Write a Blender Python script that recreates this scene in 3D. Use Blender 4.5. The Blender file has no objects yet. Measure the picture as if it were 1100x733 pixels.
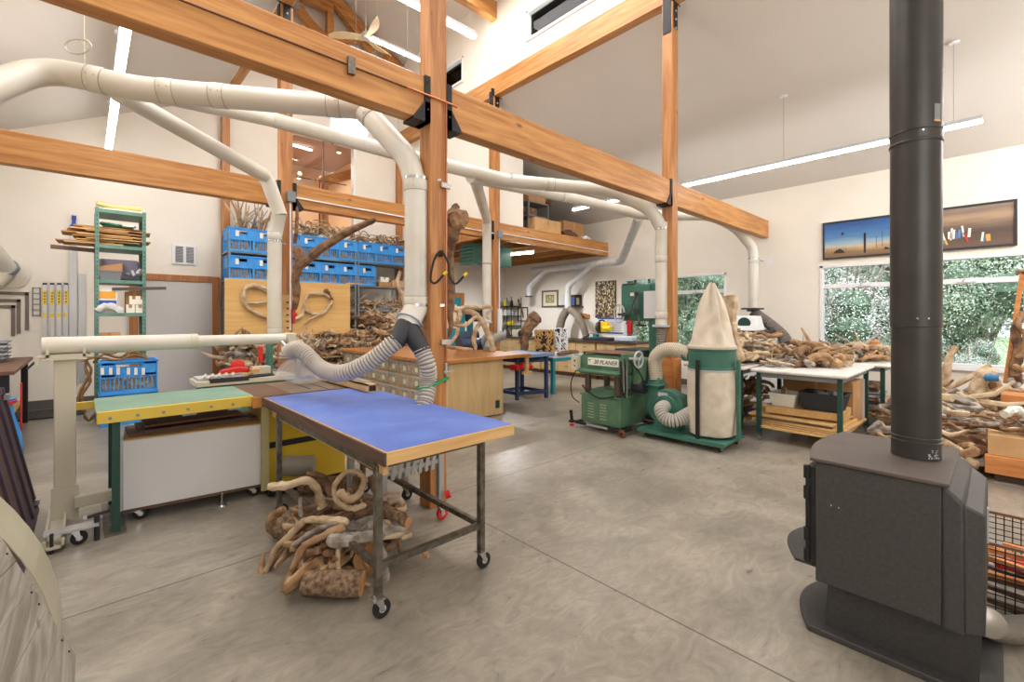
import bpy, bmesh, math, random
from mathutils import Vector, Matrix, Euler
random.seed(7)
SC = bpy.context.scene
COL = SC.collection
PI = math.pi

# ------------------------------------------------------------------ survey of the room (metres)
# X runs towards the window wall, Y towards the back wall, Z up; eye height 1.55
F_, CX_, V0_, YAW, EYE = 489.0, 550.0, 340.0, 0.817, 1.55
def _ray(u, v):
    a = (u - CX_) / F_
    c, s = math.cos(YAW), math.sin(YAW)
    return (c + a*s, s - a*c, -(v - V0_) / F_)
def atZ(u, v, z=0.0):
    r = _ray(u, v); t = (z-EYE)/r[2]; return Vector((r[0]*t, r[1]*t, z))
def atX(u, v, x):
    r = _ray(u, v); t = x/r[0]; return Vector((x, r[1]*t, EYE+r[2]*t))
def atY(u, v, y):
    r = _ray(u, v); t = y/r[1]; return Vector((r[0]*t, y, EYE+r[2]*t))
def atD(u, v, d):
    r = _ray(u, v); return Vector((r[0]*d, r[1]*d, EYE+r[2]*d))

XR, YB, XL, YF = 9.95, 10.9, -1.85, -3.0     # right, back, left, front walls
PX0, PX1, PY0, PY1 = 2.10, 6.08, 3.19, 7.00  # timber grid

# ------------------------------------------------------------------ materials
def lin(c):
    c = c/255.0
    return c/12.92 if c <= 0.04045 else ((c+0.055)/1.055)**2.4
def rgb(r, g, b): return (lin(r), lin(g), lin(b), 1.0)
MATS = {}
def mat(name, col, rough=0.6, metal=0.0, col2=None, scale=8.0, stretch=(1, 1, 1), bump=0.0, detail=4.0,
        contrast=(0.35, 0.65), spec=0.5, distort=0.0, emit=None, estr=0.0, bscale=None):
    if name in MATS: return MATS[name]
    m = bpy.data.materials.new(name); m.use_nodes = True
    nt = m.node_tree; b = nt.nodes['Principled BSDF']
    b.inputs['Base Color'].default_value = rgb(*col)
    b.inputs['Roughness'].default_value = rough
    b.inputs['Metallic'].default_value = metal
    b.inputs['Specular IOR Level'].default_value = spec
    if col2 or bump:
        tc = nt.nodes.new('ShaderNodeTexCoord'); mp = nt.nodes.new('ShaderNodeMapping')
        mp.inputs['Scale'].default_value = stretch
        nt.links.new(tc.outputs['Object'], mp.inputs['Vector'])
        nz = nt.nodes.new('ShaderNodeTexNoise'); nz.inputs['Scale'].default_value = scale
        nz.inputs['Detail'].default_value = detail; nz.inputs['Distortion'].default_value = distort
        nt.links.new(mp.outputs['Vector'], nz.inputs['Vector'])
        if col2:
            cr = nt.nodes.new('ShaderNodeValToRGB')
            cr.color_ramp.elements[0].position = contrast[0]; cr.color_ramp.elements[1].position = contrast[1]
            cr.color_ramp.elements[0].color = rgb(*col2); cr.color_ramp.elements[1].color = rgb(*col)
            nt.links.new(nz.outputs['Fac'], cr.inputs['Fac'])
            nt.links.new(cr.outputs['Color'], b.inputs['Base Color'])
        if bump:
            bp = nt.nodes.new('ShaderNodeBump'); bp.inputs['Strength'].default_value = bump
            bp.inputs['Distance'].default_value = 0.01
            src = nz
            if bscale:
                src = nt.nodes.new('ShaderNodeTexNoise'); src.inputs['Scale'].default_value = bscale
                nt.links.new(mp.outputs['Vector'], src.inputs['Vector'])
            nt.links.new(src.outputs['Fac'], bp.inputs['Height'])
            nt.links.new(bp.outputs['Normal'], b.inputs['Normal'])
    if emit:
        b.inputs['Emission Color'].default_value = rgb(*emit); b.inputs['Emission Strength'].default_value = estr
    MATS[name] = m
    return m

def wood(name, c1, c2, axis, rough=0.45, sc=1.0, knots=True):
    """solid timber: grain stretched along axis with knots"""
    if name in MATS: return MATS[name]
    m = bpy.data.materials.new(name); m.use_nodes = True
    nt = m.node_tree; b = nt.nodes['Principled BSDF']; b.inputs['Roughness'].default_value = rough
    tc = nt.nodes.new('ShaderNodeTexCoord'); mp = nt.nodes.new('ShaderNodeMapping')
    s = [9*sc, 9*sc, 9*sc]; s[axis] = 0.7*sc
    mp.inputs['Scale'].default_value = s
    nt.links.new(tc.outputs['Object'], mp.inputs['Vector'])
    nz = nt.nodes.new('ShaderNodeTexNoise'); nz.inputs['Scale'].default_value = 1.6
    nz.inputs['Detail'].default_value = 6; nz.inputs['Distortion'].default_value = 1.2
    nt.links.new(mp.outputs['Vector'], nz.inputs['Vector'])
    cr = nt.nodes.new('ShaderNodeValToRGB')
    cr.color_ramp.elements[0].position = 0.32; cr.color_ramp.elements[1].position = 0.68
    cr.color_ramp.elements[0].color = rgb(*c2); cr.color_ramp.elements[1].color = rgb(*c1)
    nt.links.new(nz.outputs['Fac'], cr.inputs['Fac'])
    out = cr.outputs['Color']
    if knots:
        mp2 = nt.nodes.new('ShaderNodeMapping'); s2 = [5.0, 5.0, 5.0]; s2[axis] = 2.2
        mp2.inputs['Scale'].default_value = s2
        nt.links.new(tc.outputs['Object'], mp2.inputs['Vector'])
        vo = nt.nodes.new('ShaderNodeTexVoronoi'); vo.inputs['Scale'].default_value = 1.0
        nt.links.new(mp2.outputs['Vector'], vo.inputs['Vector'])
        k = nt.nodes.new('ShaderNodeValToRGB')
        k.color_ramp.elements[0].position = 0.05; k.color_ramp.elements[1].position = 0.12
        k.color_ramp.elements[0].color = (0.3, 0.2, 0.15, 1); k.color_ramp.elements[1].color = (1, 1, 1, 1)
        nt.links.new(vo.outputs['Distance'], k.inputs['Fac'])
        mx = nt.nodes.new('ShaderNodeMix'); mx.data_type = 'RGBA'; mx.blend_type = 'MULTIPLY'
        mx.inputs[0].default_value = 0.8
        nt.links.new(out, mx.inputs[6]); nt.links.new(k.outputs['Color'], mx.inputs[7])
        out = mx.outputs[2]
    nt.links.new(out, b.inputs['Base Color'])
    MATS[name] = m
    return m

M_wall = mat('wall_paint', (240, 234, 224), 0.9, spec=0.2, col2=(236, 230, 220), scale=1.5)
M_wallcool = mat('wall_paint_shade', (226, 222, 216), 0.9, spec=0.2)
M_ceil = mat('ceiling_paint', (222, 217, 211), 0.95, spec=0.1, col2=(218, 213, 207), scale=0.7)
M_base = mat('rubber_baseboard', (92, 88, 84), 0.7)
M_beamx = wood('fir_beam_x', (206, 150, 86), (166, 106, 50), 0)
M_beamy = wood('fir_beam_y', (204, 148, 84), (164, 104, 50), 1)
M_post = wood('fir_post', (196, 138, 82), (156, 98, 52), 2)
M_trimw = wood('fir_trim', (190, 130, 80), (160, 100, 56), 2, knots=False)
M_duct = mat('painted_duct', (220, 217, 209), 0.4, col2=(210, 204, 190), scale=2.5)
M_ductg = mat('galvanised_duct', (222, 223, 224), 0.4, metal=0.0, col2=(206, 208, 211), scale=6)
M_seam = mat('duct_seam', (158, 140, 116), 0.6)
M_white = mat('white_vinyl', (236, 238, 242), 0.45)
M_black = mat('black_steel', (34, 34, 36), 0.5, metal=0.3)
M_rubber = mat('black_rubber', (30, 30, 32), 0.75)
M_steel = mat('raw_steel', (132, 128, 118), 0.42, metal=0.75, col2=(98, 92, 82), scale=20)
M_chrome = mat('bright_steel', (205, 207, 210), 0.25, metal=0.9)
M_galv = mat('grey_shelf_steel', (138, 141, 143), 0.5, metal=0.35)
M_copper = mat('copper_pipe', (186, 118, 78), 0.35, metal=0.8)
M_stove = mat('stove_steel', (70, 68, 67), 0.6, metal=0.1, col2=(61, 60, 59), scale=60, bump=0.15, bscale=220)
M_stovetop = mat('stove_top_steel', (92, 82, 76), 0.55, metal=0.2, col2=(80, 72, 67), scale=4)
M_pipe = mat('flue_steel', (66, 64, 62), 0.42, metal=0.35, col2=(58, 56, 54), scale=5)
M_green = mat('machine_green', (66, 118, 102), 0.42, col2=(54, 104, 90), scale=5)
M_sage = mat('planer_green', (92, 128, 100), 0.45, col2=(78, 112, 88), scale=6)
M_dkgreen = mat('dark_green_steel', (28, 70, 62), 0.45)
M_rack = mat('rack_green', (108, 152, 140), 0.5, col2=(94, 138, 126), scale=8)
M_crate = mat('blue_crate_plastic', (70, 166, 242), 0.4, col2=(58, 152, 234), scale=3)
M_cratedk = mat('crate_shadow_blue', (16, 62, 122), 0.6)
M_tag = mat('paper_tag', (238, 236, 226), 0.8)
M_bluetop = mat('blue_laminate', (104, 134, 210), 0.36, col2=(88, 116, 196), scale=2.2, distort=1.5, contrast=(0.4, 0.7))
M_plyface = wood('plywood_face', (226, 186, 122), (212, 168, 100), 0, 0.55, 0.6, knots=False)
M_plyz = wood('plywood_upright', (206, 178, 132), (190, 160, 112), 2, 0.55, 0.7, knots=False)
M_maple = wood('maple_edge', (222, 184, 128), (204, 160, 100), 0, 0.5, 1.0, knots=False)
M_dkply = wood('dark_plywood_edge', (104, 80, 66), (78, 58, 50), 1, 0.6, 1.4, knots=False)
M_counter = wood('oiled_counter', (196, 138, 78), (164, 104, 52), 0, 0.3, 0.7, knots=False)
M_brown = wood('brown_panel', (124, 92, 72), (94, 66, 50), 0, 0.5, 1.0, knots=False)
M_yellow = mat('yellow_rail', (222, 192, 78), 0.4)
M_yellowm = mat('yellow_machine', (206, 172, 44), 0.4)
M_yelbr = mat('bright_yellow', (240, 208, 30), 0.45)
M_sagelam = mat('green_laminate', (132, 168, 148), 0.5, col2=(118, 154, 136), scale=4)
M_whitelam = mat('white_laminate', (226, 226, 228), 0.45, col2=(218, 218, 222), scale=1.2)
M_cream = mat('cream_enamel', (202, 196, 176), 0.42)
M_card = mat('cardboard', (190, 146, 100), 0.85, col2=(176, 132, 88), scale=4)
M_card2 = mat('kraft_cardboard', (212, 172, 124), 0.85, col2=(196, 154, 106), scale=5)
M_cloth = mat('canvas_bag', (218, 208, 192), 0.95, col2=(202, 190, 172), scale=7, bump=0.3)
M_navy = mat('navy_steel', (44, 62, 96), 0.45)
M_teal = mat('teal_steel', (28, 128, 142), 0.4)
M_red = mat('red_plastic', (206, 40, 34), 0.4)
M_grey = mat('grey_plastic', (132, 136, 142), 0.5)
M_ltgrey = mat('light_grey_plastic', (188, 192, 198), 0.5)
M_dark = mat('dark_plastic', (44, 46, 52), 0.5)
M_purple = mat('dark_purple_frame', (66, 50, 66), 0.5)
M_silver = mat('silver_aluminium', (190, 192, 194), 0.35, metal=0.6)
M_flexw = mat('flex_hose_cream', (190, 182, 172), 0.5)
M_grooveshade = mat('hose_groove_shade', (126, 118, 110), 0.7)  # darker tone paints the shade between the hose ribs
M_flexg = mat('flex_hose_grey', (150, 146, 138), 0.45, metal=0.2)
M_flexal = mat('aluminium_flex', (160, 156, 148), 0.35, metal=0.7)
M_barn = wood('weathered_board', (176, 166, 152), (132, 122, 110), 0, 0.85, 1.6)
M_tan = mat('tan_flexible_sheet', (190, 184, 160), 0.3, col2=(180, 174, 150), scale=2)
M_pic = mat('picture_mat', (226, 220, 200), 0.8)
M_ltblue = mat('light_blue_plastic', (160, 196, 226), 0.5)
M_glow = mat('lit_diffuser', (255, 255, 255), 0.5, emit=(255, 252, 246), estr=20.0)
M_spot = mat('lit_bulb', (255, 244, 224), 0.5, emit=(255, 226, 178), estr=14.0)
M_drifts = [mat('driftwood_pale', (214, 194, 164), 0.8, col2=(164, 136, 104), scale=9, stretch=(.6, 1, 1), bump=0.6),
            mat('driftwood_tan', (188, 154, 116), 0.8, col2=(130, 96, 66), scale=10, stretch=(.6, 1, 1), bump=0.6),
            mat('driftwood_brown', (146, 112, 82), 0.8, col2=(86, 60, 42), scale=12, stretch=(.6, 1, 1), bump=0.8),
            mat('driftwood_grey', (184, 176, 168), 0.85, col2=(112, 102, 92), scale=12, stretch=(.6, 1, 1), bump=0.6)]
M_bark = mat('log_bark', (156, 130, 104), 0.9, col2=(96, 74, 56), scale=40, stretch=(1, 1, 1), bump=1.0)
M_cut = mat('cut_log_end', (196, 148, 96), 0.8, col2=(160, 110, 68), scale=14)
M_timber = wood('cut_timber_block', (220, 150, 88), (190, 116, 60), 1, 0.55, 1.0)

def glassmat():
    m = bpy.data.materials.new('window_glass'); m.use_nodes = True
    nt = m.node_tree; nt.nodes.remove(nt.nodes['Principled BSDF'])
    tr = nt.nodes.new('ShaderNodeBsdfTransparent'); tr.inputs['Color'].default_value = (0.98, 0.99, 1, 1)
    gl = nt.nodes.new('ShaderNodeBsdfGlossy'); gl.inputs['Roughness'].default_value = 0.02
    fr = nt.nodes.new('ShaderNodeFresnel'); fr.inputs['IOR'].default_value = 1.35
    mx = nt.nodes.new('ShaderNodeMixShader')
    nt.links.new(fr.outputs['Fac'], mx.inputs['Fac']); nt.links.new(tr.outputs['BSDF'], mx.inputs[1]); nt.links.new(gl.outputs['BSDF'], mx.inputs[2])
    nt.links.new(mx.outputs['Shader'], nt.nodes['Material Output'].inputs['Surface'])
    return m
M_glass = glassmat()
def clearmat(name, col, fac):
    m = bpy.data.materials.new(name); m.use_nodes = True
    nt = m.node_tree; b = nt.nodes['Principled BSDF']; b.inputs['Base Color'].default_value = rgb(*col); b.inputs['Roughness'].default_value = 0.15
    tr = nt.nodes.new('ShaderNodeBsdfTransparent'); mx = nt.nodes.new('ShaderNodeMixShader'); mx.inputs['Fac'].default_value = fac
    nt.links.new(tr.outputs['BSDF'], mx.inputs[1]); nt.links.new(b.outputs['BSDF'], mx.inputs[2])
    nt.links.new(mx.outputs['Shader'], nt.nodes['Material Output'].inputs['Surface'])
    return m
M_clear = clearmat('clear_polycarbonate', (216, 218, 222), 0.22)
M_binfront = clearmat('clear_bin_plastic', (200, 198, 190), 0.55)

# concrete floor with saw-cut joints on the timber grid
def floormat():
    m = bpy.data.materials.new('polished_concrete'); m.use_nodes = True
    nt = m.node_tree; b = nt.nodes['Principled BSDF']; L = nt.links.new
    tc = nt.nodes.new('ShaderNodeTexCoord')
    mp = nt.nodes.new('ShaderNodeMapping'); mp.inputs['Scale'].default_value = (1.0, 1.0, 1); mp.inputs['Rotation'].default_value = (0, 0, 0.6)
    L(tc.outputs['Object'], mp.inputs['Vector'])
    n1 = nt.nodes.new('ShaderNodeTexNoise'); n1.inputs['Scale'].default_value = 1.1; n1.inputs['Detail'].default_value = 8; n1.inputs['Roughness'].default_value = 0.6; n1.inputs['Distortion'].default_value = 0.8
    L(mp.outputs['Vector'], n1.inputs['Vector'])
    mp2 = nt.nodes.new('ShaderNodeMapping'); mp2.inputs['Scale'].default_value = (1.6, 3.6, 1); mp2.inputs['Rotation'].default_value = (0, 0, 0.5)
    L(tc.outputs['Object'], mp2.inputs['Vector'])
    n2 = nt.nodes.new('ShaderNodeTexNoise'); n2.inputs['Scale'].default_value = 2.4; n2.inputs['Detail'].default_value = 9; n2.inputs['Roughness'].default_value = 0.72; n2.inputs['Distortion'].default_value = 2.2
    L(mp2.outputs['Vector'], n2.inputs['Vector'])
    c1 = nt.nodes.new('ShaderNodeValToRGB')
    c1.color_ramp.elements[0].position = 0.3; c1.color_ramp.elements[1].position = 0.72
    c1.color_ramp.elements[0].color = rgb(124, 118, 108); c1.color_ramp.elements[1].color = rgb(172, 164, 150)
    L(n1.outputs['Fac'], c1.inputs['Fac'])
    c2 = nt.nodes.new('ShaderNodeValToRGB')
    c2.color_ramp.elements[0].position = 0.34; c2.color_ramp.elements[1].position = 0.66
    c2.color_ramp.elements[0].color = (0.60, 0.60, 0.62, 1); c2.color_ramp.elements[1].color = (1.06, 1.05, 1.03, 1)
    L(n2.outputs['Fac'], c2.inputs['Fac'])
    mx = nt.nodes.new('ShaderNodeMix'); mx.data_type = 'RGBA'; mx.blend_type = 'MULTIPLY'; mx.inputs[0].default_value = 0.8
    L(c1.outputs['Color'], mx.inputs[6]); L(c2.outputs['Color'], mx.inputs[7])
    sp = nt.nodes.new('ShaderNodeSeparateXYZ'); L(tc.outputs['Object'], sp.inputs['Vector'])
    cur = None
    for ax, val in (('X', 2.19-4.05), ('X', 6.15-4.05), ('Y', 3.27-3.95), ('Y', 7.1-3.95)):
        s = nt.nodes.new('ShaderNodeMath'); s.operation = 'SUBTRACT'; L(sp.outputs[ax], s.inputs[0]); s.inputs[1].default_value = val
        a = nt.nodes.new('ShaderNodeMath'); a.operation = 'ABSOLUTE'; L(s.outputs[0], a.inputs[0])
        g = nt.nodes.new('ShaderNodeMath'); g.operation = 'LESS_THAN'; L(a.outputs[0], g.inputs[0]); g.inputs[1].default_value = 0.005
        if cur is None: cur = g
        else:
            q = nt.nodes.new('ShaderNodeMath'); q.operation = 'MAXIMUM'; L(cur.outputs[0], q.inputs[0]); L(g.outputs[0], q.inputs[1]); cur = q
    mj = nt.nodes.new('ShaderNodeMix'); mj.data_type = 'RGBA'
    L(cur.outputs[0], mj.inputs[0]); L(mx.outputs[2], mj.inputs[6]); mj.inputs[7].default_value = rgb(84, 78, 70)
    L(mj.outputs[2], b.inputs['Base Color'])
    rr = nt.nodes.new('ShaderNodeMapRange'); rr.inputs['To Min'].default_value = 0.2; rr.inputs['To Max'].default_value = 0.42
    L(n2.outputs['Fac'], rr.inputs['Value']); L(rr.outputs['Result'], b.inputs['Roughness'])
    return m
M_floor = floormat()

# ------------------------------------------------------------------ mesh builder
WM = {}          # world matrix of every empty we make
class MB:
    def __init__(s): s.v = []; s.f = []; s.m = []
    def face(s, idx, mi=0): s.f.append(idx); s.m.append(mi)
    def hexa(s, P, mi=0):
        n = len(s.v); s.v += [Vector(p) for p in P]
        for q in ((0, 3, 2, 1), (4, 5, 6, 7), (0, 1, 5, 4), (1, 2, 6, 5), (2, 3, 7, 6), (3, 0, 4, 7)):
            s.face([n+i for i in q], mi)
        return s
    def b2(s, x0, x1, y0, y1, z0, z1, mi=0):
        return s.hexa([(x0, y0, z0), (x1, y0, z0), (x1, y1, z0), (x0, y1, z0), (x0, y0, z1), (x1, y0, z1), (x1, y1, z1), (x0, y1, z1)], mi)
    def box(s, c, d, rot=(0, 0, 0), mi=0):
        R = Euler(rot).to_matrix(); c = Vector(c); x, y, z = d[0]/2, d[1]/2, d[2]/2
        return s.hexa([c+R@Vector(p) for p in ((-x, -y, -z), (x, -y, -z), (x, y, -z), (-x, y, -z), (-x, -y, z), (x, -y, z), (x, y, z), (-x, y, z))], mi)
    def bar(s, a, b, w, h, up=(0, 0, 1), mi=0):
        a = Vector(a); b = Vector(b); t = (b-a).normalized(); u = Vector(up)
        if abs(t.dot(u)) > 0.98: u = Vector((1, 0, 0))
        sd = t.cross(u).normalized(); n = sd.cross(t)
        P = []
        for e in (a, b):
            for i, j in ((-1, -1), (1, -1), (1, 1), (-1, 1)): P.append(e+sd*(i*w/2)+n*(j*h/2))
        n0 = len(s.v); s.v += P
        for q in ((0, 1, 2, 3), (7, 6, 5, 4), (0, 4, 5, 1), (1, 5, 6, 2), (2, 6, 7, 3), (3, 7, 4, 0)): s.face([n0+i for i in q], mi)
        return s
    def tube(s, pts, r, seg=12, mi=0, cap=True, capmi=None, jitter=0.0, flat=1.0, closed=False):
        pts = [Vector(p) for p in pts]; n = len(pts)
        if not hasattr(r, '__len__'): r = [r]*n
        T = []
        for i in range(n):
            a = pts[max(i-1, 0)]; b = pts[min(i+1, n-1)]
            t = (b-a)
            T.append(t.normalized() if t.length > 1e-9 else (T[-1] if T else Vector((0, 0, 1))))
        u = Vector((0, 0, 1)) if abs(T[0].z) < 0.9 else Vector((1, 0, 0))
        N = (u - T[0]*u.dot(T[0])).normalized(); base = len(s.v)
        for i in range(n):
            N = (N - T[i]*N.dot(T[i])).normalized(); B = T[i].cross(N)
            for k in range(seg):
                a = 2*PI*k/seg; rr = r[i]*(1+(random.uniform(-jitter, jitter) if jitter else 0))
                s.v.append(pts[i]+N*(math.cos(a)*rr)+B*(math.sin(a)*rr*flat))
        for i in range(n-1):
            for k in range(seg):
                k2 = (k+1) % seg
                s.face([base+i*seg+k, base+i*seg+k2, base+(i+1)*seg+k2, base+(i+1)*seg+k], mi(i) if callable(mi) else mi)
        if callable(mi): mi = 0
        if cap:
            cm = mi if capmi is None else capmi
            s.face([base+k for k in reversed(range(seg))], cm)
            s.face([base+(n-1)*seg+k for k in range(seg)], cm)
        return s
    def cyl(s, a, b, r, seg=16, mi=0, capmi=None): return s.tube([a, b], r, seg, mi, True, capmi)
    def lathe(s, prof, c, seg=24, mi=0, axis='Z', sx=1, sy=1, wob=None):
        c = Vector(c); base = len(s.v); n = len(prof)
        for (r, h) in prof:
            for k in range(seg):
                a = 2*PI*k/seg; q = wob(a, h) if wob else 1.0
                x, y = math.cos(a)*r*sx*q, math.sin(a)*r*sy*q
                s.v.append(c + (Vector((x, y, h)) if axis == 'Z' else Vector((h, x, y)) if axis == 'X' else Vector((y, h, x))))
        for i in range(n-1):
            for k in range(seg):
                k2 = (k+1) % seg
                s.face([base+i*seg+k, base+i*seg+k2, base+(i+1)*seg+k2, base+(i+1)*seg+k], mi)
        if prof[0][0] > 1e-6: s.face([base+k for k in reversed(range(seg))], mi)
        if prof[-1][0] > 1e-6: s.face([base+(n-1)*seg+k for k in range(seg)], mi)
        return s
    def ext(s, poly, vec, mi=0):
        poly = [Vector(p) for p in poly]; vec = Vector(vec); n = len(poly); b = len(s.v)
        s.v += poly + [p+vec for p in poly]
        s.face([b+i for i in reversed(range(n))], mi); s.face([b+n+i for i in range(n)], mi)
        for i in range(n):
            j = (i+1) % n; s.face([b+i, b+j, b+n+j, b+n+i], mi)
        return s
    def build(s, name, mats, parent=None, bevel=0, smooth=True, local=False):
        if not isinstance(mats, (list, tuple)): mats = [mats]
        me = bpy.data.meshes.new(name)
        if parent is not None and not local:
            inv = WM[parent.name].inverted(); vs = [inv@p for p in s.v]; org = None
        elif parent is None and not local:
            xs = [p.x for p in s.v]; ys = [p.y for p in s.v]; zs = [p.z for p in s.v]
            org = Vector(((min(xs)+max(xs))/2, (min(ys)+max(ys))/2, min(zs))); vs = [p-org for p in s.v]
        else: vs = s.v; org = None
        me.from_pydata([tuple(p) for p in vs], [], s.f)
        for i, p in enumerate(me.polygons):
            p.material_index = s.m[i]; p.use_smooth = smooth
        for m in mats: me.materials.append(m)
        bm = bmesh.new(); bm.from_mesh(me); bmesh.ops.recalc_face_normals(bm, faces=bm.faces); bm.to_mesh(me); bm.free()
        if smooth: me.set_sharp_from_angle(angle=math.radians(38))
        o = bpy.data.objects.new(name, me); COL.objects.link(o)
        if org is not None: o.location = org
        if parent is not None: o.parent = parent
        WM[o.name] = (WM[parent.name] if parent is not None else Matrix.Translation(o.location))
        if bevel:
            b = o.modifiers.new('bevel', 'BEVEL'); b.width = bevel; b.segments = 2; b.limit_method = 'ANGLE'; b.harden_normals = False
        return o

def tag(o, label, cat, group=None, kind=None):
    o['label'] = label; o['category'] = cat
    if group: o['group'] = group
    if kind: o['kind'] = kind
    return o
def thing(name, label, cat, loc=(0, 0, 0), rz=0, group=None):
    o = bpy.data.objects.new(name, None); COL.objects.link(o)
    o.empty_display_size = 0.1; o.location = loc; o.rotation_euler = (0, 0, rz)
    WM[o.name] = Matrix.Translation(Vector(loc)) @ Matrix.Rotation(rz, 4, 'Z')
    return tag(o, label, cat, group)
def struct(name, mb, m, **k):
    o = mb.build(name, m, **k); o['kind'] = 'structure'
    if not k.get('parent'): o['label'] = name.replace('_', ' '); o['category'] = name.split('_')[0]
    return o
def copy_tree(src, parent=None):
    c = src.copy(); COL.objects.link(c)
    if parent is not None: c.parent = parent
    for ch in list(src.children): copy_tree(ch, c)
    return c
def dup(src, loc, rot=(0, 0, 0), label=None, sc=None):
    c = copy_tree(src); c.location = loc; c.rotation_euler = rot
    if label: c['label'] = label
    if sc: c.scale = (sc, sc, sc) if not hasattr(sc, '__len__') else sc
    return c
def spline(pts, n=6):
    pts = [Vector(p) for p in pts]; out = []
    P = [pts[0]*2-pts[1]]+pts+[pts[-1]*2-pts[-2]]
    for i in range(1, len(P)-2):
        a, b, c, d = P[i-1], P[i], P[i+1], P[i+2]
        for k in range(n):
            t = k/n
            out.append(0.5*((2*b)+(c-a)*t+(2*a-5*b+4*c-d)*t*t+(3*b-a-3*c+d)*t**3))
    out.append(pts[-1]); return out
def resample(pts, step):
    out = [pts[0]]; acc = 0
    for a, b in zip(pts, pts[1:]):
        L = (b-a).length; pos = step-acc
        while pos <= L:
            out.append(a.lerp(b, pos/L)); pos += step
        acc = (acc+L) % step
    return out
def flex(mb, ctrl, r, pitch=0.016, depth=0.08, mi=0, seg=14):
    p = resample(spline(ctrl, 14), pitch/4)
    rr = [r*(1+(depth if i % 4 in (1, 2) else -depth)) for i in range(len(p))]
    mb.tube(p, rr, seg, lambda i: 1 if i % 4 == 3 else 0)  # narrow ring between ribs takes the painted shade tone
    return mb
def text_obj(txt, size, mat_, parent, mtx, name='lettering', extrude=0.001, shear=0, local=False):
    cu = bpy.data.curves.new(name, 'FONT'); cu.body = txt; cu.size = size; cu.extrude = extrude; cu.shear = shear
    cu.align_x = 'CENTER'; cu.align_y = 'CENTER'
    t = bpy.data.objects.new('tmp_text', cu); COL.objects.link(t)
    dg = bpy.context.evaluated_depsgraph_get(); me = bpy.data.meshes.new_from_object(t.evaluated_get(dg))
    bpy.data.objects.remove(t)
    me.materials.clear(); me.materials.append(mat_)
    inv = Matrix() if local else WM[parent.name].inverted()
    me.transform(inv @ mtx)
    o = bpy.data.objects.new(name, me); COL.objects.link(o); o.parent = parent
    return o
def castor(parent, x, y, ztop, r=0.045, mw=None, forkm=None, name='caster'):
    """swivel caster standing on the floor under (x, y); wheel is its own sub-part"""
    mb = MB()
    mb.b2(x-.03, x+.03, y-.03, y+.03, ztop-.008, ztop)
    mb.cyl((x, y, ztop-.008), (x, y, r*2+.004), .012, 10)
    for s in (-1, 1): mb.ext([(x-.02, y+s*.018, ztop-.012), (x+.02, y+s*.018, ztop-.012), (x+.032, y+s*.018, r*.8), (x+.012, y+s*.018, r*.8)], (0, s*.004, 0))
    f = mb.build(name, forkm or M_chrome, parent)
    w = MB(); w.lathe([(r*.35, -.013), (r*.95, -.013), (r, -.007), (r, .007), (r*.95, .013), (r*.35, .013)], (x+.02, y, r), 20, axis='Y')
    w.lathe([(r*.4, -.015), (r*.4, .015)], (x+.02, y, r), 12, mi=1, axis='Y')
    w.build('wheel', [mw or M_rubber, M_ltgrey], f)
    return f
# ================================================================== SHELL
def zroof(x):
    if x <= PX0: return 6.05-0.5*(PX0-x)
    if x <= 4.09: return 8.13+0.563*(x-PX0)
    if x <= PX1: return 8.13+0.563*(PX1-x)
    return 6.05-0.517*(x-PX1)
struct('floor', MB().b2(XL-.2, XR+.2, YF-.2, YB+.2, -.15, 0), M_floor)
W1 = (-0.32, 2.25, .76, 2.49); W2 = (3.94, 6.5, .76, 2.49)
mb = MB(); top = zroof(XR)+.02
for y0, y1, z0, z1 in ((YF-.15, W1[0], 0, top), (W1[0], W1[1], 0, W1[2]), (W1[0], W1[1], W1[3], top), (W1[1], W2[0], 0, top),
                       (W2[0], W2[1], 0, W2[2]), (W2[0], W2[1], W2[3], top), (W2[1], YB+.15, 0, top)):
    mb.b2(XR, XR+.16, y0, y1, z0, z1)
struct('wall_right', mb, M_wall)
OPEN = [(3.2, 4.9, 3.5, 5.76), (4.25, 5.3, 5.87, 6.6)]
def gable(mb, y0, y1, opens, x0=XL-.15, x1=XR+.15):
    xs = sorted(set([x0, PX0-.001, PX0, 4.09, PX1, PX1+.001, x1]+[a for o in opens for a in o[:2]]))
    for a, b in zip(xs, xs[1:]):
        if b-a < .01: continue
        m = (a+b)/2; z = 0
        e = .0005
        for o in sorted([o for o in opens if o[0] < m < o[1]], key=lambda o: o[2]):
            mb.b2(a, b, y0, y1, z, o[2]); z = o[3]
        mb.ext([(a, y0, z), (b, y0, z), (b, y0, zroof(b-e)+.03), (a, y0, zroof(a+e)+.03)], (0, y1-y0, 0))
mb = MB(); gable(mb, YB, YB+.15, OPEN); struct('wall_back', mb, M_wall, smooth=False)
mb = MB(); gable(mb, YF-.15, YF, []); struct('wall_front', mb, M_wall, smooth=False)
struct('wall_left', MB().b2(XL-.15, XL, YF, YB, 0, zroof(XL)+.03), M_wall)
def slab(name, x0, x1, z0=None, z1=None):
    e = .0005; a = zroof(x0+e); b = zroof(x1-e)
    struct(name, MB().ext([(x0, YF-.15, a), (x1, YF-.15, b), (x1, YF-.15, b+.12), (x0, YF-.15, a+.12)], (0, YB-YF+.3, 0)), M_ceil, smooth=False)
slab('ceiling_left', XL-.15, PX0); slab('ceiling_nave_left', PX0, 4.09); slab('ceiling_nave_right', 4.09, PX1); slab('ceiling_right', PX1, XR+.15)
CW = [(3.4, 6.08, 6.72, 7.3), (8.05, 9.9, 6.72, 7.3)]
mb = MB(); x0, x1 = PX1, PX1+.12; y = YF
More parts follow.
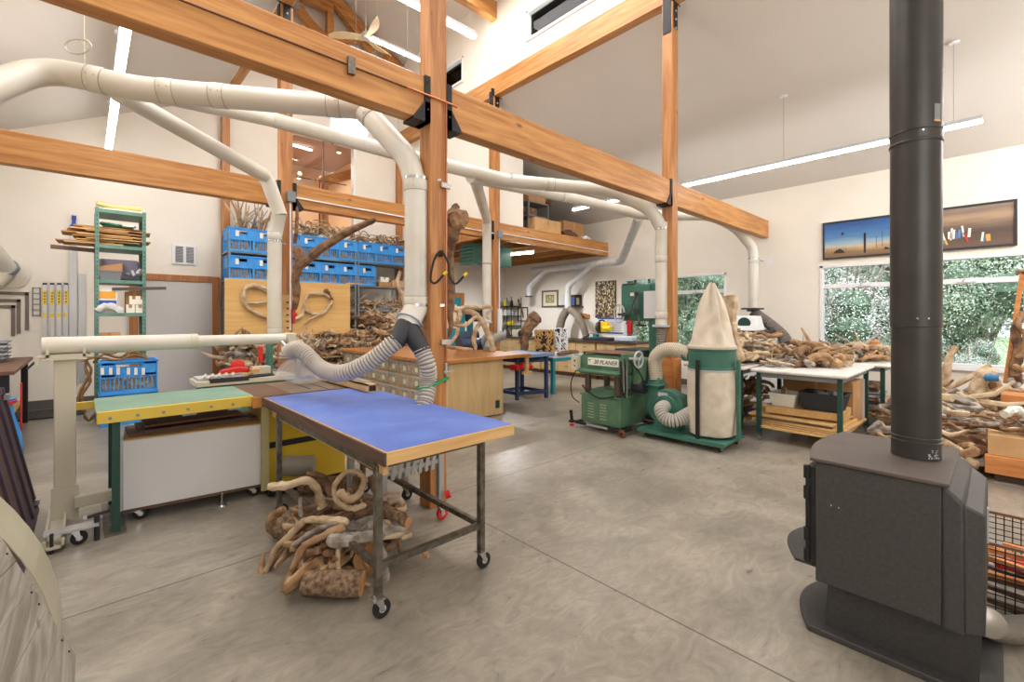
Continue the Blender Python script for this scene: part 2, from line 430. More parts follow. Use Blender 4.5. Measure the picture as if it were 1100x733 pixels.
for o in CW:
    mb.b2(x0, x1, y, o[0], 6.0, 8.16); mb.b2(x0, x1, o[0], o[1], 6.0, o[2]); mb.b2(x0, x1, o[0], o[1], o[3], 8.16); y = o[1]
mb.b2(x0, x1, y, YB, 6.0, 8.16)
struct('wall_clerestory_right', mb, M_wall)
struct('wall_clerestory_left', MB().b2(PX0-.12, PX0, YF, YB, 6.0, 8.16), M_wall)
# eaves outside the clerestory, seen through its glass
struct('trim_1', MB().b2(PX1+.12, PX1+1.0, YF, YB, 7.42, 7.6), mat('dark_soffit', (84, 66, 72), .7))
struct('baseboard_right', MB().b2(XR-.015, XR, YF, YB, 0, .13), M_base)
struct('baseboard_back', MB().b2(XL, .85, YB-.015, YB, 0, .15).b2(2.05, XR, YB-.015, YB, 0, .15), M_base)

def win(name, y0, y1, z0, z1, x, xin, rail=None, mull=True, handles=False):
    """white vinyl window in a wall facing -X: frame, mullions, glass"""
    f = MB(); t = .05
    f.b2(xin-.012, x+.10, y0-.0, y0+t, z0, z1); f.b2(xin-.012, x+.10, y1-t, y1, z0, z1)
    f.b2(xin-.012, x+.10, y0, y1, z1-t, z1); f.b2(xin-.03, x+.10, y0, y1, z0, z0+t)
    ym = (y0+y1)/2
    if mull: f.b2(x+.0, x+.09, ym-.04, ym+.04, z0, z1)
    if rail: f.b2(x+.0, x+.09, y0, y1, rail-.04, rail+.04)
    o = struct(name, f, M_white, bevel=.004); o['label'] = 'white framed window looking out on trees'; 
    g = MB().b2(x+.05, x+.056, y0+t, y1-t, z0+t, z1-t).build('glass', M_glass, o)
    if handles:
        for yc in ((y0+ym)/2, (ym+y1)/2):
            h = MB(); h.b2(x-.03, x+.0, yc-.10, yc+.10, rail-.03, rail-.012); h.bar((x-.02, yc+.05, rail-.02), (x-.05, yc-.02, rail+.10), .012, .012)
            h.build('window_operator', M_ltgrey, o)
    return o
win('window_1', *W1, XR+.03, XR, rail=2.10, handles=True)
win('window_2', *W2, XR+.03, XR, rail=2.10, handles=True)
win('window_3', *CW[0], PX1+.02, PX1, mull=False)
win('window_4', *CW[1], PX1+.02, PX1, mull=False)
struct('trim_2', MB().b2(XR-.04, XR, W1[0]-.02, W1[1]+.02, W1[2]-.05, W1[2]), M_white)
# window_5: glazed opening in the back gable with the lit room behind, window_6 the bright pane above
o = OPEN[0]
f = MB(); f.b2(o[0], o[1], YB-.02, YB+.15, o[3]-.03, o[3]); f.b2(o[1]-.05, o[1], YB-.02, YB+.15, o[2], o[3]); f.b2(o[0], o[0]+.04, YB-.02, YB+.15, o[2], o[3]); f.b2(4.12, 4.15, YB+.03, YB+.07, o[2], o[3], 1)
w5 = struct('window_5', f, [M_white, M_brown]); MB().b2(o[0]+.03, o[1]-.03, YB+.05, YB+.056, o[2], o[3]).build('glass', M_glass, w5)
MB().b2(3.0, 5.1, YB-.03, YB-.01, 5.78, 5.83).build('trim', M_brown, w5)
o = OPEN[1]
w6 = struct('window_6', MB().b2(o[0], o[1], YB+.0, YB+.14, o[2], o[2]+.04).b2(o[0], o[0]+.04, YB, YB+.14, o[2], o[3]).b2(o[1]-.04, o[1], YB, YB+.14, o[2], o[3]).b2(o[0], o[1], YB, YB+.14, o[3]-.04, o[3]), M_white)
MB().b2(o[0], o[1], YB+.05, YB+.056, o[2], o[3]).build('glass', M_glass, w6)
# room behind window_5
mb = MB(); mb.b2(2.4, 2.5, YB+.15, 14.5, 3.3, 6); mb.b2(5.6, 5.7, YB+.15, 14.5, 3.3, 6); mb.b2(2.4, 5.7, 14.4, 14.5, 3.3, 6.2); mb.b2(2.4, 5.7, YB+.15, 14.5, 3.2, 3.3)
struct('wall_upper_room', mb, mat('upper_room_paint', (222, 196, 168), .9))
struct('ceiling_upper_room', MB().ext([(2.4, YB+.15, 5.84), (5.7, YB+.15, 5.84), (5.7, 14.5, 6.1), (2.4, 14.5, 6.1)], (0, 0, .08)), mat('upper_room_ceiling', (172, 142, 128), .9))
t = thing('timber_portal', 'orange timber post and beam seen through the upper interior window', 'timber frame', (4.9, 12.2, 3.3))
MB().b2(4.52, 4.70, 12.1, 12.3, 3.3, 5.25).build('post', M_post, t)
MB().bar((4.5, 12.2, 5.05), (5.45, 12.2, 5.52), .2, .24).build('beam', M_beamx, t)
for i, (u, v, y) in enumerate(((341, 156, 12.6), (364, 163, 11.7), (322, 186, 13.0), (321, 191, 13.8))):
    p = atY(u, v, y)
    s = thing('spot_light', ['warm spot light high on the left behind the upper window', 'warm spot light beside the timber post behind the upper window', 'warm spot light low at the left edge of the upper window', 'faint warm spot light lowest behind the upper window'][i], 'light', p)
    MB().lathe([(.03, .03), (.045, .0), (.05, -.03)], p, 12).build('housing', M_white, s); MB().lathe([(0.001, -.033), (.045, -.032), (.045, -.03)], p, 12).build('bulb', M_spot, s)
s = thing('strip_light', 'small bright strip light hanging inside the upper room', 'light', atY(325, 158, 12.2))
a, b = atY(314, 154, 12.2), atY(335, 160, 12.2)
MB().bar(a, b, .06, .05).build('housing', M_white, s); MB().bar(a-Vector((0, 0, .04)), b-Vector((0, 0, .04)), .05, .03).build('diffuser', M_glow, s)
a, b = atY(318, 190, 11.2), atY(372, 199, 11.2)
r = thing('cable_rail', 'thin black guard rail low inside the upper interior window', 'rail', (3.3, 11.2, 3.3))
MB().bar(a, b, .02, .02).build('rail', M_black, r)
MB().bar(a.lerp(b, .45), (a.lerp(b, .45).x, 11.2, 3.3), .02, .02).build('baluster', M_black, r)

# sliding door panel with fir casing on the back wall, blue door at the far corner
d = struct('door_1', MB().b2(.72, 1.88, YB-.05, YB-.01, .01, 2.22), mat('door_grey_white', (214, 212, 214), .5))
struct('trim_3', MB().b2(.62, 2.0, YB-.07, YB, 2.23, 2.35).b2(1.88, 2.0, YB-.07, YB, 0, 2.23).b2(.6, .72, YB-.07, YB, 0, 2.23), M_trimw)
mb = MB(); mb.b2(7.35, 8.1, YB-.06, YB-.01, .01, 2.1)
d = struct('door_2', mb, M_teal)
MB().b2(7.5, 7.95, YB-.065, YB-.058, 1.2, 1.9).build('door_pane', mat('kraft_paper', (222, 190, 156), .8), d)
struct('trim_4', MB().b2(7.25, 8.22, YB-.08, YB, 2.1, 2.24).b2(8.1, 8.22, YB-.08, YB, 0, 2.1).b2(7.23, 7.35, YB-.08, YB, 0, 2.1), M_trimw)
# wall vent
p0, p1 = atY(186, 263, YB-.02), atY(209, 284, YB-.02)
v = thing('wall_vent', 'white double grey-louvred vent high on the back wall', 'vent', ((p0.x+p1.x)/2, YB-.01, p1.z))
MB().b2(p0.x-.02, p1.x+.02, YB-.03, YB, p1.z-.02, p0.z+.02).build('frame', M_white, v, bevel=.004)
for k in range(2):
    w = (p1.x-p0.x)/2; xa = p0.x+.02+k*w; g = MB()
    for i in range(12):
        z = p1.z+.03+(p0.z-p1.z-.06)*i/11; g.box((xa+w/2-.01, YB-.035, z), (w-.05, .02, .008), (.5, 0, 0))
    g.build('louvre', M_grey, v)
# loft room partition
z0 = 3.46
mb = MB(); mb.b2(PX1+.04, PX1+.12, PY1+.1, YB, z0, 6.05)
mb.ext([(PX1+.04, PY1+.1, z0), (7.0, PY1+.1, z0), (7.0, PY1+.1, zroof(7.0)), (PX1+.04, PY1+.1, zroof(PX1+.05))], (0, .1, 0))
mb.b2(6.92, 7.0, PY1+.2, YB, z0, zroof(7.0))
struct('wall_loft', mb, M_wall, smooth=False)

# ================================================================== TIMBER FRAME
def post(x, y, ztop, label, w=.16, brackets=True):
    t = thing('timber_post', label, 'post', (x, y, 0))
    MB().b2(x-w/2, x+w/2, y-w/2, y+w/2, 0, ztop).build('post', M_post, t, bevel=.006)
    return t
def hanger(x, y, s, parent):
    """black joist hanger on a post; s=+-1 side along X"""
    m = MB(); xx = x+s*.08
    m.b2(min(xx, xx+s*.05), max(xx, xx+s*.05), y-.085, y+.085, 3.10, 3.47)
    m.ext([(xx, y-.085, 3.10), (xx+s*.15, y-.085, 3.10), (xx+s*.15, y-.085, 3.12), (xx+s*.05, y-.085, 3.26), (xx, y-.085, 3.26)], (0, .17, 0))
    for z in (3.2, 3.32, 3.42): m.cyl((xx+s*.025, y-.09, z), (xx+s*.025, y-.082, z), .009, 8)
    m.build('joist_hanger', M_black, parent)
P_center = post(PX0, PY0, 5.98, 'orange timber post nearest the camera between the blue table and the counter')
P_right = post(PX1, PY0, 5.98, 'orange timber post behind the dust collector bag')
P_left = post(PX0, PY1, 5.98, 'orange timber post with white conduit in front of the blue crates')
P_loft = post(PX1, PY1, 5.98, 'orange timber post carrying the loft beside the green heater')
post(PX0, YB-.09, 5.98, 'orange timber post against the back wall behind the left crates', .14)
post(PX1-.02, YB-.09, 5.98, 'orange timber post against the back wall right of the crates', .14)
for p, x, y in ((P_center, PX0, PY0), (P_right, PX1, PY0), (P_left, PX0, PY1), (P_loft, PX1, PY1)):
    for s in (-1, 1):
        if p in (P_center, P_left) or s == -1: hanger(x, y, s, p)
    m = MB()
    m.b2(x-.09, x-.082, y-.06, y+.06, 5.55, 6.1); m.b2(x-.16, x+.16, y-.09, y-.082, 5.98, 6.12); m.b2(x-.05, x+.05, y-.09, y-.082, 5.62, 6.0)
    for z in (5.62, 5.74, 5.86): m.cyl((x, y-.10, z), (x, y-.085, z), .014, 8, 1)
    m.build('steel_bracket', [M_black, M_ltgrey], p)
# wood wrap at the foot of the right post
MB().b2(PX1-.10, PX1+.10, PY0-.12, PY0-.08, 0, .95).b2(PX1-.12, PX1-.08, PY0-.08, PY0+.08, 0, .95).build('foot_wrap', M_timber, P_right)
def beam(a, b, w, h, label, m):
    mb = MB().bar(a, b, w, h); return tag(mb.build('timber_beam', m, bevel=.006), label, 'beam')
zb = (3.12+3.46)/2
for y, n in ((PY0, 'front'), (PY1, 'rear')):
    segs = [(XL, PX0-.08), (PX0+.08, PX1-.08), (PX1+.08, XR)]
    lab = {('front', 0): 'long orange cross beam high at the left of the near post with a copper pipe along it', ('front', 1): 'orange cross beam between the near post and the post behind the dust collector',
           ('front', 2): 'orange cross beam running into the window wall above the dust collector', ('rear', 0): 'orange cross beam high across the left wall behind the ducts',
           ('rear', 1): 'orange cross beam above the blue crates with a white conduit along it', ('rear', 2): 'orange edge beam of the loft with a white conduit'}
    for i, (a, b) in enumerate(segs):
        beam((a, y, zb), (b, y, zb), .14, .34, lab[(n, i)], M_beamx)
beam((PX1, YF, 6.18), (PX1, YB, 6.18), .16, .38, 'sloping-looking orange plate beam under the high window wall', M_beamy)
beam((PX0, YF, 6.18), (PX0, YB, 6.18), .16, .38, 'orange plate beam at the top of the left posts', M_beamy)
beam((PX0+.1, PY1, 7.74), (PX1, PY1, 7.74), .16, .34, 'orange tie beam meeting the high wall next to the sconce', M_beamx)
# gable truss near the back wall
T = thing('roof_truss', 'orange timber king post truss high under the ridge', 'truss', (4.1, 10.6, 7.9))
ty = 10.62
def tb(name, a, b, w=.14, h=.2): MB().bar((a[0], ty, a[1]), (b[0], ty, b[1]), w, h).build(name, M_beamx, T, bevel=.005)
tb('rafter', (PX0+.05, 7.95), (4.1, 9.08)); tb('rafter', (PX1-.05, 7.95), (4.1, 9.08))
tb('king_post', (4.15, 7.75), (4.15, 9.0), .14, .15)
tb('tie', (2.3, 8.72), (4.1, 8.72), .14, .22)
tb('strut', (4.2, 8.0), (4.95, 8.35), .12, .2)
tb('strut', (4.15, 9.0), (5.2, 8.1), .12, .16)
cp = spline([(4.1, ty, 7.95), (3.75, ty, 8.12), (3.45, ty, 8.42), (3.3, ty, 8.68)], 5)
m = MB()
for a, b in zip(cp, cp[1:]): m.bar(a, b+(b-a)*.1, .12, .2)
m.build('curved_brace', M_beamx, T)
cp = spline([(PX0+.1, PY1, 7.2), (2.6, PY1, 7.5), (3.0, PY1, 7.6)], 4)

# copper pipe along the front beam and down the near post, with clamps
cp_ = thing('copper_air_line', 'copper air pipe running along the near beam and down the post', 'pipe', (PX0, PY0-.1, .9))
MB().tube([(XL, PY0-.085, 3.31), (PX0-.30, PY0-.085, 3.31)], .007, 8).build('pipe', mat('dark_copper', (96, 60, 44), .4, .6), cp_)
y = PY0-.1
MB().tube([(PX0-.30, PY0-.09, 3.31), (PX0+.11, PY0-.10, 3.305), (PX0+.17, PY0-.1, 3.30)], .009, 8).build('pipe', M_copper, cp_)
MB().tube([(PX0+.06, y, 3.30), (PX0+.06, y, 1.15)], .009, 8).build('drop_pipe', M_copper, cp_)
for z in (2.62, 1.34): MB().b2(PX0+.01, PX0+.10, y-.012, y+.02, z-.02, z+.02).build('pipe_clamp', M_chrome, cp_)
MB().b2(PX0-.76, PX0-.71, PY0-.10, PY0-.07, 3.25, 3.37).build('pipe_clamp', M_steel, cp_)
v = MB(); v.cyl((PX0+.06, y, 1.17), (PX0+.06, y, 1.08), .016, 10); v.bar((PX0+.02, y-.02, 1.10), (PX0+.12, y-.02, 1.10), .014, .01); v.build('valve', M_chrome, cp_)
# white conduits
c = thing('electrical_conduit', 'white conduit with grey box on the left rear post', 'conduit', (PX0, PY1-.1, 1.2))
yy = PY1-.095
MB().tube([(PX0+.04, yy, 3.2), (PX0+.04, yy, 1.35)], .012, 8).build('pipe', M_white, c)
MB().b2(PX0-.01, PX0+.10, yy-.05, yy+.01, 3.18, 3.33).build('junction_box', M_grey, c, bevel=.004)
MB().b2(PX0-.06, PX0+.04, yy-.02, yy+.015, 1.70, 1.80).build('outlet_box', M_white, c, bevel=.004)
MB().tube([(PX0+.10, yy+.01, 3.26), (PX1-.1, yy+.01, 3.22)], .012, 8).build('pipe', M_white, c)
c = thing('electrical_conduit', 'white conduit along the loft edge beam and down the loft post', 'conduit', (PX1, PY1-.1, 1.2))
MB().tube([(PX1+.05, yy, 3.24), (XR-.02, yy, 3.22)], .012, 8).build('pipe', M_white, c)
MB().tube([(PX1+.05, yy, 3.2), (PX1+.05, yy, 1.5)], .012, 8).build('pipe', M_white, c)
MB().b2(PX1-.01, PX1+.1, yy-.05, yy+.01, 3.14, 3.28).build('junction_box', M_grey, c)
MB().b2(PX1+.0, PX1+.1, yy-.03, yy+.01, 1.15, 1.7).build('power_strip', M_white, c)

# loft deck on joists
L = thing('loft_floor', 'wooden loft floor on dark joists over the far right corner', 'loft', (7.9, 9, 3.1))
MB().b2(5.85, XR, PY1+.07, YB, 3.42, 3.46).build('deck', M_brown, L)
for x in (5.9, 6.6, 7.4, 8.2, 9.0, 9.85):
    MB().b2(x-.04, x+.04, PY1+.07, YB-.02, 3.14, 3.42).build('joist', M_beamy, L)
MB().b2(5.9, XR, YB-.1, YB-.02, 3.14, 3.42).build('ledger', M_beamx, L)

# ================================================================== DUCTS
def fillet(pts, r=.18, n=5):
    pts = [Vector(p) for p in pts]; out = [pts[0]]
    for a, b, c in zip(pts, pts[1:], pts[2:]):
        d1 = (a-b); d2 = (c-b); k = min(r, d1.length*.45, d2.length*.45)
        p, q = b+d1.normalized()*k, b+d2.normalized()*k
        for i in range(n+1):
            t = i/n; out.append((1-t)**2*p+2*t*(1-t)*b+t*t*q)
    out.append(pts[-1]); return out
def duct(name, pts, r, parent, m=None, bands=(), fil=.18, seg=20):
    pp = fillet(pts, fil) if fil else [Vector(p) for p in pts]
    o = MB().tube(pp, r, seg).build(name, m or M_duct, parent)
    tot = [0]
    for a, b in zip(pp, pp[1:]): tot.append(tot[-1]+(b-a).length)
    rad = (lambda s: r if not hasattr(r, '__len__') else r[0])
    for s in bands:
        s = s*tot[-1]
        for i in range(len(pp)-1):
            if tot[i] <= s <= tot[i+1]:
                f = (s-tot[i])/max(tot[i+1]-tot[i], 1e-6); c_ = pp[i].lerp(pp[i+1], f); dr = (pp[i+1]-pp[i]).normalized()
                rr = rad(s)
                bm_ = MB().tube([c_-dr*.05, c_-dr*.046, c_+dr*.046, c_+dr*.05], [rr+.001, rr+.004, rr+.004, rr+.001], seg)
                bm_.tube([c_-dr*.053, c_-dr*.049], rr+.003, seg, 1); bm_.tube([c_+dr*.049, c_+dr*.053], rr+.003, seg, 1)
                k_ = dr.cross(Vector((0, 0, 1))).normalized() if abs(dr.z) < .9 else Vector((-.7, -.7, 0))
                for q in (-.025, .025): bm_.cyl(c_+dr*q-Vector((.7, .7, 0)).normalized()*0+k_*rr, c_+dr*q+k_*(rr+.008), .004, 6, 1)
                bm_.build('coupling', [m or M_duct, M_seam], o)
                break
    return o
def strap(parent, x, y, z, r, to):
    m = MB(); m.lathe([(r+.001, -.012), (r+.006, -.012), (r+.006, .012), (r+.001, .012)], (x, y, z), 20)
    m.bar((x, y, z), to, .02, .02); m.build('pipe_strap', M_chrome, parent)
D1 = thing('dust_duct', 'big cream dust extraction trunk bending from the left and dropping beside the near post', 'duct', atD(447, 340, 3.69))
R = .092
A = [atD(-70, 118, 2.75), atD(45, 73, 3.35), atD(150, 96, 3.5), atD(200, 100, 3.6), atD(387, 116, 3.85)]
duct('trunk_pipe', A, R, D1, bands=(.37, .52, .64, .93), fil=.22)
dp = atD(447, 178, 3.69); dx, dy = dp.x, dp.y
duct('elbow_pipe', [A[-1]+(A[-2]-A[-1]).normalized()*.05, A[-1]+Vector((.02, -.0, -.0)), atD(440, 172, 3.72), (dx, dy, dp.z-.20)], R, D1, bands=(.16,), fil=.16)
duct('drop_pipe', [(dx, dy, dp.z-.14), (dx, dy, 1.62)], R, D1, bands=(.02, .96), fil=0)
strap(D1, dx, dy, 2.66, R, (PX0+.02, PY0-.09, 2.66)); strap(D1, dx, dy, 1.64, R, (PX0+.05, PY0-.09, 1.64))
# tilted reducer and black wye
w0 = Vector((dx, dy, 1.62)); w1 = atD(437, 350, 3.6)
MB().tube([w0+Vector((0, 0, .02)), w0, w0.lerp(w1, .6), w1], [R+.004, R+.004, R, R*.93], 20).build('reducer', M_duct, D1)
MB().tube([w0.lerp(w1, .72), w0.lerp(w1, .76)], R+.02, 20).build('blast_gate', M_ltgrey, D1)
wy = MB(); wa = atD(425, 369, 3.5); wb = atD(455, 379, 3.55)
wy.tube([w1, w1.lerp(wa, .5), wa], [R*.95, .075, .066], 16); wy.tube([w1, w1.lerp(wb, .5), wb], [R*.9, .075, .064], 16)
wy.build('wye', M_dark, D1)
# guard hose and down hose
hz = thing('flex_hose', 'ribbed cream hose sagging from the black wye to the saw guard', 'hose', atD(375, 400, 3.6))
HL = [wa+(w1-wa)*.15, atD(418, 373, 3.5), atD(395, 390, 3.5), atD(368, 401, 3.55), atD(345, 396, 3.75), atD(328, 380, 3.85), atD(318, 375, 3.9), atD(310, 379, 3.93), atD(309, 387, 3.93)]
flex(MB(), HL, .064, .026, .075).build('hose', [M_flexw, M_grooveshade], hz)
hz = thing('flex_hose', 'ribbed cream hose hanging from the wye behind the blue table', 'hose', atD(457, 440, 3.5))
HL = [wb+(w1-wb)*.15, atD(459, 392, 3.55), atD(460, 410, 3.58), atD(457, 430, 3.5), atD(450, 452, 3.45), atD(440, 500, 3.6)]
flex(MB(), HL, .064, .026, .08).build('hose', [M_flexw, M_grooveshade], hz)
g = MB(); gc = atD(459, 414, 3.58)
g.tube([gc+Vector((math.cos(a)*.085, math.sin(a)*.085, .02*math.sin(a+2))) for a in [i*2*PI/16 for i in range(17)]], .008, 8)
g.bar(gc+Vector((0, -.085, .01)), (PX0+.09, PY0-.085, gc.z+.04), .02, .014); g.bar((PX0-.08, PY0-.085, gc.z+.0), (PX0+.09, PY0-.085, gc.z+.03), .02, .02)
tag(g.build('green_strap', mat('green_strap', (40, 150, 96), .6)), 'green strap holding the hose to the near post', 'strap')

# branch to the left rear post
B0, B1 = atD(128, 101, 3.5), atD(283, 188, 6.0)
p2 = atD(292, 215, 6.15)
bp = fillet([B0, B1, atD(297, 240, 6.2)-Vector((0.0, 0, 0)), ], .2)
MB().tube([B0, B0.lerp(B1, .5), B1, atD(289, 198, 6.08), atD(294, 212, 6.15), atD(299, 226, 6.2), atD(301, 232, 6.2)], [.068, .080, .09, .092, .092, .092, .092], 20).build('branch_pipe', M_duct, D1)
q = atD(295, 250, 6.25)
MB().tube([atD(300, 229, 6.2), (q.x+.02, q.y, q.z+.06), (q.x, q.y, q.z-.05)], [.092, .093, .092], 20).build('elbow_pipe', M_duct, D1)
duct('drop_pipe', [(q.x, q.y, q.z+.02), (q.x, q.y, 1.32)], .09, D1, bands=(.05, .985), fil=0)
strap(D1, q.x, q.y, q.z-.12, .09, (PX0-.03, PY1-.09, q.z-.12))
# cream hanging ring on trunk
ring = MB(); rc = atD(84, 50, 3.3)
ring.tube([rc+Vector((math.cos(a)*.07, -math.cos(a)*.07, math.sin(a)*.055)) for a in [i*2*PI/20 for i in range(21)]], .006, 8)
ring.tube([atD(91, 90, 3.35), atD(90, 5, 3.4)], .003, 6); ring.tube([rc+Vector((.0, 0, .05)), rc+Vector((.05, .02, .02))], .004, 6)
tag(ring.build('hanging_wire', M_cream), 'looped cream wire hanging the trunk duct at the left', 'wire')

# second trunk running away behind the near post
D2 = thing('dust_duct', 'cream dust duct crossing behind the near post towards the far right post', 'duct', atD(711, 300, 6.5))
C = [atD(175, 101, 3.56), atD(290, 128, 5.3), atD(435, 167, 6.0), atD(545, 194, 6.35), atD(660, 205, 6.6), atD(696, 222, 6.5)]
rs = [.075, .085, .09, .09, .09, .09]
o = MB().tube(C[:4], rs[:4], 20).build('trunk_pipe', M_duct, D2)
for u, v, d in ((358, 147, 5.65), (532, 190, 6.32), (548, 193.5, 6.36)):
    c_ = atD(u, v, d); dr = (C[3]-C[2]).normalized(); MB().tube([c_-dr*.006, c_+dr*.006], .094, 20).build('coupling', M_seam, o)
dq = atD(711, 300, 6.5); dx, dy = dq.x, dq.y
duct('trunk_pipe', [C[3], C[4], atD(700, 226, 6.5), (dx, dy, atD(711, 246, 6.5).z)], .09, D2, bands=(.25,), fil=.25)
duct('drop_pipe', [(dx, dy, atD(711, 240, 6.5).z), (dx, dy, 1.42)], .09, D2, bands=(.03, .35, .9), fil=0)
strap(D2, dx, dy, atD(711, 246, 6.5).z, .09, (PX1, PY0-.09, atD(711, 246, 6.5).z)); strap(D2, dx, dy, 1.42, .09, (PX1, PY0-.09, 1.42))
MB().tube([(dx, dy, 1.43), (dx, dy, 1.40)], .13, 20).build('blast_gate', M_ltgrey, D2)
hz = thing('flex_hose', 'grey ribbed hose hanging under the far post duct behind the arching hose', 'hose', (dx, dy, .9))
flex(MB(), [(dx, dy, 1.40), (dx+.0, dy, 1.2), (dx+.05, dy+.02, 1.0), (dx+.18, dy+.05, .75)], .075, .03, .06).build('hose', [M_flexg, M_grooveshade], hz)
# third run towards the window wall, and the small drop at the loft post
E1 = [atD(505, 190, 6.25), atD(610, 212, 8.0), atD(690, 231, 8.3), atD(765, 232, 8.7), atD(792, 246, 8.8), Vector((9.42, 3.22, 2.86)), Vector((9.42, 3.22, 2.6))]
duct('branch_pipe', E1, .09, D2, bands=(.33,), fil=.25)
e = Vector((9.42, 3.22, 2.6))
duct('drop_pipe', [e+Vector((0, 0, .05)), (e.x, e.y, 1.72)], .09, D2, fil=0, bands=(.02,))
strap(D2, e.x, e.y, 2.66, .09, (XR, e.y, 2.66))
g = MB(); g.b2(e.x-.24, e.x+.16, e.y-.14, e.y+.14, 1.68, 1.71); g.b2(e.x-.34, e.x-.1, e.y-.04, e.y+.0, 1.64, 1.69); g.build('blast_gate', M_dark, D2)
dj = atD(523, 236, 8.75)
duct('branch_pipe', [atD(510, 192, 6.35), dj, (dj.x, dj.y, 1.42)], .085, D2, fil=.14, bands=())
MB().lathe([(.088, 2.55), (.092, 2.56), (.088, 2.57)], (dj.x, dj.y, 0), 20).build('coupling', M_seam, D2); MB().lathe([(.088, 1.42), (.1, 1.42), (.1, 1.45), (.088, 1.45)], (dj.x, dj.y, 0), 20).build('end_collar', M_ltgrey, D2)
# galvanised run under the loft, along the window wall
D3 = thing('dust_duct', 'grey duct along the far end of the window wall with two angled drops', 'duct', (9.6, 8, 1.8))
x = 9.6
a1 = atX(664, 278, x); a2 = atX(572, 286, x); a2.z = a1.z = 2.9
s1 = atD(686, 233, 8.3)
duct('trunk_pipe', [s1, Vector((x, a1.y-.1, 2.9)), a2], .09, D3, M_ductg, bands=(.6,), fil=.15)
for (u0, u1, ve) in ((637, 610, 332), (587, 568, 318)):
    s = atX(u0, 283, x); s.z = 2.9; t_ = atX(u1, 308, x-.05); e_ = atX(u1, ve, x-.05)
    duct('branch_pipe', [s, t_, e_], .085, D3, M_ductg, fil=.12)
    MB().tube([e_, e_-Vector((0, 0, .03))], .11, 16).build('blast_gate', M_dark, D3)
# wall fitting at far left
lw = thing('wall_duct_elbow', 'cream duct elbow coming through the back wall at the left edge', 'duct', atY(8, 300, YB-.2))
p = atY(6, 298, YB-.35); MB().tube(fillet([atY(-14, 266, YB-.6), atY(-2, 279, YB-.45), atY(5, 289, YB-.3)], .1), .14, 18).build('pipe', M_duct, lw)
pd = MB(); pd.tube([atY(4, 287, YB-.32), atY(6, 290, YB-.27)], .165, 18); pd.build('collar', M_grey, lw)
MB().lathe([(.27, 0), (.27, -.02), (.22, -.03)], (atY(8, 292, YB).x, YB, atY(8, 292, YB).z), 28, axis='Y').build('wall_plate', M_wall, lw)
MB().tube(fillet([atY(5, 289, YB-.3), atY(1, 297, YB-.3), atY(-9, 304, YB-.35)], .08), .14, 18).build('pipe', M_cream, lw)

# ================================================================== LIGHTS IN THE ROOM
def pendant(a, b, label, wires, w=.07, group=None):
    a = Vector(a); b = Vector(b)
    t = thing('linear_pendant_light', label, 'light', (a+b)/2)
    MB().bar(a+Vector((0, 0, .02)), b+Vector((0, 0, .02)), w, .05).build('housing', M_ltgrey, t)
    MB().bar(a-Vector((0, 0, .02)), b-Vector((0, 0, .02)), w*.96, .045).build('diffuser', M_glow, t)
    for f in wires:
        p = a.lerp(b, f); zt = zroof(p.x)
        MB().cyl(p+Vector((0, 0, .04)), (p.x, p.y, zt), .0025, 6).build('cable', M_grey, t)
        MB().lathe([(.001, -.012), (.05, -.012), (.06, 0)], (p.x, p.y, zt-.004), 20).build('canopy', M_white, t)
    return t
pendant((8.05, .12, 3.98), (8.05, 6.55, 3.98), 'long bright linear pendant over the window side of the shop', (.04, .34, .66, .96))
pendant((.30, 4.6, 4.46), (.30, 10.6, 4.46), 'bright linear pendant in the left aisle seen between the ducts', (.1, .5, .93), .09)
pendant((3.35, 7.7, 6.2), (4.62, 7.7, 6.2), 'short bright pendant below the ceiling fan', (.1, .9))
pendant((2.6, 5.1, 5.56), (4.06, 5.1, 5.56), 'short bright pendant just right of the near post top', (.1, .93))
pendant((4.2, 8.6, 7.15), (5.4, 8.6, 7.15), 'short bright pendant high at the top edge beyond the fan', (.1, .9))
fl = thing('tube_light', 'fluorescent batten under the loft beside the green heater', 'light', (7.4, 8.3, 2.95))
a, b = atD(545, 277, 10.6), atD(573, 268, 10.2); a = Vector((a.x, a.y, 2.98)); b = Vector((b.x, b.y, 2.98))
MB().bar(a+Vector((0, 0, .05)), b+Vector((0, 0, .05)), .1, .03).bar(a+Vector((0, 0, .1)), a+Vector((0, 0, .16)), .02, .02).build('batten', M_white, fl)
MB().cyl(a, b, .022, 10).build('tube', M_glow, fl)
s = thing('wall_sconce', 'small up and down sconce on the high wall left of the window', 'light', (PX1-.05, 7.12, 7.0))
MB().b2(PX1-.11, PX1, 7.06, 7.18, 6.94, 7.10).build('body', M_white, s, bevel=.004)
for z in (6.93, 7.105): MB().lathe([(.001, 0), (.03, 0), (.03, .006)], (PX1-.055, 7.12, z), 12).build('bulb', M_spot, s)
for z, d in ((7.16, 1), (6.88, -1)):
    li = bpy.data.lights.new('sconce_glow', 'SPOT'); li.energy = 14; li.color = (1, .78, .5); li.spot_size = 1.9; li.spot_blend = 1
    lo = bpy.data.objects.new('sconce_glow', li); COL.objects.link(lo); lo.location = (PX1-.07, 7.12, z); lo.rotation_euler = (0 if d < 0 else PI, 0, 0)
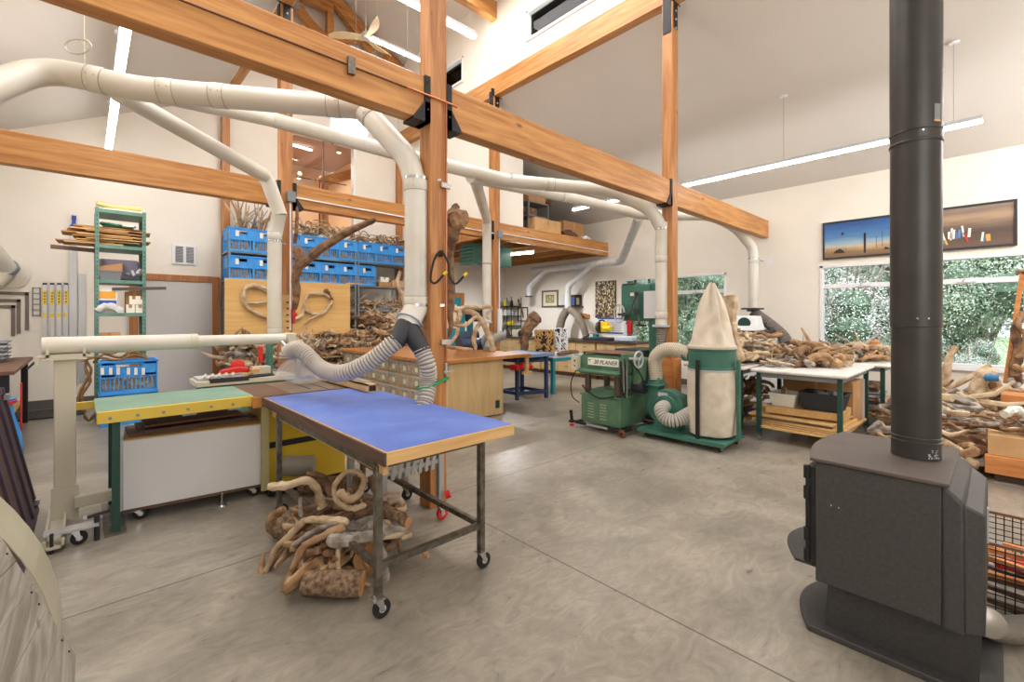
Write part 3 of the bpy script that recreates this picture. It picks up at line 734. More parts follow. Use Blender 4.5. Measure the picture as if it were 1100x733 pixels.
# ceiling fan
fz = 7.22; fx, fy = 4.15, 8.75
fn = thing('ceiling_fan', 'three-blade pale wooden ceiling fan on a long rod', 'fan', (fx, fy, fz))
MB().cyl((fx, fy, fz+.1), (fx, fy, zroof(fx)), .014, 10).lathe([(.05, -.1), (.07, 0)], (fx, fy, zroof(fx)), 16).build('downrod', M_silver, fn)
MB().lathe([(.001, -.07), (.07, -.055), (.10, 0), (.085, .06), (.03, .1)], (fx, fy, fz), 20).build('motor', M_silver, fn)
for k in range(3):
    a0 = k*2*PI/3+.35; m = MB(); prev = None
    for i in range(9):
        r = .06+i*.085; w = (.13, .13, .14, .155, .165, .16, .14, .10, .03)[i]; sw = .05*math.sin(i/8*PI)
        c_, s_ = math.cos(a0), math.sin(a0); zz = fz-.02+.015*i/8
        pa = Vector((fx+c_*r-s_*(w/2+sw), fy+s_*r+c_*(w/2+sw), zz+.02)); pb = Vector((fx+c_*r-s_*(-w/2+sw), fy+s_*r+c_*(-w/2+sw), zz-.02))
        n = len(m.v); m.v += [pa, pb, pb-Vector((0, 0, .012)), pa-Vector((0, 0, .012))]
        if prev is not None:
            for j in range(4): m.face([prev+j, prev+(j+1) % 4, n+(j+1) % 4, n+j])
        prev = n
    m.face([0, 1, 2, 3]); m.face([prev, prev+1, prev+2, prev+3])
    m.build('blade', mat('pale_ash_blade', (232, 208, 166), .5), fn)

# ================================================================== CAMERA, WORLD, SUN, ADDED FILL LIGHTS
cam = bpy.data.cameras.new('camera'); co = bpy.data.objects.new('camera', cam); COL.objects.link(co)
cam.sensor_width = 36; cam.lens = F_/1100*36; cam.clip_start = .05; cam.clip_end = 200
cam.shift_x = 0; cam.shift_y = (V0_-366.5)/1100
co.location = (0, 0, EYE); co.rotation_euler = (PI/2, 0, YAW-PI/2)
SC.camera = co
w = bpy.data.worlds.new('sky'); SC.world = w; w.use_nodes = True
nt = w.node_tree; bg = nt.nodes['Background']
sk = nt.nodes.new('ShaderNodeTexSky'); sk.sky_type = 'HOSEK_WILKIE'; sk.turbidity = 4; sk.ground_albedo = .4; sk.sun_direction = (.5, -.4, .75)
mxw = nt.nodes.new('ShaderNodeMix'); mxw.data_type = 'RGBA'; mxw.inputs[0].default_value = .85; nt.links.new(sk.outputs['Color'], mxw.inputs[6]); mxw.inputs[7].default_value = (.80, .84, .88, 1); nt.links.new(mxw.outputs[2], bg.inputs['Color']); bg.inputs['Strength'].default_value = 3.6
def area(loc, rot, sx, sy, e, col=(1, .975, .945)):  # fill panels added to brighten the room, not fittings in it
    li = bpy.data.lights.new('added_fill', 'AREA'); li.shape = 'RECTANGLE'; li.size = sx; li.size_y = sy; li.energy = e; li.color = col
    o = bpy.data.objects.new('added_fill', li); COL.objects.link(o); o.location = loc; o.rotation_euler = rot; return o
area((4.1, 4.6, 7.85), (0, 0, 0), 2.4, 6, 370)  # added fill high in the nave, out of view
area((4.1, 12.8, 5.7), (0, 0, 0), 1.6, 1.6, 60, (1, .85, .68))  # added fill brightening the upper room behind its glass
la = area((-1.3, 7.3, 4.1), (0, 0, 0), 1.0, 3.0, 160)  # added fill for the left aisle walls, out of view
la.rotation_euler = Vector((-.75, 0, .66)).to_track_quat('Z', 'Y').to_euler()
ra = area((8.3, -2.2, 3.9), (0, 0, 0), 2.4, 1.4, 150)  # added fill for the window side, out of view
ra.rotation_euler = Vector((0, -.85, .5)).to_track_quat('Z', 'Y').to_euler()
ls = bpy.data.lights.new('loft_fill', 'SPOT'); ls.energy = 260; ls.spot_size = 2.9; ls.spot_blend = .6; ls.shadow_soft_size = .04  # unseen spot added to brighten the dark corner under the loft
lo = bpy.data.objects.new('loft_fill', ls); COL.objects.link(lo); lo.location = (7.7, 8.4, 3.08)
area((4.1, -1.2, 6.5), (0, 0, 0), 3, 3, 120)  # added fill over the near bays, above the view
area((.2, 3.2, 4.85), (0, 0, 0), 2.0, 2.6, 90)  # added fill above the left ducts, out of view
fo = area((.2, -2.6, 2.9), (0, 0, 0), 3.4, 2.6, 130)  # added frontal fill from behind the camera
fo.rotation_euler = Vector((-.7, -.8, .02)).to_track_quat('Z', 'Y').to_euler()
sun = bpy.data.lights.new('sun', 'SUN'); sun.energy = 7.0; sun.angle = .1; so = bpy.data.objects.new('sun', sun); COL.objects.link(so); so.rotation_euler = Vector((-.35, -.5, 1.0)).to_track_quat('Z', 'Y').to_euler()
SC.view_settings.view_transform = 'Standard'; SC.view_settings.look = 'None'; SC.view_settings.exposure = 0; SC.view_settings.gamma = 1.0
# ================================================================== LEFT AND CENTRE
def legs(parent, pts, z0, z1, w, m, name='leg'):
    for x, y in pts: MB().b2(x-w/2, x+w/2, y-w/2, y+w/2, z0, z1).build(name, m, parent, bevel=.003)
# ---- blue outfeed table
t = thing('outfeed_table', 'blue-topped rolling table on a grey steel frame nearest the camera', 'table', (1.5, 3.07, 0))
bt = MB().b2(1.07, 1.93, 2.035, 4.10, .82, .885)
bt.build('table_core', M_maple, t, bevel=.002)
MB().b2(1.078, 1.922, 2.043, 4.092, .885, .8875).build('blue_top', M_bluetop, t)
MB().b2(1.058, 1.07, 2.03, 4.10, .818, .884).build('side_edge', M_dkply, t)
MB().b2(1.09, 1.115, 2.10, 3.95, .755, .82).build('apron', M_maple, t)
lg = ((1.075+.02, 2.17), (1.775, 2.17), (1.095, 3.80), (1.775, 3.80))
legs(t, lg, .10, .79, .038, M_steel)
for a, b in ((0, 1), (0, 2), (1, 3), (2, 3)):
    (xa, ya), (xb, yb) = lg[a], lg[b]
    MB().bar((xa, ya, .795), (xb, yb, .795), .036, .05).build('top_rail', M_steel, t)
    if (a, b) != (2, 3): MB().bar((xa, ya, .27), (xb, yb, .27), .032, .032).build('stretcher', M_steel, t)
for x, y in lg: castor(t, x, y, .11, .048)
# ---- table saw
t = thing('table_saw', 'table saw with green extension wing, yellow rail and yellow cabinet', 'saw', (1.4, 4.6, 0))
MB().b2(1.03, 2.1, 4.16, 4.98, .84, .885).b2(1.03, 1.3, 4.16, 4.98, .8855, .887, 1).build('saw_table', [mat('cast_iron', (150, 134, 118), .35, .5, col2=(120, 104, 90), scale=4), M_brown], t, bevel=.003)
MB().b2(1.0, 1.06, 4.14, 4.2, .80, .885).build('corner_block', M_counter, t)
MB().b2(.055, 1.03, 4.29, 5.0, .865, .885).build('extension_wing', M_sagelam, t)
MB().b2(.06, 1.28, 4.255, 4.29, .80, .883).build('front_rail', M_yellow, t, bevel=.003)
for i in range(8): MB().cyl((.13+i*.15, 4.25, .835), (.13+i*.15, 4.257, .835), .011, 10).build('rail_bolt', M_grey, t)
MB().b2(.06, 1.0, 4.31, 4.33, .80, .865).b2(.06, 1.0, 4.95, 4.98, .80, .865).build('rear_rail', M_yellow, t)
MB().b2(-.13, .06, 5.02, 5.06, .80, .86).build('rail_end', M_yellow, t)
for x in (.55, .86): MB().b2(x, x+.09, 4.30, 4.36, .78, .81).b2(x+.02, x+.05, 4.28, 4.36, .80, .82).build('bracket', M_ltgrey, t)
MB().b2(1.13, 1.80, 4.22, 4.93, .08, .84).build('cabinet', M_yellowm, t, bevel=.01)
MB().b2(1.125, 1.805, 4.215, 4.935, .43, .48).build('cabinet_stripe', M_black, t)
MB().b2(1.14, 1.79, 4.23, 4.92, .02, .08).build('plinth', M_black, t)
MB().b2(1.07, 1.125, 4.16, 4.20, .10, .80).build('switch_post', mat('olive_post', (168, 158, 112), .5), t)
MB().tube([(1.28, 4.2, .26), (1.33, 4.12, .26), (1.45, 4.05, .27)], [.09, .085, .08], 14).build('dust_port', M_flexg, t)
MB().b2(.14, .185, 4.275, 4.315, .02, .80).build('leg', M_dkgreen, t)
MB().b2(.14, .185, 4.93, 4.97, .02, .80).build('leg', M_dkgreen, t)
MB().b2(.10, .22, 4.26, 5.0, .0, .02).build('foot_plate', M_steel, t)
# blade slot line
MB().b2(1.50, 1.515, 4.3, 4.9, .8852, .887).b2(1.62, 1.63, 4.2, 4.95, .8852, .887).build('slot', M_black, t)
# ---- rip fence
f0 = atZ(326, 408, .95); 
t = thing('rip_fence', 'pale box-section rip fence lying across the saw beside the blue table', 'fence', (1.86, 4.2, .888))
fx0, fx1, fy0, fy1 = 1.78, 1.88, 3.72, 4.95
MB().b2(fx0, fx1, fy0, fy1, .888, .895).b2(fx0, fx0+.014, fy0, fy1, .888, .96).b2(fx1-.014, fx1, fy0, fy1, .888, .96).b2(fx0, fx1, fy0, fy1, .948, .96).build('fence_body', M_maple, t)
MB().b2(fx0+.03, fx1-.02, fy0+.1, fy0+.5, .961, .975).build('fence_plate', M_silver, t, bevel=.002)
MB().b2(fx0+.016, fx1-.016, fy0+.02, fy0+.03, .897, .946).build('fence_core', M_dark, t)
# ---- overarm guard: boom, post, guard
t = thing('overarm_blade_guard', 'cream overarm boom on a square post carrying the clear saw blade guard', 'blade guard', (0, 4.8, 0))
y = 4.82; a = atY(45, 368, y); b = atY(308, 366.5, y); zz = (a.z+b.z)/2
MB().tube([(a.x, y, zz), (a.x+.95, y, zz)], .064, 24).build('boom_outer', M_duct, t)
MB().tube([(a.x+.93, y, zz), (b.x-.02, y, zz)], .049, 24).build('boom_inner', M_duct, t)
MB().tube([(a.x+.90, y, zz), (a.x+.955, y, zz)], .067, 24).build('boom_collar', M_cream, t)
MB().tube([(b.x-.02, y, zz), (b.x+.06, y, zz)], .056, 20).b2(b.x-.01, b.x+.07, y-.065, y+.0, zz-.04, zz+.05).build('boom_end_block', M_cream, t, bevel=.006)
px = atY(70, 400, y).x; zp = zz-.085
MB().b2(px-.06, px+.06, y-.05, y+.05, .10, zp).build('post', M_cream, t, bevel=.006)
m = MB(); m.b2(px-.10, px+.12, y-.09, y+.09, zp-.02, zp+.02)
for s in (-.09, .105): m.b2(px+s-.008, px+s+.008, y-.09, y+.09, zp, zp+.06)
for s in (-1, 1): m.cyl((px-.14, y+s*.06, zp), (px+.16, y+s*.06, zp), .010, 8)
m.b2(px-.16, px-.13, y-.1, y-.05, zp-.05, zp+.01); m.bar((px-.14, y-.09, zp-.01), (px-.19, y-.1, zp-.07), .014, .014, mi=1)
m.build('boom_clamp', [M_cream, M_dark], t)
m = MB(); m.b2(px-.09, px-.075, y-.62, y+.1, .03, .09); m.b2(px-.005, px+.01, y-.62, y-.05, .03, .09); m.b2(px-.09, px+.01, y-.62, y+.1, .03, .045); m.b2(px-.075, px+.075, y-.07, y-.055, .03, .28)
m.build('base_channel', M_cream, t)
MB().b2(px+.05, px+.78, y-.13, y-.05, .12, .20).build('cross_arm', M_cream, t, bevel=.004)
m = MB(); m.b2(px-.09, px+.18, y-.60, y-.50, .11, .125); m.b2(px+.10, px+.2, y-.46, y-.38, .115, .13); m.build('foot_plate', M_silver, t)
for x_, y_ in ((px+.06, y-.55),): castor(t, x_, y_, .115, .045)
castor(t, px+.33, y+.45, .24, .05)
m = MB(); m.cyl((px+.17, y-.55, .0), (px+.17, y-.55, .17), .016, 10); m.bar((px+.12, y-.55, .17), (px+.24, y-.55, .185), .016, .02); m.build('levelling_foot', M_dark, t); MB().cyl((px-.05, y-.6, 0), (px-.05, y-.6, .13), .010, 10).build('levelling_foot', M_dark, t)
gx, gy = 1.43, 4.55
gp = [(gx+.02, gy, .905), (gx+.30, gy, .905), (gx+.30, gy, .97), (gx+.24, gy, 1.12), (gx+.14, gy, 1.20), (gx+.06, gy, 1.16), (gx-.04, gy, 1.10), (gx-.13, gy, 1.0)]
m = MB().ext(gp, (0, .02, 0)); m.ext(gp, (0, .004, 0)); m2 = MB().ext([(p[0], p[1]+.14, p[2]) for p in gp], (0, .004, 0))
top_ = MB()
for i in range(2, len(gp)-1): 
    p, q = Vector(gp[i]), Vector(gp[i+1]); top_.bar(p+Vector((0, .07, 0)), q+Vector((0, .07, 0)), .14, .004)
gm = MB().ext(gp, (0, .004, 0)); gm.ext([(p[0], p[1]+.14, p[2]) for p in gp], (0, .004, 0))
gm.v += top_.v; off = len(gm.v)-len(top_.v)
for f_, mm in zip(top_.f, top_.m): gm.face([i+off for i in f_], 0)
gm.build('clear_guard', M_clear, t)
MB().tube([(1.40, 4.78, zz-.03), (1.45, 4.70, 1.22), (1.50, 4.62, 1.15)], .016, 8).b2(gx+.05, gx+.09, gy+.05, gy+.09, .95, 1.2).build('guard_arm', M_silver, t)
MB().lathe([(.07, 0), (.075, .02), (.07, .06)], (1.50, 4.60, 1.17), 18).build('hose_port', M_ltgrey, t)
# ---- white rolling cabinet with stacked brown sheets
t = thing('rolling_cabinet', 'low white rolling cabinet under the green saw wing', 'cabinet', (.7, 4.75, 0))
MB().b2(.24, 1.16, 4.47, 4.98, .10, .625).build('carcass', M_plyface, t, bevel=.002)
MB().b2(.238, 1.162, 4.445, 4.472, .105, .62).build('front_panel', M_whitelam, t, bevel=.004)
MB().b2(.22, .24, 4.46, 4.98, .10, .63).b2(1.16, 1.18, 4.44, 4.98, .10, .63).build('side_panel', M_whitelam, t)
MB().b2(.22, 1.18, 4.46, 5.0, .08, .10).build('base_frame', M_brown, t)
for x in (.32, 1.08):
    for y_ in (4.50, 4.92): castor(t, x, y_, .082, .044)
t.rotation_euler.z = -.12; t.location.y -= .06
MB().cyl((.86, 4.42, 0), (.86, 4.42, .1), .008, 8).lathe([(.035, 0), (.03, .012), (.001, .02)], (.86, 4.42, 0), 16).build('levelling_foot', M_chrome, t)
for i, (x0, x1, y0_, z0_, m_) in enumerate(((.24, 1.14, 4.52, .632, M_brown), (.30, 1.05, 4.50, .652, M_dkply), (.34, 1.00, 4.50, .69, mat('red_brown_board', (112, 66, 44), .6)))):
    tag(MB().b2(x0, x1, y0_, 4.9, z0_, z0_+.016).build('wood_sheet', m_, bevel=.002), ['brown sheet lowest on the white cabinet', 'dark brown sheet in the middle of the stack on the white cabinet', 'reddish sheet topmost on the white cabinet'][i], 'board', 'sheets on the white cabinet')
# ---- leaning dark frames, cream sheet and weathered planks at the left edge
def lean(mb, x0, x1, ztop, y0, y1, th, mi=0):
    mb.ext([(x0, y0, 0), (x0+th, y0, .0), (x1+th, y0, ztop), (x1, y0, ztop)], (0, y1-y0, 0), mi)
sb = thing('workbench', 'low plywood bench at the left edge behind the leaning frames', 'workbench', (-1.2, 3, 0))
MB().b2(-1.8, -.62, .8, 5.0, .84, .88).build('bench_top', M_plyface, sb, bevel=.003); MB().b2(-1.75, -.7, .9, 4.9, .08, .84).build('bench_body', M_brown, sb); MB().b2(-1.7, -.74, .95, 4.85, 0, .08).build('plinth', M_black, sb)
for i, (dx_, hh) in enumerate(((0, 1.0), (-.055, .96), (-.11, .99), (-.165, .93))):
    t = thing('leaning_frame', ['dark purple frame with a wood core leaning nearest the open floor', 'dark purple frame leaning second from the open floor', 'dark purple frame leaning third from the open floor', 'dark purple frame leaning closest to the bench at the left'][i], 'frame', (-.28+dx_, 4.5, 0))
    m = MB(); lean(m, -.30+dx_, -.49+dx_, hh, 5.22-i*.02, 5.26-i*.02, .035); lean(m, -.30+dx_, -.49+dx_, hh, 3.6, 3.64, .035); m.ext([(-.49+dx_, 3.6, hh-.04), (-.455+dx_, 3.6, hh-.04), (-.462+dx_, 3.6, hh), (-.497+dx_, 3.6, hh)], (0, 1.64, 0)); m.ext([(-.30+dx_, 3.6, 0), (-.265+dx_, 3.6, 0), (-.272+dx_, 3.6, .04), (-.307+dx_, 3.6, .04)], (0, 1.64, 0))
    m.build('frame', M_purple, t)
    m = MB(); lean(m, -.292+dx_, -.482+dx_, hh-.02, 3.64, 5.22-i*.02, .012); m.build('panel', M_dkply, t)
    for ys_ in (4.90, 4.55, 4.2): st = MB(); lean(st, -.30+dx_, -.49+dx_, hh-.01, ys_, ys_+.10, .036); st.build('stile', M_purple, t)
    m = MB()
    for q in (.08, .93): m.b2(-.275+dx_-.19*q, -.245+dx_-.19*q, 5.18, 5.28-i*.02, q-.02, q+.02)
    m.build('clamp', M_chrome, t)
m = MB(); prev = None
for i in range(9):
    f = i/8; x = -.086-.02*f-.27*f*f; z = .78*f
    if prev: m.ext([prev, (x, 2.93, z), (x-.004, 2.93, z), (prev[0]-.004, 2.93, prev[2])], (0, 3.34-2.93, 0))
    prev = (x, 2.93, z)
tag(m.build('flexible_sheet', M_tan), 'thin cream flexible sheet leaning behind the weathered planks', 'sheet')
t = thing('plank_panel', 'panel of weathered grey planks leaning at the lower left corner', 'panel', (-.1, 1.9, 0))
def clipz(poly, lim, keep_above):
    out = []
    for (ya, za), (yb_, zb__) in zip(poly, poly[1:]+poly[:1]):
        ia = (za >= lim) if keep_above else (za <= lim); ib = (zb__ >= lim) if keep_above else (zb__ <= lim)
        if ia: out.append((ya, za))
        if ia != ib: f = (lim-za)/(zb__-za); out.append((ya+(yb_-ya)*f, lim))
    return out
for i in range(-4, 9):
    z0_, z1_ = i*.125, i*.125+.122; ye = 2.89-random.random()*.015; sl = .19*(ye-.95)
    pg = clipz(clipz([(.95, z0_+sl), (ye, z0_), (ye, z1_), (.95, z1_+sl)], .0, True), 1.12, False)
    if len(pg) < 3: continue
    MB().ext([(-.03-z_*.37, y_, z_) for y_, z_ in pg], (-.022, 0, -.006)).build('plank', wood('weathered_board_y', (170, 164, 154), (124, 116, 106), 1, .85, 1.3), t, bevel=.002)
m = MB()
for z_ in (.06, .31, .56, .81):
    for s in (0, .06): x_ = -.03-(z_+s)*.37; MB().cyl((x_, 2.82, z_+s), (x_+.004, 2.82, z_+s+.002), .005, 6).build('nail', M_black, t)
# ---- workbench under the window of squares at the far left
t = thing('workbench', 'brown-topped workbench at the far left edge below the hanging squares', 'workbench', (-1.2, 8.6, 0))
MB().b2(-1.84, -.56, 7.35, 9.8, .91, .95).build('bench_top', M_brown, t, bevel=.004)
legs(t, ((-.64, 7.45), (-.64, 9.7), (-1.75, 7.45), (-1.75, 9.7)), 0, .91, .07, M_black)
MB().b2(-1.8, -.66, 7.5, 9.7, .3, .33).build('shelf', M_plyface, t)
def tub(name, c, w, d, h, m, label, cat, group=None, n=1, rim=.012, taper=.85):
    t = thing(name, label, cat, c, 0, group); x, y, z = c
    mb = MB(); th = .006
    o_ = [(-w/2, -d/2), (w/2, -d/2), (w/2, d/2), (-w/2, d/2)]; n0 = len(mb.v)
    for s, zz_ in ((taper, 0), (1, h), (1, h), (.96, h), (taper*.96, th)):
        for a_, b_ in o_:
            k = s+(rim*2/w if (s == 1) else 0); mb.v.append(Vector((x+a_*k, y+b_*k, z+zz_)))
    mb.face([0, 3, 2, 1])
    for L_ in range(4):
        for i in range(4): mb.face([L_*4+i, L_*4+(i+1) % 4, (L_+1)*4+(i+1) % 4, (L_+1)*4+i])
    mb.face([16, 17, 18, 19]); mb.build('body', m, t)
    r_ = MB(); k = 1+rim*2/w
    for i in range(4):
        p, q = o_[i], o_[(i+1) % 4]; r_.bar((x+p[0]*k, y+p[1]*k, z+h), (x+q[0]*k, y+q[1]*k, z+h), .014, .018)
    r_.build('rim', m, t); return t
c = atZ(4, 384, .95)
for i in range(5): tub('storage_tub', (c.x-.10, c.y-.9, .951+i*.05), .42, .5, .06, M_ltgrey if i % 2 else M_grey, 'grey tub, number %s from the bottom of the nested stack on the left bench' % ('one', 'two', 'three', 'four', 'five')[i], 'tub', 'nested grey tubs')
def carton(x0, x1, y0, y1, z0, z1, label, m=None, group=None, face='x'):
    t = thing('cardboard_box', label, 'box', ((x0+x1)/2, (y0+y1)/2, z0), 0, group)
    MB().b2(x0, x1, y0, y1, z0, z1).build('body', m or M_card, t, bevel=.003)
    ym = (y0+y1)/2
    MB().b2(x0-.002, x1+.002, ym-.02, ym+.02, z1, z1+.002).b2(x0-.003, x0-.001, ym-.02, ym+.02, z1-(z1-z0)*.4, z1).b2((x0+x1)/2-.02, (x0+x1)/2+.02, y0-.003, y0-.001, z1-(z1-z0)*.4, z1).build('tape', M_card2 if m is None or m is M_card else M_card, t)
    MB().b2(x0+.004, x1-.004, ym-.002, ym+.002, z1+.001, z1+.004).build('flap_seam', M_brown, t)
    return t
carton(-1.05, -.68, 7.7, 8.15, .335, .75, 'cardboard box on the shelf under the far left bench')
t = thing('fabric_sack', 'blue woven sack slumped below the far left bench', 'sack', (-.62, 7.2, 0))
m = MB().lathe([(.12, 0), (.17, .1), (.16, .3), (.13, .5), (.10, .62), (.13, .68)], (-.66, 7.15, 0), 16, wob=lambda a, h: 1+.12*math.sin(3*a+h*9)+.06*math.sin(7*a)); m.build('body', M_crate, t)
MB().lathe([(.135, .63), (.14, .645), (.135, .66)], (-.66, 7.15, 0), 16).build('band', M_red, t)
tag(MB().b2(-.515, -.50, 7.3, 7.34, .2, .82).build('red_folder', M_red, bevel=.003), 'thin red board standing at the end of the far left bench', 'board')
tag(MB().b2(-1.8, .0, 9.85, 10.7, 0.0, .02).build('dark_floor_strip', mat('dark_strip', (58, 56, 56), .8), bevel=.004), 'thin dark strip along the foot of the back wall', 'mat')  # thin dark slab on the floor before the back wall
# ---- tools hung on the back wall
yw = YB-.03
for i, u in enumerate((48, 56, 63.5, 71)):
    a = atY(u, 306, yw); t = thing('spirit_level', 'silver spirit level hung on the back wall, %s of the row of four' % ('leftmost', 'second from left', 'third from left', 'rightmost')[i], 'level', (a.x, YB, .8), 0, 'spirit levels on the back wall')
    MB().b2(a.x-.03, a.x+.03, YB-.035, YB, .95, a.z).build('bar', M_silver, t, bevel=.003)
    MB().b2(a.x-.022, a.x+.022, YB-.038, YB-.034, a.z-.34, a.z-.10).build('label_sticker', M_yelbr, t)
    m = MB()
    for k in range(4): m.box((a.x, YB-.040, a.z-.14-.05*k), (.018, .003, .02), (0, .4*(-1)**k, 0))
    m.build('sticker_marks', M_dark, t)
    MB().b2(a.x-.026, a.x+.026, YB-.04, YB, a.z, a.z+.03).build('end_cap', M_dark, t); MB().b2(a.x-.02, a.x+.02, YB-.039, YB-.03, a.z-.55, a.z-.48).build('vial', M_yelbr, t)
for i, (u, v, vb) in enumerate(((31, 314, 350), (22, 321.5, 341), (16, 328, 341))):
    a = atY(u, v, yw); m = MB().b2(a.x-.9, a.x, YB-.02, YB, a.z-.05, a.z).b2(a.x-.045, a.x, YB-.02, YB, a.z-.62+.06*i, a.z)
    tag(m.build('framing_square', mat('grey_square', (118, 108, 100), .5, .3)), ['largest dark framing square hung on the back wall', 'middle framing square nested inside the largest', 'smallest framing square nested innermost'][i], 'square', None)
a = atY(39, 309, yw); m = MB().b2(a.x-.05, a.x-.035, YB-.02, YB, a.z-.48, a.z).b2(a.x+.035, a.x+.05, YB-.02, YB, a.z-.48, a.z)
for k in range(6): m.b2(a.x-.05, a.x+.05, YB-.02, YB, a.z-.015-k*.09, a.z-k*.09)
tag(m.build('slotted_gauge', M_grey), 'grey slotted gauge hung left of the spirit levels', 'gauge')
a = atY(82, 232, yw); t = thing('long_squeegee', 'tall aluminium straight edge with blue handle standing against the back wall', 'straight edge', (a.x, YB, .3))
MB().b2(a.x-.09, a.x+.01, YB-.03, YB, .35, a.z-.26).b2(a.x+.03, a.x+.12, YB-.025, YB, .4, a.z-1.0).build('blade', M_silver, t, bevel=.003)
MB().b2(a.x-.06, a.x-.0, YB-.05, YB, a.z-.08, a.z).ext([(a.x-.10, YB-.05, a.z-.26), (a.x+.04, YB-.05, a.z-.26), (a.x+.04, YB-.05, a.z-.2), (a.x-.0, YB-.05, a.z-.15), (a.x-.01, YB-.05, a.z-.06), (a.x-.05, YB-.05, a.z-.06), (a.x-.06, YB-.05, a.z-.15), (a.x-.10, YB-.05, a.z-.2)], (0, .05, 0)).build('handle', mat('blue_handle', (24, 76, 176), .4), t)

# ---- shared crate
def crate_proto(w, d, h, label, slots_front=8, card=True):
    t = thing('plastic_crate', label, 'crate', (0, 0, 0), 0)
    m = MB(); th = .012; hw, hd = w/2, d/2; zm = h*.48
    m.b2(-hw+.01, hw-.01, -hd+.01, hd-.01, 0, .012)
    for s in (-1, 1):
        y0_, y1_ = (s*hd-th, s*hd) if s > 0 else (s*hd, s*hd+th)
        m.b2(-hw, hw, y0_, y1_, 0, .045); m.b2(-hw, hw, y0_, y1_, zm, zm+.05); m.b2(-hw, hw, y0_, y1_, h-.05, h)
        m.b2(-hw, -hw+w*.24, y0_, y1_, zm, h); m.b2(hw-w*.24, hw, y0_, y1_, zm, h); m.b2(-hw+w*.24, hw-w*.24, y0_, y1_, zm+.05, h-.115)
        n = slots_front
        for k in range(n+1): xx = -hw+(w-.014)*k/n; m.b2(xx, xx+.014, y0_, y1_, .04, zm)
        x0_, x1_ = (s*hw-th, s*hw) if s > 0 else (s*hw, s*hw+th)
        m.b2(x0_, x1_, -hd, hd, 0, .045); m.b2(x0_, x1_, -hd, hd, zm, h)
        n = int(slots_front*d/w)
        for k in range(n+1): yy_ = -hd+(d-.014)*k/n; m.b2(x0_, x1_, yy_, yy_+.014, .04, zm)
    for a_, b_ in ((-hw, -hd), (hw, -hd), (hw, hd), (-hw, hd)): m.b2(a_-.008, a_+.008, b_-.008, b_+.008, 0, h)
    m.build('body', M_crate, t, local=True)
    r = MB()
    for i in range(4):
        cs = [(-hw, -hd), (hw, -hd), (hw, hd), (-hw, hd)]; p, q = cs[i], cs[(i+1) % 4]
        r.bar((p[0]*1.03, p[1]*1.02, h-.008), (q[0]*1.03, q[1]*1.02, h-.008), .022, .022); r.bar((p[0]*1.02, p[1]*1.015, zm+.012), (q[0]*1.02, q[1]*1.015, zm+.012), .014, .014)
        if not i % 2: r.bar((p[0]*.5, p[1]*1.03, zm+.05), (p[0]*.5, p[1]*1.03, h-.05), .014, .014); r.bar((q[0]*.5, p[1]*1.03, zm+.05), (q[0]*.5, p[1]*1.03, h-.05), .014, .014)
    r.build('rim', M_crate, t, local=True)
    if card: MB().b2(-.11, -.05, -hd-.016, -hd-.013, zm+.07, h-.06).build('card', M_tag, t, local=True)
    g = MB()
    for i in range(14):
        a_ = Vector((random.uniform(-hw, hw)*.85, -hd+.03+random.random()*.1, random.uniform(.02, zm-.03))); b_ = a_+Vector((random.uniform(-.16, .16), random.uniform(0, .2), random.uniform(.0, .16)))
        b_.x = max(-hw+.03, min(hw-.03, b_.x)); g.tube([a_, b_], random.uniform(.012, .024), 6)
    g.b2(-hw+.02, hw-.02, -hd+.08, hd-.02, .014, zm*.9); g.build('contents', M_drifts[0], t, local=True)
    return t
CR = crate_proto(.415, .52, .465, 'x')
WID = (3.3-2.0)
# grey shelving along the back wall
Ys0, Ys1 = 10.14, 10.70
xs = (2.0, 3.3, 4.6, 5.9)
LV = (.25, .72, 1.2, 1.70, 2.27, 2.82)
for i in range(3):
    t = thing('metal_shelving', ['grey steel shelving unit at the left end behind the plywood board', 'grey steel shelving unit behind the right half of the plywood board', 'grey steel shelving unit beside the window of the cream hose post, full of sticks'][i] if i < 2 else 'grey steel shelving unit right of the plywood board, open and full of sticks', 'shelving', ((xs[i]+xs[i+1])/2, 10.4, 0))
    x0, x1 = xs[i]+.01, xs[i+1]-.01
    for x_ in (x0, x1-.05):
        for y_ in (Ys0, Ys1-.04):
            m = MB().b2(x_, x_+.05, y_, y_+.005, 0, 3.18 if i < 3 else 3.0).b2(x_ if x_ == x0 else x_+.045, x_+.005 if x_ == x0 else x_+.05, y_, y_+.04, 0, 3.18)
            for k in range(28): m.b2(x_+.02, x_+.03, y_-.001, y_+.001, .1+k*.11, .13+k*.11, 1)
            m.build('upright', [M_galv, M_dark], t)
    for z_ in LV: MB().b2(x0, x1, Ys0+.006, Ys1-.006, z_-.03, z_).build('shelf', M_galv, t, bevel=.002)
ordn = ('leftmost', 'second from the left', 'third from the left', 'fourth from the left', 'fifth from the left', 'sixth from the left', 'seventh from the left', 'eighth from the left', 'rightmost')
first = True; n = 0
for tier, z_ in ((0, 2.82), (1, 2.27)):
    for k in range(9 if tier == 0 else 7):
        x_ = xs[k//3]+.055+.2+(k % 3)*.425-.01
        if first: o = CR; first = False; o.location = (x_, Ys0+.255, z_)
        else: o = dup(CR, (x_+random.uniform(-.006, .006), Ys0+.255+random.uniform(-.01, .01), z_))
        nm = ordn[k] if tier == 0 else (ordn[k] if k < 6 else 'rightmost')
        o['label'] = 'blue slotted crate on the %s tier of the grey shelving, %s' % ('upper' if tier == 0 else 'lower', nm); o['group'] = 'blue crates on the grey shelving'
carton(4.6+.56, 5.05+.42, 10.16, 10.5, 2.272, 2.38, 'flat cardboard box right of the blue crates with a white box on it', M_card)
carton(5.20, 5.42, 10.17, 10.45, 2.385, 2.5, 'small white box on the flat cardboard box', M_tag)
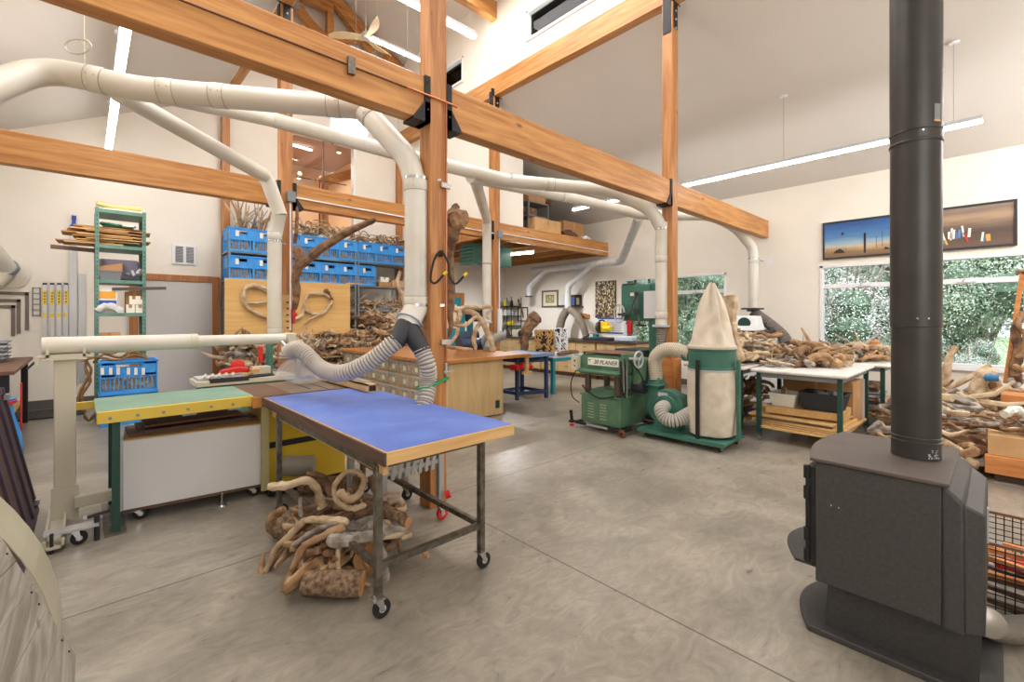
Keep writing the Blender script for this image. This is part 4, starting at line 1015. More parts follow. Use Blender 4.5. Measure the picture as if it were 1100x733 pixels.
carton(5.50, 5.83, 10.15, 10.5, 2.272, 2.44, 'tan cardboard box at the right end of the crate tier', M_card2)
tub('storage_tub', (5.3, 10.3, 1.702+.0), .3, .3, .1, M_grey, 'small grey tub on the shelf under the right crates', 'tub')
# plywood board with mounted branches
yb = 9.9; p0, p1 = atY(241, 304, yb), atY(376, 361, yb)
bx0, bx1, bz0, bz1 = p0.x, p1.x, 1.17, 2.27
t = thing('plywood_board', 'large upright plywood board hung in front of the grey shelving', 'board', ((bx0+bx1)/2, yb, 1.1))
MB().b2(bx0, bx1, yb-.01, yb+.01, bz0, bz1).build('sheet', M_plyface, t, bevel=.002)
MB().b2(bx0+.2, bx1-.2, yb+.01, Ys0, bz1-.1, bz1-.06).b2(bx1-.1, bx1+.28, yb+.0, yb+.05, bz1-.0, bz1+.03).build('batten', M_maple, t)
def branch(name, pts, r, m, label, cat='driftwood', group=None, seg=8, n=4, jit=.08, thing_=None, capm=None, end=None):
    pts = [Vector(p) for p in pts]; sp = spline(pts, n); L = len(sp)
    if hasattr(r, '__len__'): rr = [r[0]+(r[1]-r[0])*i/(L-1) for i in range(L)]
    else: rr = [r]*L
    rr = [q*(1+random.uniform(-.1, .1)) for q in rr]
    if end is None: rr[0] *= .75; rr[-1] *= .6
    sp = [p+Vector((random.uniform(-1, 1), random.uniform(-1, 1), random.uniform(-1, 1)))*q*.12 for p, q in zip(sp, rr)]
    mb = MB().tube(sp, rr, seg, jitter=jit, capmi=1 if capm else None)
    o = mb.build(name, [m, capm] if capm else m, thing_)
    if thing_ is None: tag(o, label, cat, group)
    return o
def z2(px_, py_, ox, oy, k): return (ox+px_/k, oy+py_/k)
def P2(pts, ox, oy, k, y): return [atY(*z2(a, b, ox, oy, k), y) for a, b in pts]
ym_ = yb-.06
w1_ = thing('mounted_branch', 'pale looped branch mounted on the left half of the plywood board', 'driftwood', (2.8, ym_, 1.3))
branch('loop', P2([(395, 592), (340, 560), (292, 562), (268, 605), (288, 660), (340, 692), (400, 716)], 200, 180, 4.388, ym_), (.05, .035), M_drifts[0], '', thing_=w1_)
branch('crossbar', P2([(275, 640), (320, 640), (390, 636)], 200, 180, 4.388, ym_), .025, M_drifts[0], '', thing_=w1_)
w1_ = thing('mounted_branch', 'pale twisted branch ring mounted on the right half of the plywood board', 'driftwood', (3.9, ym_, 1.3))
branch('ring', P2([(500, 725), (545, 695), (556, 650), (572, 602), (615, 594), (660, 600), (688, 632), (662, 668), (640, 690), (600, 690), (560, 672)], 200, 180, 4.388, ym_), .033, M_drifts[0], '', thing_=w1_)
branch('spur', P2([(552, 742), (590, 712), (640, 690)], 200, 180, 4.388, ym_), .022, M_drifts[0], '', thing_=w1_)
branch('knot', P2([(655, 575), (672, 600), (690, 628)], 200, 180, 4.388, ym_), (.05, .035), M_drifts[2], '', thing_=w1_)
# big forked branch on the left rear post
t = thing('forked_branch', 'large grey-brown forked branch fixed to the left rear post', 'driftwood', atD(318, 335, 6.4))
def PD(pts, ox, oy, k, d): return [atD(*z2(a, b, ox, oy, k), d if not hasattr(d, '__len__') else d[0]+(d[1]-d[0])*i/(len(pts)-1)) for i, (a, b) in enumerate(pts)]
branch('trunk', PD([(510, 670), (522, 600), (515, 520), (532, 455), (522, 372)], 200, 180, 4.388, 6.35), (.04, .075), M_drifts[2], '', thing_=t)
branch('arm', PD([(520, 470), (565, 440), (640, 378), (750, 312), (840, 268), (893, 246)], 200, 180, 4.388, (6.35, 6.1)), (.075, .035), M_drifts[2], '', thing_=t)
branch('thin_branch', [atD(317, 262, 6.4), atD(319, 240, 6.4), atD(319, 222, 6.4)], (.03, .02), M_drifts[2], 'thin brown branch upright beside the left rear post')
t = thing('hook_strip', 'narrow plywood strip with black hooks on the left rear post', 'hook strip', (PX0, PY1-.12, 1.1))
MB().b2(PX0-.09, PX0+.02, PY1-.13, PY1-.10, 1.1, 1.85).build('strip', M_maple, t)
m = MB()
for k in range(7): m.b2(PX0-.02, PX0-.0, PY1-.16, PY1-.13, 1.2+k*.09, 1.22+k*.09)
m.build('hooks', M_black, t)
tag(MB().b2(PX0+.06, PX0+.10, PY1-.14, PY1-.11, 1.45, 1.70).b2(PX0+.05, PX0+.12, PY1-.15, PY1-.12, 1.55, 1.60).build('red_clamp', M_red, bevel=.004), 'small red clamp hanging on the left rear post', 'clamp')

# ---- tall green rack and its load
gx0, gx1, gy0, gy1 = .11, .70, 9.1, 9.75
t = thing('green_rack', 'tall green perforated steel rack against the back wall at the left', 'rack', (.4, 9.4, 0))
for x_, sx in ((gx0, 1), (gx1, -1)):
    for y_, sy in ((gy0, 1), (gy1, -1)):
        m = MB().b2(min(x_, x_+sx*.045), max(x_, x_+sx*.045), min(y_, y_+sy*.004), max(y_, y_+sy*.004), 0, 3.17).b2(min(x_, x_+sx*.004), max(x_, x_+sx*.004), min(y_, y_+sy*.045), max(y_, y_+sy*.045), 0, 3.17)
        for k in range(50): m.b2(x_+sx*.018, x_+sx*.028, y_-.0015, y_+.0015+.004*0, .05+k*.062, .08+k*.062, 1)
        m.build('upright', [M_rack, M_dkgreen], t)
RL = (.45, 1.05, 1.60, 2.10, 2.62, 3.15)
for z_ in RL: MB().b2(gx0+.004, gx1-.004, gy0+.004, gy1-.004, z_-.05, z_-.044).b2(gx0, gx1, gy0-.003, gy0+.004, z_-.05, z_).b2(gx0, gx1, gy1-.004, gy1, z_-.05, z_).b2(gx0+.004, gx1-.004, gy0+.004, gy1-.004, z_-.004, z_).build('shelf', M_rack, t)
def roll(pts, r, m, name, label, cat): return tag(MB().tube(spline(pts, 4), r, 12, jitter=.06).build(name, m), label, cat)
roll([(gx0+.02, 9.2, 3.24), (.35, 9.25, 3.22), (gx1-.05, 9.2, 3.23)], .035, mat('yellow_roll', (214, 204, 130), .7), 'paper_roll', 'yellowish paper roll on top of the green rack', 'roll')
tag(MB().b2(.2, .66, 9.15, 9.6, 3.152, 3.185).build('foam_sheet', M_pic, bevel=.004), 'pale sheet under the roll on top of the green rack', 'sheet')
for i in range(11):
    z_ = 2.625+i*.026; off = random.uniform(-.42, -.05); w_ = random.uniform(.62, .8)
    m = MB().box((gx0+off+w_/2, 9.4+random.uniform(-.05, .05), z_+.011), (w_, .42, .018), (0, random.uniform(-.02, .02), random.uniform(-.06, .06)))
    tag(m.build('kraft_bag', (M_card2, M_card, M_maple)[i % 3], bevel=.003), 'flattened kraft bag in the stack sticking out left of the green rack', 'paper bag', 'flattened kraft bags on the green rack')
m = MB()
for i in range(5): m.tube(spline([(gx0+.08+random.random()*.4, 9.2+random.random()*.3, 2.925+random.random()*.04) for _ in range(6)], 4), .016, 6)
tag(m.build('coiled_net', mat('green_net', (66, 144, 116), .7)), 'green coiled netting above the kraft bags on the rack', 'net')
tag(MB().b2(.42, .56, 9.12, 9.2, 2.925, 2.965).build('paper_packet', M_tag, bevel=.003), 'small white packet on the kraft bags', 'packet')
tag(MB().bar((-.36, 9.35, 2.56), (.12, 9.35, 2.545), .1, .05).build('wood_plank', M_brown), 'brown plank sticking out left of the green rack', 'plank')
tag(MB().b2(.15, .62, 9.2, 9.6, 2.105, 2.42).build('storage_bin', mat('lilac_bin', (112, 106, 124), .5), bevel=.03), 'dark translucent lidded bin at the back of the rack', 'bin')
tub('parts_bin', (.28, 9.2, 2.101), .26, .18, .13, M_grey, 'grey bin with tan block on the rack', 'bin')
tag(MB().ext([(.14, 9.13, 2.235), (.42, 9.13, 2.235), (.42, 9.13, 2.36), (.14, 9.13, 2.29)], (0, .1, 0)).build('tan_block', M_card), 'wedge shaped tan block on the grey bin', 'block')
for i in range(6):
    a_ = Vector((.46+random.random()*.16, 9.13+random.random()*.06, 2.13+random.random()*.1)); b_ = a_+Vector((random.uniform(-.12, .1), .05, random.uniform(-.02, .12)))
    tag(MB().cyl(a_, b_, .02, 8).build('pipe_offcut', M_grey if i % 2 else M_ltgrey), 'grey pipe offcut in the jumble beside the grey bin', 'pipe', 'pipe offcuts on the rack')
t = thing('product_carton', 'white carton with orange and blue panels on the green rack', 'box', (.22, 9.15, 1.6))
MB().b2(.13, .36, 9.12, 9.3, 1.602, 1.97).build('body', M_tag, t); MB().b2(.15, .34, 9.115, 9.12, 1.82, 1.92).build('orange_panel', mat('orange_print', (240, 170, 60), .6), t); MB().b2(.14, .35, 9.115, 9.12, 1.70, 1.79).build('blue_panel', mat('blue_print', (40, 80, 170), .6), t)
tag(MB().tube(spline([(.14, 9.11, 1.63), (.22, 9.09, 1.70), (.34, 9.1, 1.68), (.40, 9.1, 1.62)], 4), .05, 10, jitter=.3, flat=.6).build('plastic_bundle', mat('clear_wrap', (206, 208, 210), .3)), 'crumpled clear plastic bundle in front of the white carton', 'wrap')
carton(.46, .68, 9.2, 9.5, 1.602, 1.93, 'cardboard box on the rack behind small white boxes')
for i, (x_, z_) in enumerate(((.46, 1.602), (.575, 1.602), (.50, 1.735), (.60, 1.735))): carton(x_, x_+.105, 9.12, 9.19, z_, z_+.13, 'small white box on the green rack, %s' % ('lower left', 'lower right', 'upper left', 'upper right')[i] + ' of four', M_tag, 'small white boxes')
tag(MB().bar((.3, 9.13, 1.96), (.95, 9.1, 2.0), .06, .045).build('grey_bar', mat('dark_grey_bar', (84, 80, 80), .5)), 'dark grey bar sticking out right of the green rack', 'bar')
carton(.14, .40, 9.12, 9.4, 1.052, 1.30, 'tan cardboard box on the lower shelf of the green rack', M_card2)
for i in range(7): tag(MB().box((.54, 9.3, 1.065+i*.03), (.26, .35, .014), (0, 0, random.uniform(-.1, .1))).build('folded_card', (M_card, M_brown)[i % 2]), 'folded card sheet in the pile right of the tan box', 'sheet', 'folded card sheets')
# two blue crates in front of the rack, stacked
c2 = crate_proto(.62, .40, .455, 'blue crate, upper of the two stacked in front of the green rack', 13, False)
c2.location = (.47, 8.72, .457); dup(c2, (.47, 8.72, 0), label='blue crate, lower of the two stacked in front of the green rack')
for i, u in enumerate((110, 119, 127, 138, 146, 154)):
    a = atY(u, 399, 8.5); tag(MB().b2(a.x-.018, a.x+.018, 8.512-.012, 8.508, a.z-.05, a.z+.05).build('tag_card', M_tag), 'pale tag on the upper stacked blue crate, number %s from the left' % ('one', 'two', 'three', 'four', 'five', 'six')[i], 'tag', 'pale tags')
# vine lattice around them
vy = 8.95
for i, pts in enumerate(([(84, 378), (100, 376), (118, 380), (135, 375), (160, 376)], [(86, 388), (104, 384), (125, 387), (145, 382), (160, 386)], [(96, 376), (92, 395), (97, 410), (88, 425), (93, 440)], [(86, 380), (98, 398), (89, 415), (84, 432), (92, 443)], [(100, 390), (112, 381), (128, 384), (142, 378), (158, 384)], [(88, 440), (100, 432), (104, 440), (96, 452), (90, 446)])):
    branch('vine', [atY(u, v, vy-.3+.03*i) for u, v in pts], .018, mat('vine_brown', (142, 108, 66), .8), 'knotted brown vine tangled around the stacked blue crates', 'vine', 'vines by the blue crates', n=6, jit=.2)

# ---- green jointer behind the saw
t = thing('jointer', 'green and cream planing machine behind the saw with a red guard', 'machine', (1.4, 6.5, 0))
MB().b2(1.0, 1.95, 6.25, 6.75, .02, .74).build('base', M_green, t, bevel=.01)
MB().b2(.92, 2.0, 6.2, 6.7, .74, .80).build('table', M_cream, t, bevel=.008); MB().b2(.95, 1.5, 6.3, 6.6, .80, .83).build('bed', M_ltgrey, t, bevel=.004)
MB().bar((1.05, 6.22, .80), (1.45, 6.22, .80), .05, .05).cyl((1.45, 6.2, .82), (1.75, 6.25, .82), .02, 8).build('handle_bar', M_dark, t)
MB().ext([(1.18, 6.35, .86), (1.48, 6.35, .86), (1.5, 6.35, .91), (1.38, 6.35, .93), (1.2, 6.35, .90)], (0, .12, 0)).build('guard', M_red, t, bevel=.01)
MB().lathe([(.06, 0), (.08, .015), (.06, .03)], (1.40, 6.5, .93), 18, axis='Y').build('handwheel', M_red, t)
MB().b2(1.74, 1.80, 6.5, 6.6, .80, 1.22).build('fence_post', M_green, t, bevel=.004)
MB().b2(1.64, 1.69, 6.52, 6.58, .95, 1.16).build('lever', M_red, t, bevel=.01)
for k in range(5): MB().cyl((1.0+k*.07, 6.21, .84), (1.03+k*.07, 6.33, .86), .018, 8).build('knob', M_cream, t)
MB().b2(1.52, 1.72, 6.3, 6.45, .80, .92).build('motor_box', M_cream, t, bevel=.003)
for i, (x_, y_, r_) in enumerate(((1.55, 6.28, .3), (1.62, 6.22, -.2))): tag(MB().box((x_-.1, y_-.02+.02*i, .835+.05*i), (.10, .06, .045), (0, 0, r_)).build('wood_block', M_maple, bevel=.002), ['small pale wood block on the planing machine', 'upper pale wood block on the planing machine'][i], 'block')
c3 = dup(CR, (2.13, 6.28, .0), (0, 0, .1), 'small blue crate on the floor behind the saw, lower of two', .78); c3['group'] = 'crates behind the saw'
c3 = dup(CR, (2.13, 6.28, .365), (0, 0, .05), 'small blue crate behind the saw, upper of two', .78); c3['group'] = 'crates behind the saw'

# ---- expandable roller conveyor behind the blue table
t = thing('roller_conveyor', 'grey expandable roller conveyor with red-wheeled casters behind the blue table', 'conveyor', (1.75, 3.2, 0))
cx0, cx1, cy0, cy1 = 1.50, 1.97, 2.90, 3.42
legs(t, ((cx0, cy0), (cx1, cy0), (cx0, cy1), (cx1, cy1)), .13, .60, .045, M_silver)
for x_, y_ in ((cx0, cy0), (cx1, cy0), (cx0, cy1), (cx1, cy1)): castor(t, x_, y_, .135, .046, M_red if (x_, y_) == (cx1, cy0) else M_rubber)
for y_ in (cy0, cy1):
    for k in range(8):
        x_ = cx0+.06+k*.055; m = MB().bar((x_-.05, y_-.012, .42), (x_+.0, y_-.012, .66), .008, .03)
        m.cyl((x_-.05, y_-.02, .42), (x_-.05, y_-.0, .42), .016, 10); m.build('link', M_silver, t)
for k in range(8): MB().cyl((cx0+.06+k*.055, cy0, .65), (cx0+.06+k*.055, cy1, .65), .018, 10).build('roller', M_silver, t)
MB().b2(cx0-.02, cx1+.02, cy0-.01, cy0+.01, .44, .47).build('side_rail', M_silver, t); MB().cyl((cx1+.03, cy0-.03, .19), (cx1+.06, cy0-.05, .20), .03, 12).build('brake_pedal', M_red, t)

# ---- central counter with clear bins
t = thing('counter_cabinet', 'wood-topped counter with plywood end and clear bins behind the near post', 'cabinet', (4.1, 6.9, 0))
MB().b2(3.52, 5.36, 5.24, 8.6, .885, .935).build('counter_top', M_counter, t, bevel=.006)
MB().b2(3.64, 4.82, 5.34, 5.36, .02, .885).build('end_panel', M_plyz, t, bevel=.002)
MB().b2(3.66, 4.80, 5.36, 8.5, .02, .885).build('carcass', M_maple, t)
MB().b2(4.66, 4.74, 5.33, 5.34, .12, .24).build('outlet_plate', M_dkgreen, t)
rows, cols = 4, 9
for r_ in range(rows):
    for c_ in range(cols):
        y0_ = 5.40+c_*.342; z0_ = .05+r_*.205
        m = MB().b2(3.60, 3.66, y0_+.012, y0_+.33, z0_+.012, z0_+.185, 0); m.b2(3.592, 3.602, y0_+.01, y0_+.332, z0_+.165, z0_+.19, 1); m.b2(3.59, 3.60, y0_+.13, y0_+.20, z0_+.05, z0_+.12, 2)
        m.build('bin_drawer', [mat('bin_front', (190, 184, 172), .35, col2=(146, 134, 116), scale=16), M_ltgrey, mat('cream_label', (238, 232, 190), .7)], t)
for r_ in range(rows+1): MB().b2(3.59, 3.67, 5.37, 8.5, .04+r_*.205, .052+r_*.205).build('divider', M_maple, t)
for c_ in range(cols+1): MB().b2(3.59, 3.67, 5.392+c_*.342, 5.404+c_*.342, .04, .885).build('divider', M_maple, t)
# arch of pale driftwood on the counter
t = thing('driftwood_arch', 'pale arching driftwood sculpture standing on the wood-topped counter', 'sculpture', atZ(510, 384, .935))
def BD(name, pts, r, mi, parent, d, o=(470, 280), k=7.333): return branch(name, PD(pts, o[0], o[1], k, d), r, M_drifts[mi] if isinstance(mi, int) else mi, '', thing_=parent, seg=8)
BD('arch', [(110, 380), (200, 395), (290, 420), (350, 480), (400, 580), (440, 690), (452, 708)], .045, 0, t, 7.1)
BD('branch', [(95, 390), (170, 380), (250, 365), (330, 375), (400, 360), (420, 385), (385, 430), (410, 465)], (.04, .02), 0, t, 7.0)
BD('branch', [(175, 385), (175, 440), (150, 490), (105, 500)], .035, 0, t, 7.0)
BD('branch', [(85, 490), (150, 510), (220, 510), (270, 470), (310, 440)], .03, 0, t, 7.0)
BD('branch', [(165, 530), (150, 590), (110, 640), (75, 680)], .028, 0, t, 6.95)
BD('leg', [(350, 475), (305, 540), (285, 620), (300, 703)], .035, 0, t, 7.1)
BD('foot', [(75, 680), (150, 690), (220, 700), (280, 705)], .03, 1, t, 6.95)
# tall gnarled trunk against the near post
t = thing('gnarled_trunk', 'tall gnarled brown trunk fixed along the right side of the near post', 'driftwood', atD(486, 385, 4.2))
branch('trunk', PD([(235, 690), (238, 560), (225, 470), (228, 380), (245, 310), (262, 250), (250, 200)], 430, 180, 4.388, (4.15, 4.05)), (.035, .085), M_drifts[2], '', thing_=t)
branch('burl', PD([(250, 260), (285, 245), (315, 240)], 430, 180, 4.388, 4.02), (.09, .055), M_drifts[1], '', thing_=t)
branch('root', PD([(240, 300), (255, 220), (262, 170)], 430, 180, 4.388, 4.05), (.07, .03), M_drifts[2], '', thing_=t)
branch('root', PD([(228, 660), (238, 730), (232, 800)], 430, 180, 4.388, 4.2), (.03, .02), M_drifts[2], '', thing_=t)
# black hook rack on near post
t = thing('tool_hook', 'black double hook with yellow tips on the near post', 'hook', (PX0+.05, PY0-.1, 1.8))
hd = 3.55
for nm, pts in (('hook', [(205, 505), (165, 545), (143, 525), (158, 440), (185, 396), (200, 400)]), ('hook', [(300, 512), (262, 548), (235, 520), (225, 450), (200, 400), (190, 396)])):
    q = PD(pts, 430, 180, 4.388, hd); MB().tube(spline(q, 5), .009, 8).build(nm, M_black, t); MB().cyl(q[0], q[0]+(q[0]-q[1]).normalized()*.035, .012, 8).build('tip', M_yelbr, t)
p = PD([(195, 398)], 430, 180, 4.388, hd)[0]; MB().bar(p, (PX0+.02, PY0-.08, p.z), .03, .03).build('bracket', M_black, t)

# ---- machines beyond the counter
t = thing('drum_sander', 'dark blue machine with hoods standing beyond the counter', 'machine', atZ(505, 380, 0))
c = atD(508, 369, 8.6); x_, y_ = c.x, c.y
MB().b2(x_-.35, x_+.35, y_-.25, y_+.3, 0, .95).build('cabinet', M_navy, t, bevel=.02)
MB().tube([(x_-.4, y_-.1, 1.03), (x_+.35, y_-.15, 1.02)], .12, 16).tube([(x_-.3, y_+.1, 1.12), (x_+.15, y_+.1, 1.2)], .11, 14).build('hood', mat('dark_blue_hood', (48, 64, 88), .45), t)
MB().lathe([(.17, -.03), (.19, 0), (.17, .03)], (x_+.15, y_-.3, 1.08), 20, axis='Y').build('pulley', M_grey, t)
MB().b2(x_-.22, x_-.10, y_+.1, y_+.2, .95, 1.75).b2(x_+.0, x_+.09, y_+.1, y_+.2, .95, 1.6).build('column', M_teal, t, bevel=.01)
MB().b2(x_-.05, x_+.3, y_, y_+.2, 1.45, 1.7).build('motor_head', M_dark, t, bevel=.03)
hz = thing('flex_hose', 'short grey hose elbow at the end of the counter beside the blue machine', 'hose', atD(530, 370, 8.6))
flex(MB(), [atD(524, 377, 7.9), atD(527, 368, 8.3), atD(533, 363, 8.6), atD(540, 361, 8.9)], .08, .03, .05).build('hose', [M_flexg, M_grooveshade], hz)
# navy stand with vice, teal table
t = thing('tool_stand', 'navy blue steel stand with grey top beside the plywood counter end', 'stand', atZ(565, 432, 0))
q = [atZ(555, 431, 0), atZ(573.5, 431, 0)]
sx0, sy0 = q[0].x, q[0].y
a, b = atZ(555.5, 430, 0), atZ(573, 430, 0)
sx0, sx1 = min(a.x, b.x)-.0, max(a.x, b.x)+.35; sy0, sy1 = min(a.y, b.y), max(a.y, b.y)+.45
legs(t, ((sx0, sy1-.45), (sx1, sy0), (sx0, sy1), (sx1, sy1)), .0, .80, .06, M_navy)
for z_ in (.12, .72):
    m = MB().bar((sx0, sy1-.45, z_), (sx1, sy0, z_), .04, .06).bar((sx0, sy1-.45, z_), (sx0, sy1, z_), .04, .06).bar((sx1, sy0, z_), (sx1, sy1, z_), .04, .06).bar((sx0, sy1, z_), (sx1, sy1, z_), .04, .06); m.build('rail', M_navy, t)
MB().b2(sx0-.08, sx1+.12, sy0-.1, sy1+.1, .80, .86).build('top', mat('blue_grey_top', (120, 142, 176), .5), t, bevel=.006)
tag(MB().b2(sx0-.1, sx0+.28, sy0+.1, sy0+.3, .56, .66).b2(sx0+.0, sx0+.2, sy0+.06, sy0+.12, .6, .7).cyl((sx0-.05, sy0+.05, .62), (sx0+.25, sy0+.05, .62), .02, 8).build('bench_vice', M_red, bevel=.01), 'red clamp vice under the counter overhang', 'vice')
tag(MB().b2(5.30, 5.36, 5.3, 5.34, .62, .90).b2(5.22, 5.42, 5.29, 5.33, .60, .64).build('wood_clamp', M_maple), 'pale wood clamp strip at the counter end', 'clamp')
t = thing('teal_table', 'teal steel table holding the driftwood lattice boxes', 'table', atZ(605, 418, 0))
a, b = atZ(590.5, 421, 0), atZ(618.5, 411, 0)
tx0, ty1 = a.x, a.y; zt = .76
c1, c2_, c3_, c4_ = atZ(570, 380, zt), atZ(592, 384, zt), atZ(621, 379.5, zt), atZ(600, 376.5, zt)
X0, X1, Y0_, Y1_ = c2_.x, c2_.x+1.25, c3_.y, c2_.y
Y0_, Y1_ = c2_.y-.0, c2_.y+1.3; X0 = c2_.x; X1 = c3_.x
MB().b2(X0, X1, c2_.y-.05, c2_.y+1.0, zt-.02, zt).build('top', M_ltgrey, t); MB().b2(X0-.01, X1+.01, c2_.y-.06, c2_.y+1.01, zt-.08, zt-.02).build('apron', M_teal, t)
legs(t, ((X0+.03, c2_.y-.02), (X1-.03, c2_.y-.02), (X0+.03, c2_.y+.97), (X1-.03, c2_.y+.97)), .05, zt-.02, .07, M_teal)
for x_ in (X0+.03, X1-.03):
    for y_ in (c2_.y-.02, c2_.y+.97): MB().cyl((x_, y_, 0), (x_, y_, .06), .025, 10).build('foot', M_ltgrey, t)
def lattice(parent, x0, x1, y0, y1, z0, z1, m, r, n, seed, name='lattice'):
    random.seed(seed); mb = MB()
    for face in range(4):
        for k in range(n):
            def pt():
                u_, v_ = random.random(), random.random()
                z_ = z0+(z1-z0)*v_
                return [(x0+(x1-x0)*u_, y0, z_), (x0, y0+(y1-y0)*u_, z_), (x1, y0+(y1-y0)*u_, z_), (x0+(x1-x0)*u_, y1, z_)][face]
            a_ = Vector(pt()); an = random.choice((.8, -.8, .5, -.5, 1.3)); L_ = .10
            d_ = Vector((math.cos(an), 0, math.sin(an))) if face in (0, 3) else Vector((0, math.cos(an), math.sin(an)))
            b_ = a_+d_*L_; b_.x = min(max(b_.x, x0), x1); b_.y = min(max(b_.y, y0), y1); b_.z = min(max(b_.z, z0), z1)
            if (b_-a_).length > .03: mb.tube([a_, b_], r, 5)
    return mb.build(name, m, parent)
zt2 = zt+.002
p = atZ(596, 385, zt)
t = thing('lattice_box', 'white painted lattice lamp box on legs on the teal table', 'lamp', (X0+.55, c2_.y+.2, zt))
def atd_box(u0, u1, v0, v1, d): a_, b_ = atD(u0, v1, d), atD(u1, v0, d); return a_, b_
a, b = atd_box(588, 603, 352, 388, atZ(595, 386, zt)[0]*0+8.9)
bx, by = (a.x+b.x)/2, (a.y+b.y)/2
bx = X0+.42; by = c2_.y+.12
MB().b2(bx-.10, bx+.10, by-.08, by+.12, zt2+.12, zt2+.54).build('core', mat('ink_black', (24, 26, 34), .5), t)
lattice(t, bx-.11, bx+.11, by-.09, by+.13, zt2+.11, zt2+.55, mat('white_lattice', (240, 242, 248), .5), .009, 60, 3)
legs(t, ((bx-.10, by-.08), (bx+.10, by-.08), (bx-.10, by+.12), (bx+.10, by+.12)), zt2, zt2+.56, .018, M_white)
bx2 = bx-.30; by2 = by+.16
t = thing('lattice_box', 'brown driftwood lattice box left of the white lattice lamp', 'lamp', (bx2, by2, zt))
MB().b2(bx2-.13, bx2+.13, by2-.11, by2+.11, zt2+.02, zt2+.50).build('core', mat('dark_core', (50, 36, 24), .8), t)
lattice(t, bx2-.15, bx2+.15, by2-.13, by2+.13, zt2+.01, zt2+.52, mat('gold_driftwood', (190, 150, 92), .7), .012, 60, 5)
t = branch('driftwood_slab', [(X0+.02, c2_.y+.75, zt2), (X0+.05, c2_.y+.78, zt2+.35), (X0+.18, c2_.y+.75, zt2+.62), (X0+.32, c2_.y+.72, zt2+.78)], (.07, .15), M_drifts[2], 'upright brown driftwood slab flaring at the top on the teal table', n=4, end=1)
branch('driftwood_piece', [(X0+.2, c2_.y+.0, zt2+.05), (X0+.6, c2_.y-.0, zt2+.07), (X0+.95, c2_.y+.1, zt2+.04)], .045, M_drifts[2], 'brown driftwood piece lying at the front of the teal table')
# ================================================================== FAR RIGHT WALL AND MACHINES
random.seed(21)
# ---- base cabinets along the window wall
CXF = 9.12
def base_cab(y0, y1, ndraw, label, ndoor=0):
    t = thing('base_cabinet', label, 'cabinet', (CXF+.4, (y0+y1)/2, 0))
    MB().b2(CXF+.02, XR-.02, y0, y1, .1, .91).build('carcass', M_maple, t); MB().b2(CXF+.08, XR-.02, y0, y1, 0, .1).build('plinth', M_brown, t)
    n = max(1, round((y1-y0)/.6))
    for i in range(n):
        a_, b_ = y0+(y1-y0)*i/n+.01, y0+(y1-y0)*(i+1)/n-.01
        for z0_, z1_ in ((.12, .36), (.375, .62), (.635, .89)):
            d_ = MB().b2(CXF, CXF+.02, a_, b_, z0_, z1_).build('drawer', M_plyz, t, bevel=.002); MB().tube([(CXF, (a_+b_)/2-.05, z1_-.1), (CXF-.02, (a_+b_)/2-.04, z1_-.1), (CXF-.02, (a_+b_)/2+.04, z1_-.1), (CXF, (a_+b_)/2+.05, z1_-.1)], .005, 6).build('handle', M_dark, d_)
    return t
base_cab(8.6, 10.3, 3, 'plywood base cabinet at the far end of the window wall')
base_cab(6.75, 8.55, 3, 'plywood base cabinet under the mitre saw')
base_cab(5.6, 6.7, 3, 'plywood base cabinet behind the planer')
tag(MB().b2(CXF-.04, XR-.02, 5.58, 10.85, .91, .95).build('worktop', mat('dark_worktop', (74, 62, 54), .4), bevel=.004), 'long dark worktop along the window wall cabinets', 'worktop')
# items on the worktop
t = thing('mitre_saw', 'black and yellow mitre saw on the dark worktop', 'saw', (9.5, 7.4, .95))
p = atX(647, 360, 9.35); y_ = p.y
MB().b2(9.2, 9.75, y_-.3, y_+.5, .951, 1.02).build('base', M_dark, t, bevel=.01)
MB().lathe([(.02, -.03), (.14, -.03), (.15, 0), (.14, .03), (.02, .03)], (9.4, y_+.12, 1.28), 22, axis='Y').build('blade_guard', mat('saw_guard', (84, 78, 72), .4, .4), t)
MB().b2(9.35, 9.47, y_-.14, y_+.06, 1.16, 1.42).cyl((9.41, y_-.22, 1.25), (9.41, y_-.02, 1.25), .08, 14).build('motor', M_yelbr, t, bevel=.02)
MB().tube([(9.4, y_-.05, 1.40), (9.38, y_-.0, 1.46), (9.38, y_+.12, 1.44)], .02, 8).build('handle', M_dark, t)
for i, (u0, sgn) in enumerate(((607, 1), (632, 1))):
    pass
hz = thing('flex_hose', 'dusty grey hose hanging from the far duct down to the worktop', 'hose', atX(608, 345, 9.5))
flex(MB(), [atX(610, 332, 9.55), atX(604, 342, 9.5), atX(601, 355, 9.45), atX(600, 364, 9.4)], .11, .05, .05).build('hose', [mat('dusty_hose', (136, 124, 108), .8), M_grooveshade], hz)
hz = thing('flex_hose', 'dusty grey hose from the far duct across to the mitre saw', 'hose', atX(618, 345, 9.5))
flex(MB(), [atX(611, 332, 9.55), atX(619, 338, 9.5), atX(626, 350, 9.45), atX(630, 362, 9.45)], .09, .05, .05).build('hose', [MATS['dusty_hose'], M_grooveshade], hz)
tag(MB().b2(9.2, 9.5, 5.8, 6.25, .955, 1.08).build('plastic_bin', mat('pale_bin', (205, 218, 234), .5), bevel=.03), 'pale blue plastic bin at the near end of the dark worktop', 'bin')
t = thing('bench_motor', 'grey motor with yellow wedge on the worktop by the corner', 'tool', (9.4, 9.4, .95))
MB().cyl((9.35, 9.2, 1.05), (9.35, 9.6, 1.05), .1, 16).b2(9.3, 9.4, 9.25, 9.55, .951, 1.0).build('motor', M_dark, t); MB().b2(9.2, 9.5, 9.62, 9.8, .951, 1.16).build('block', M_cream, t, bevel=.01)
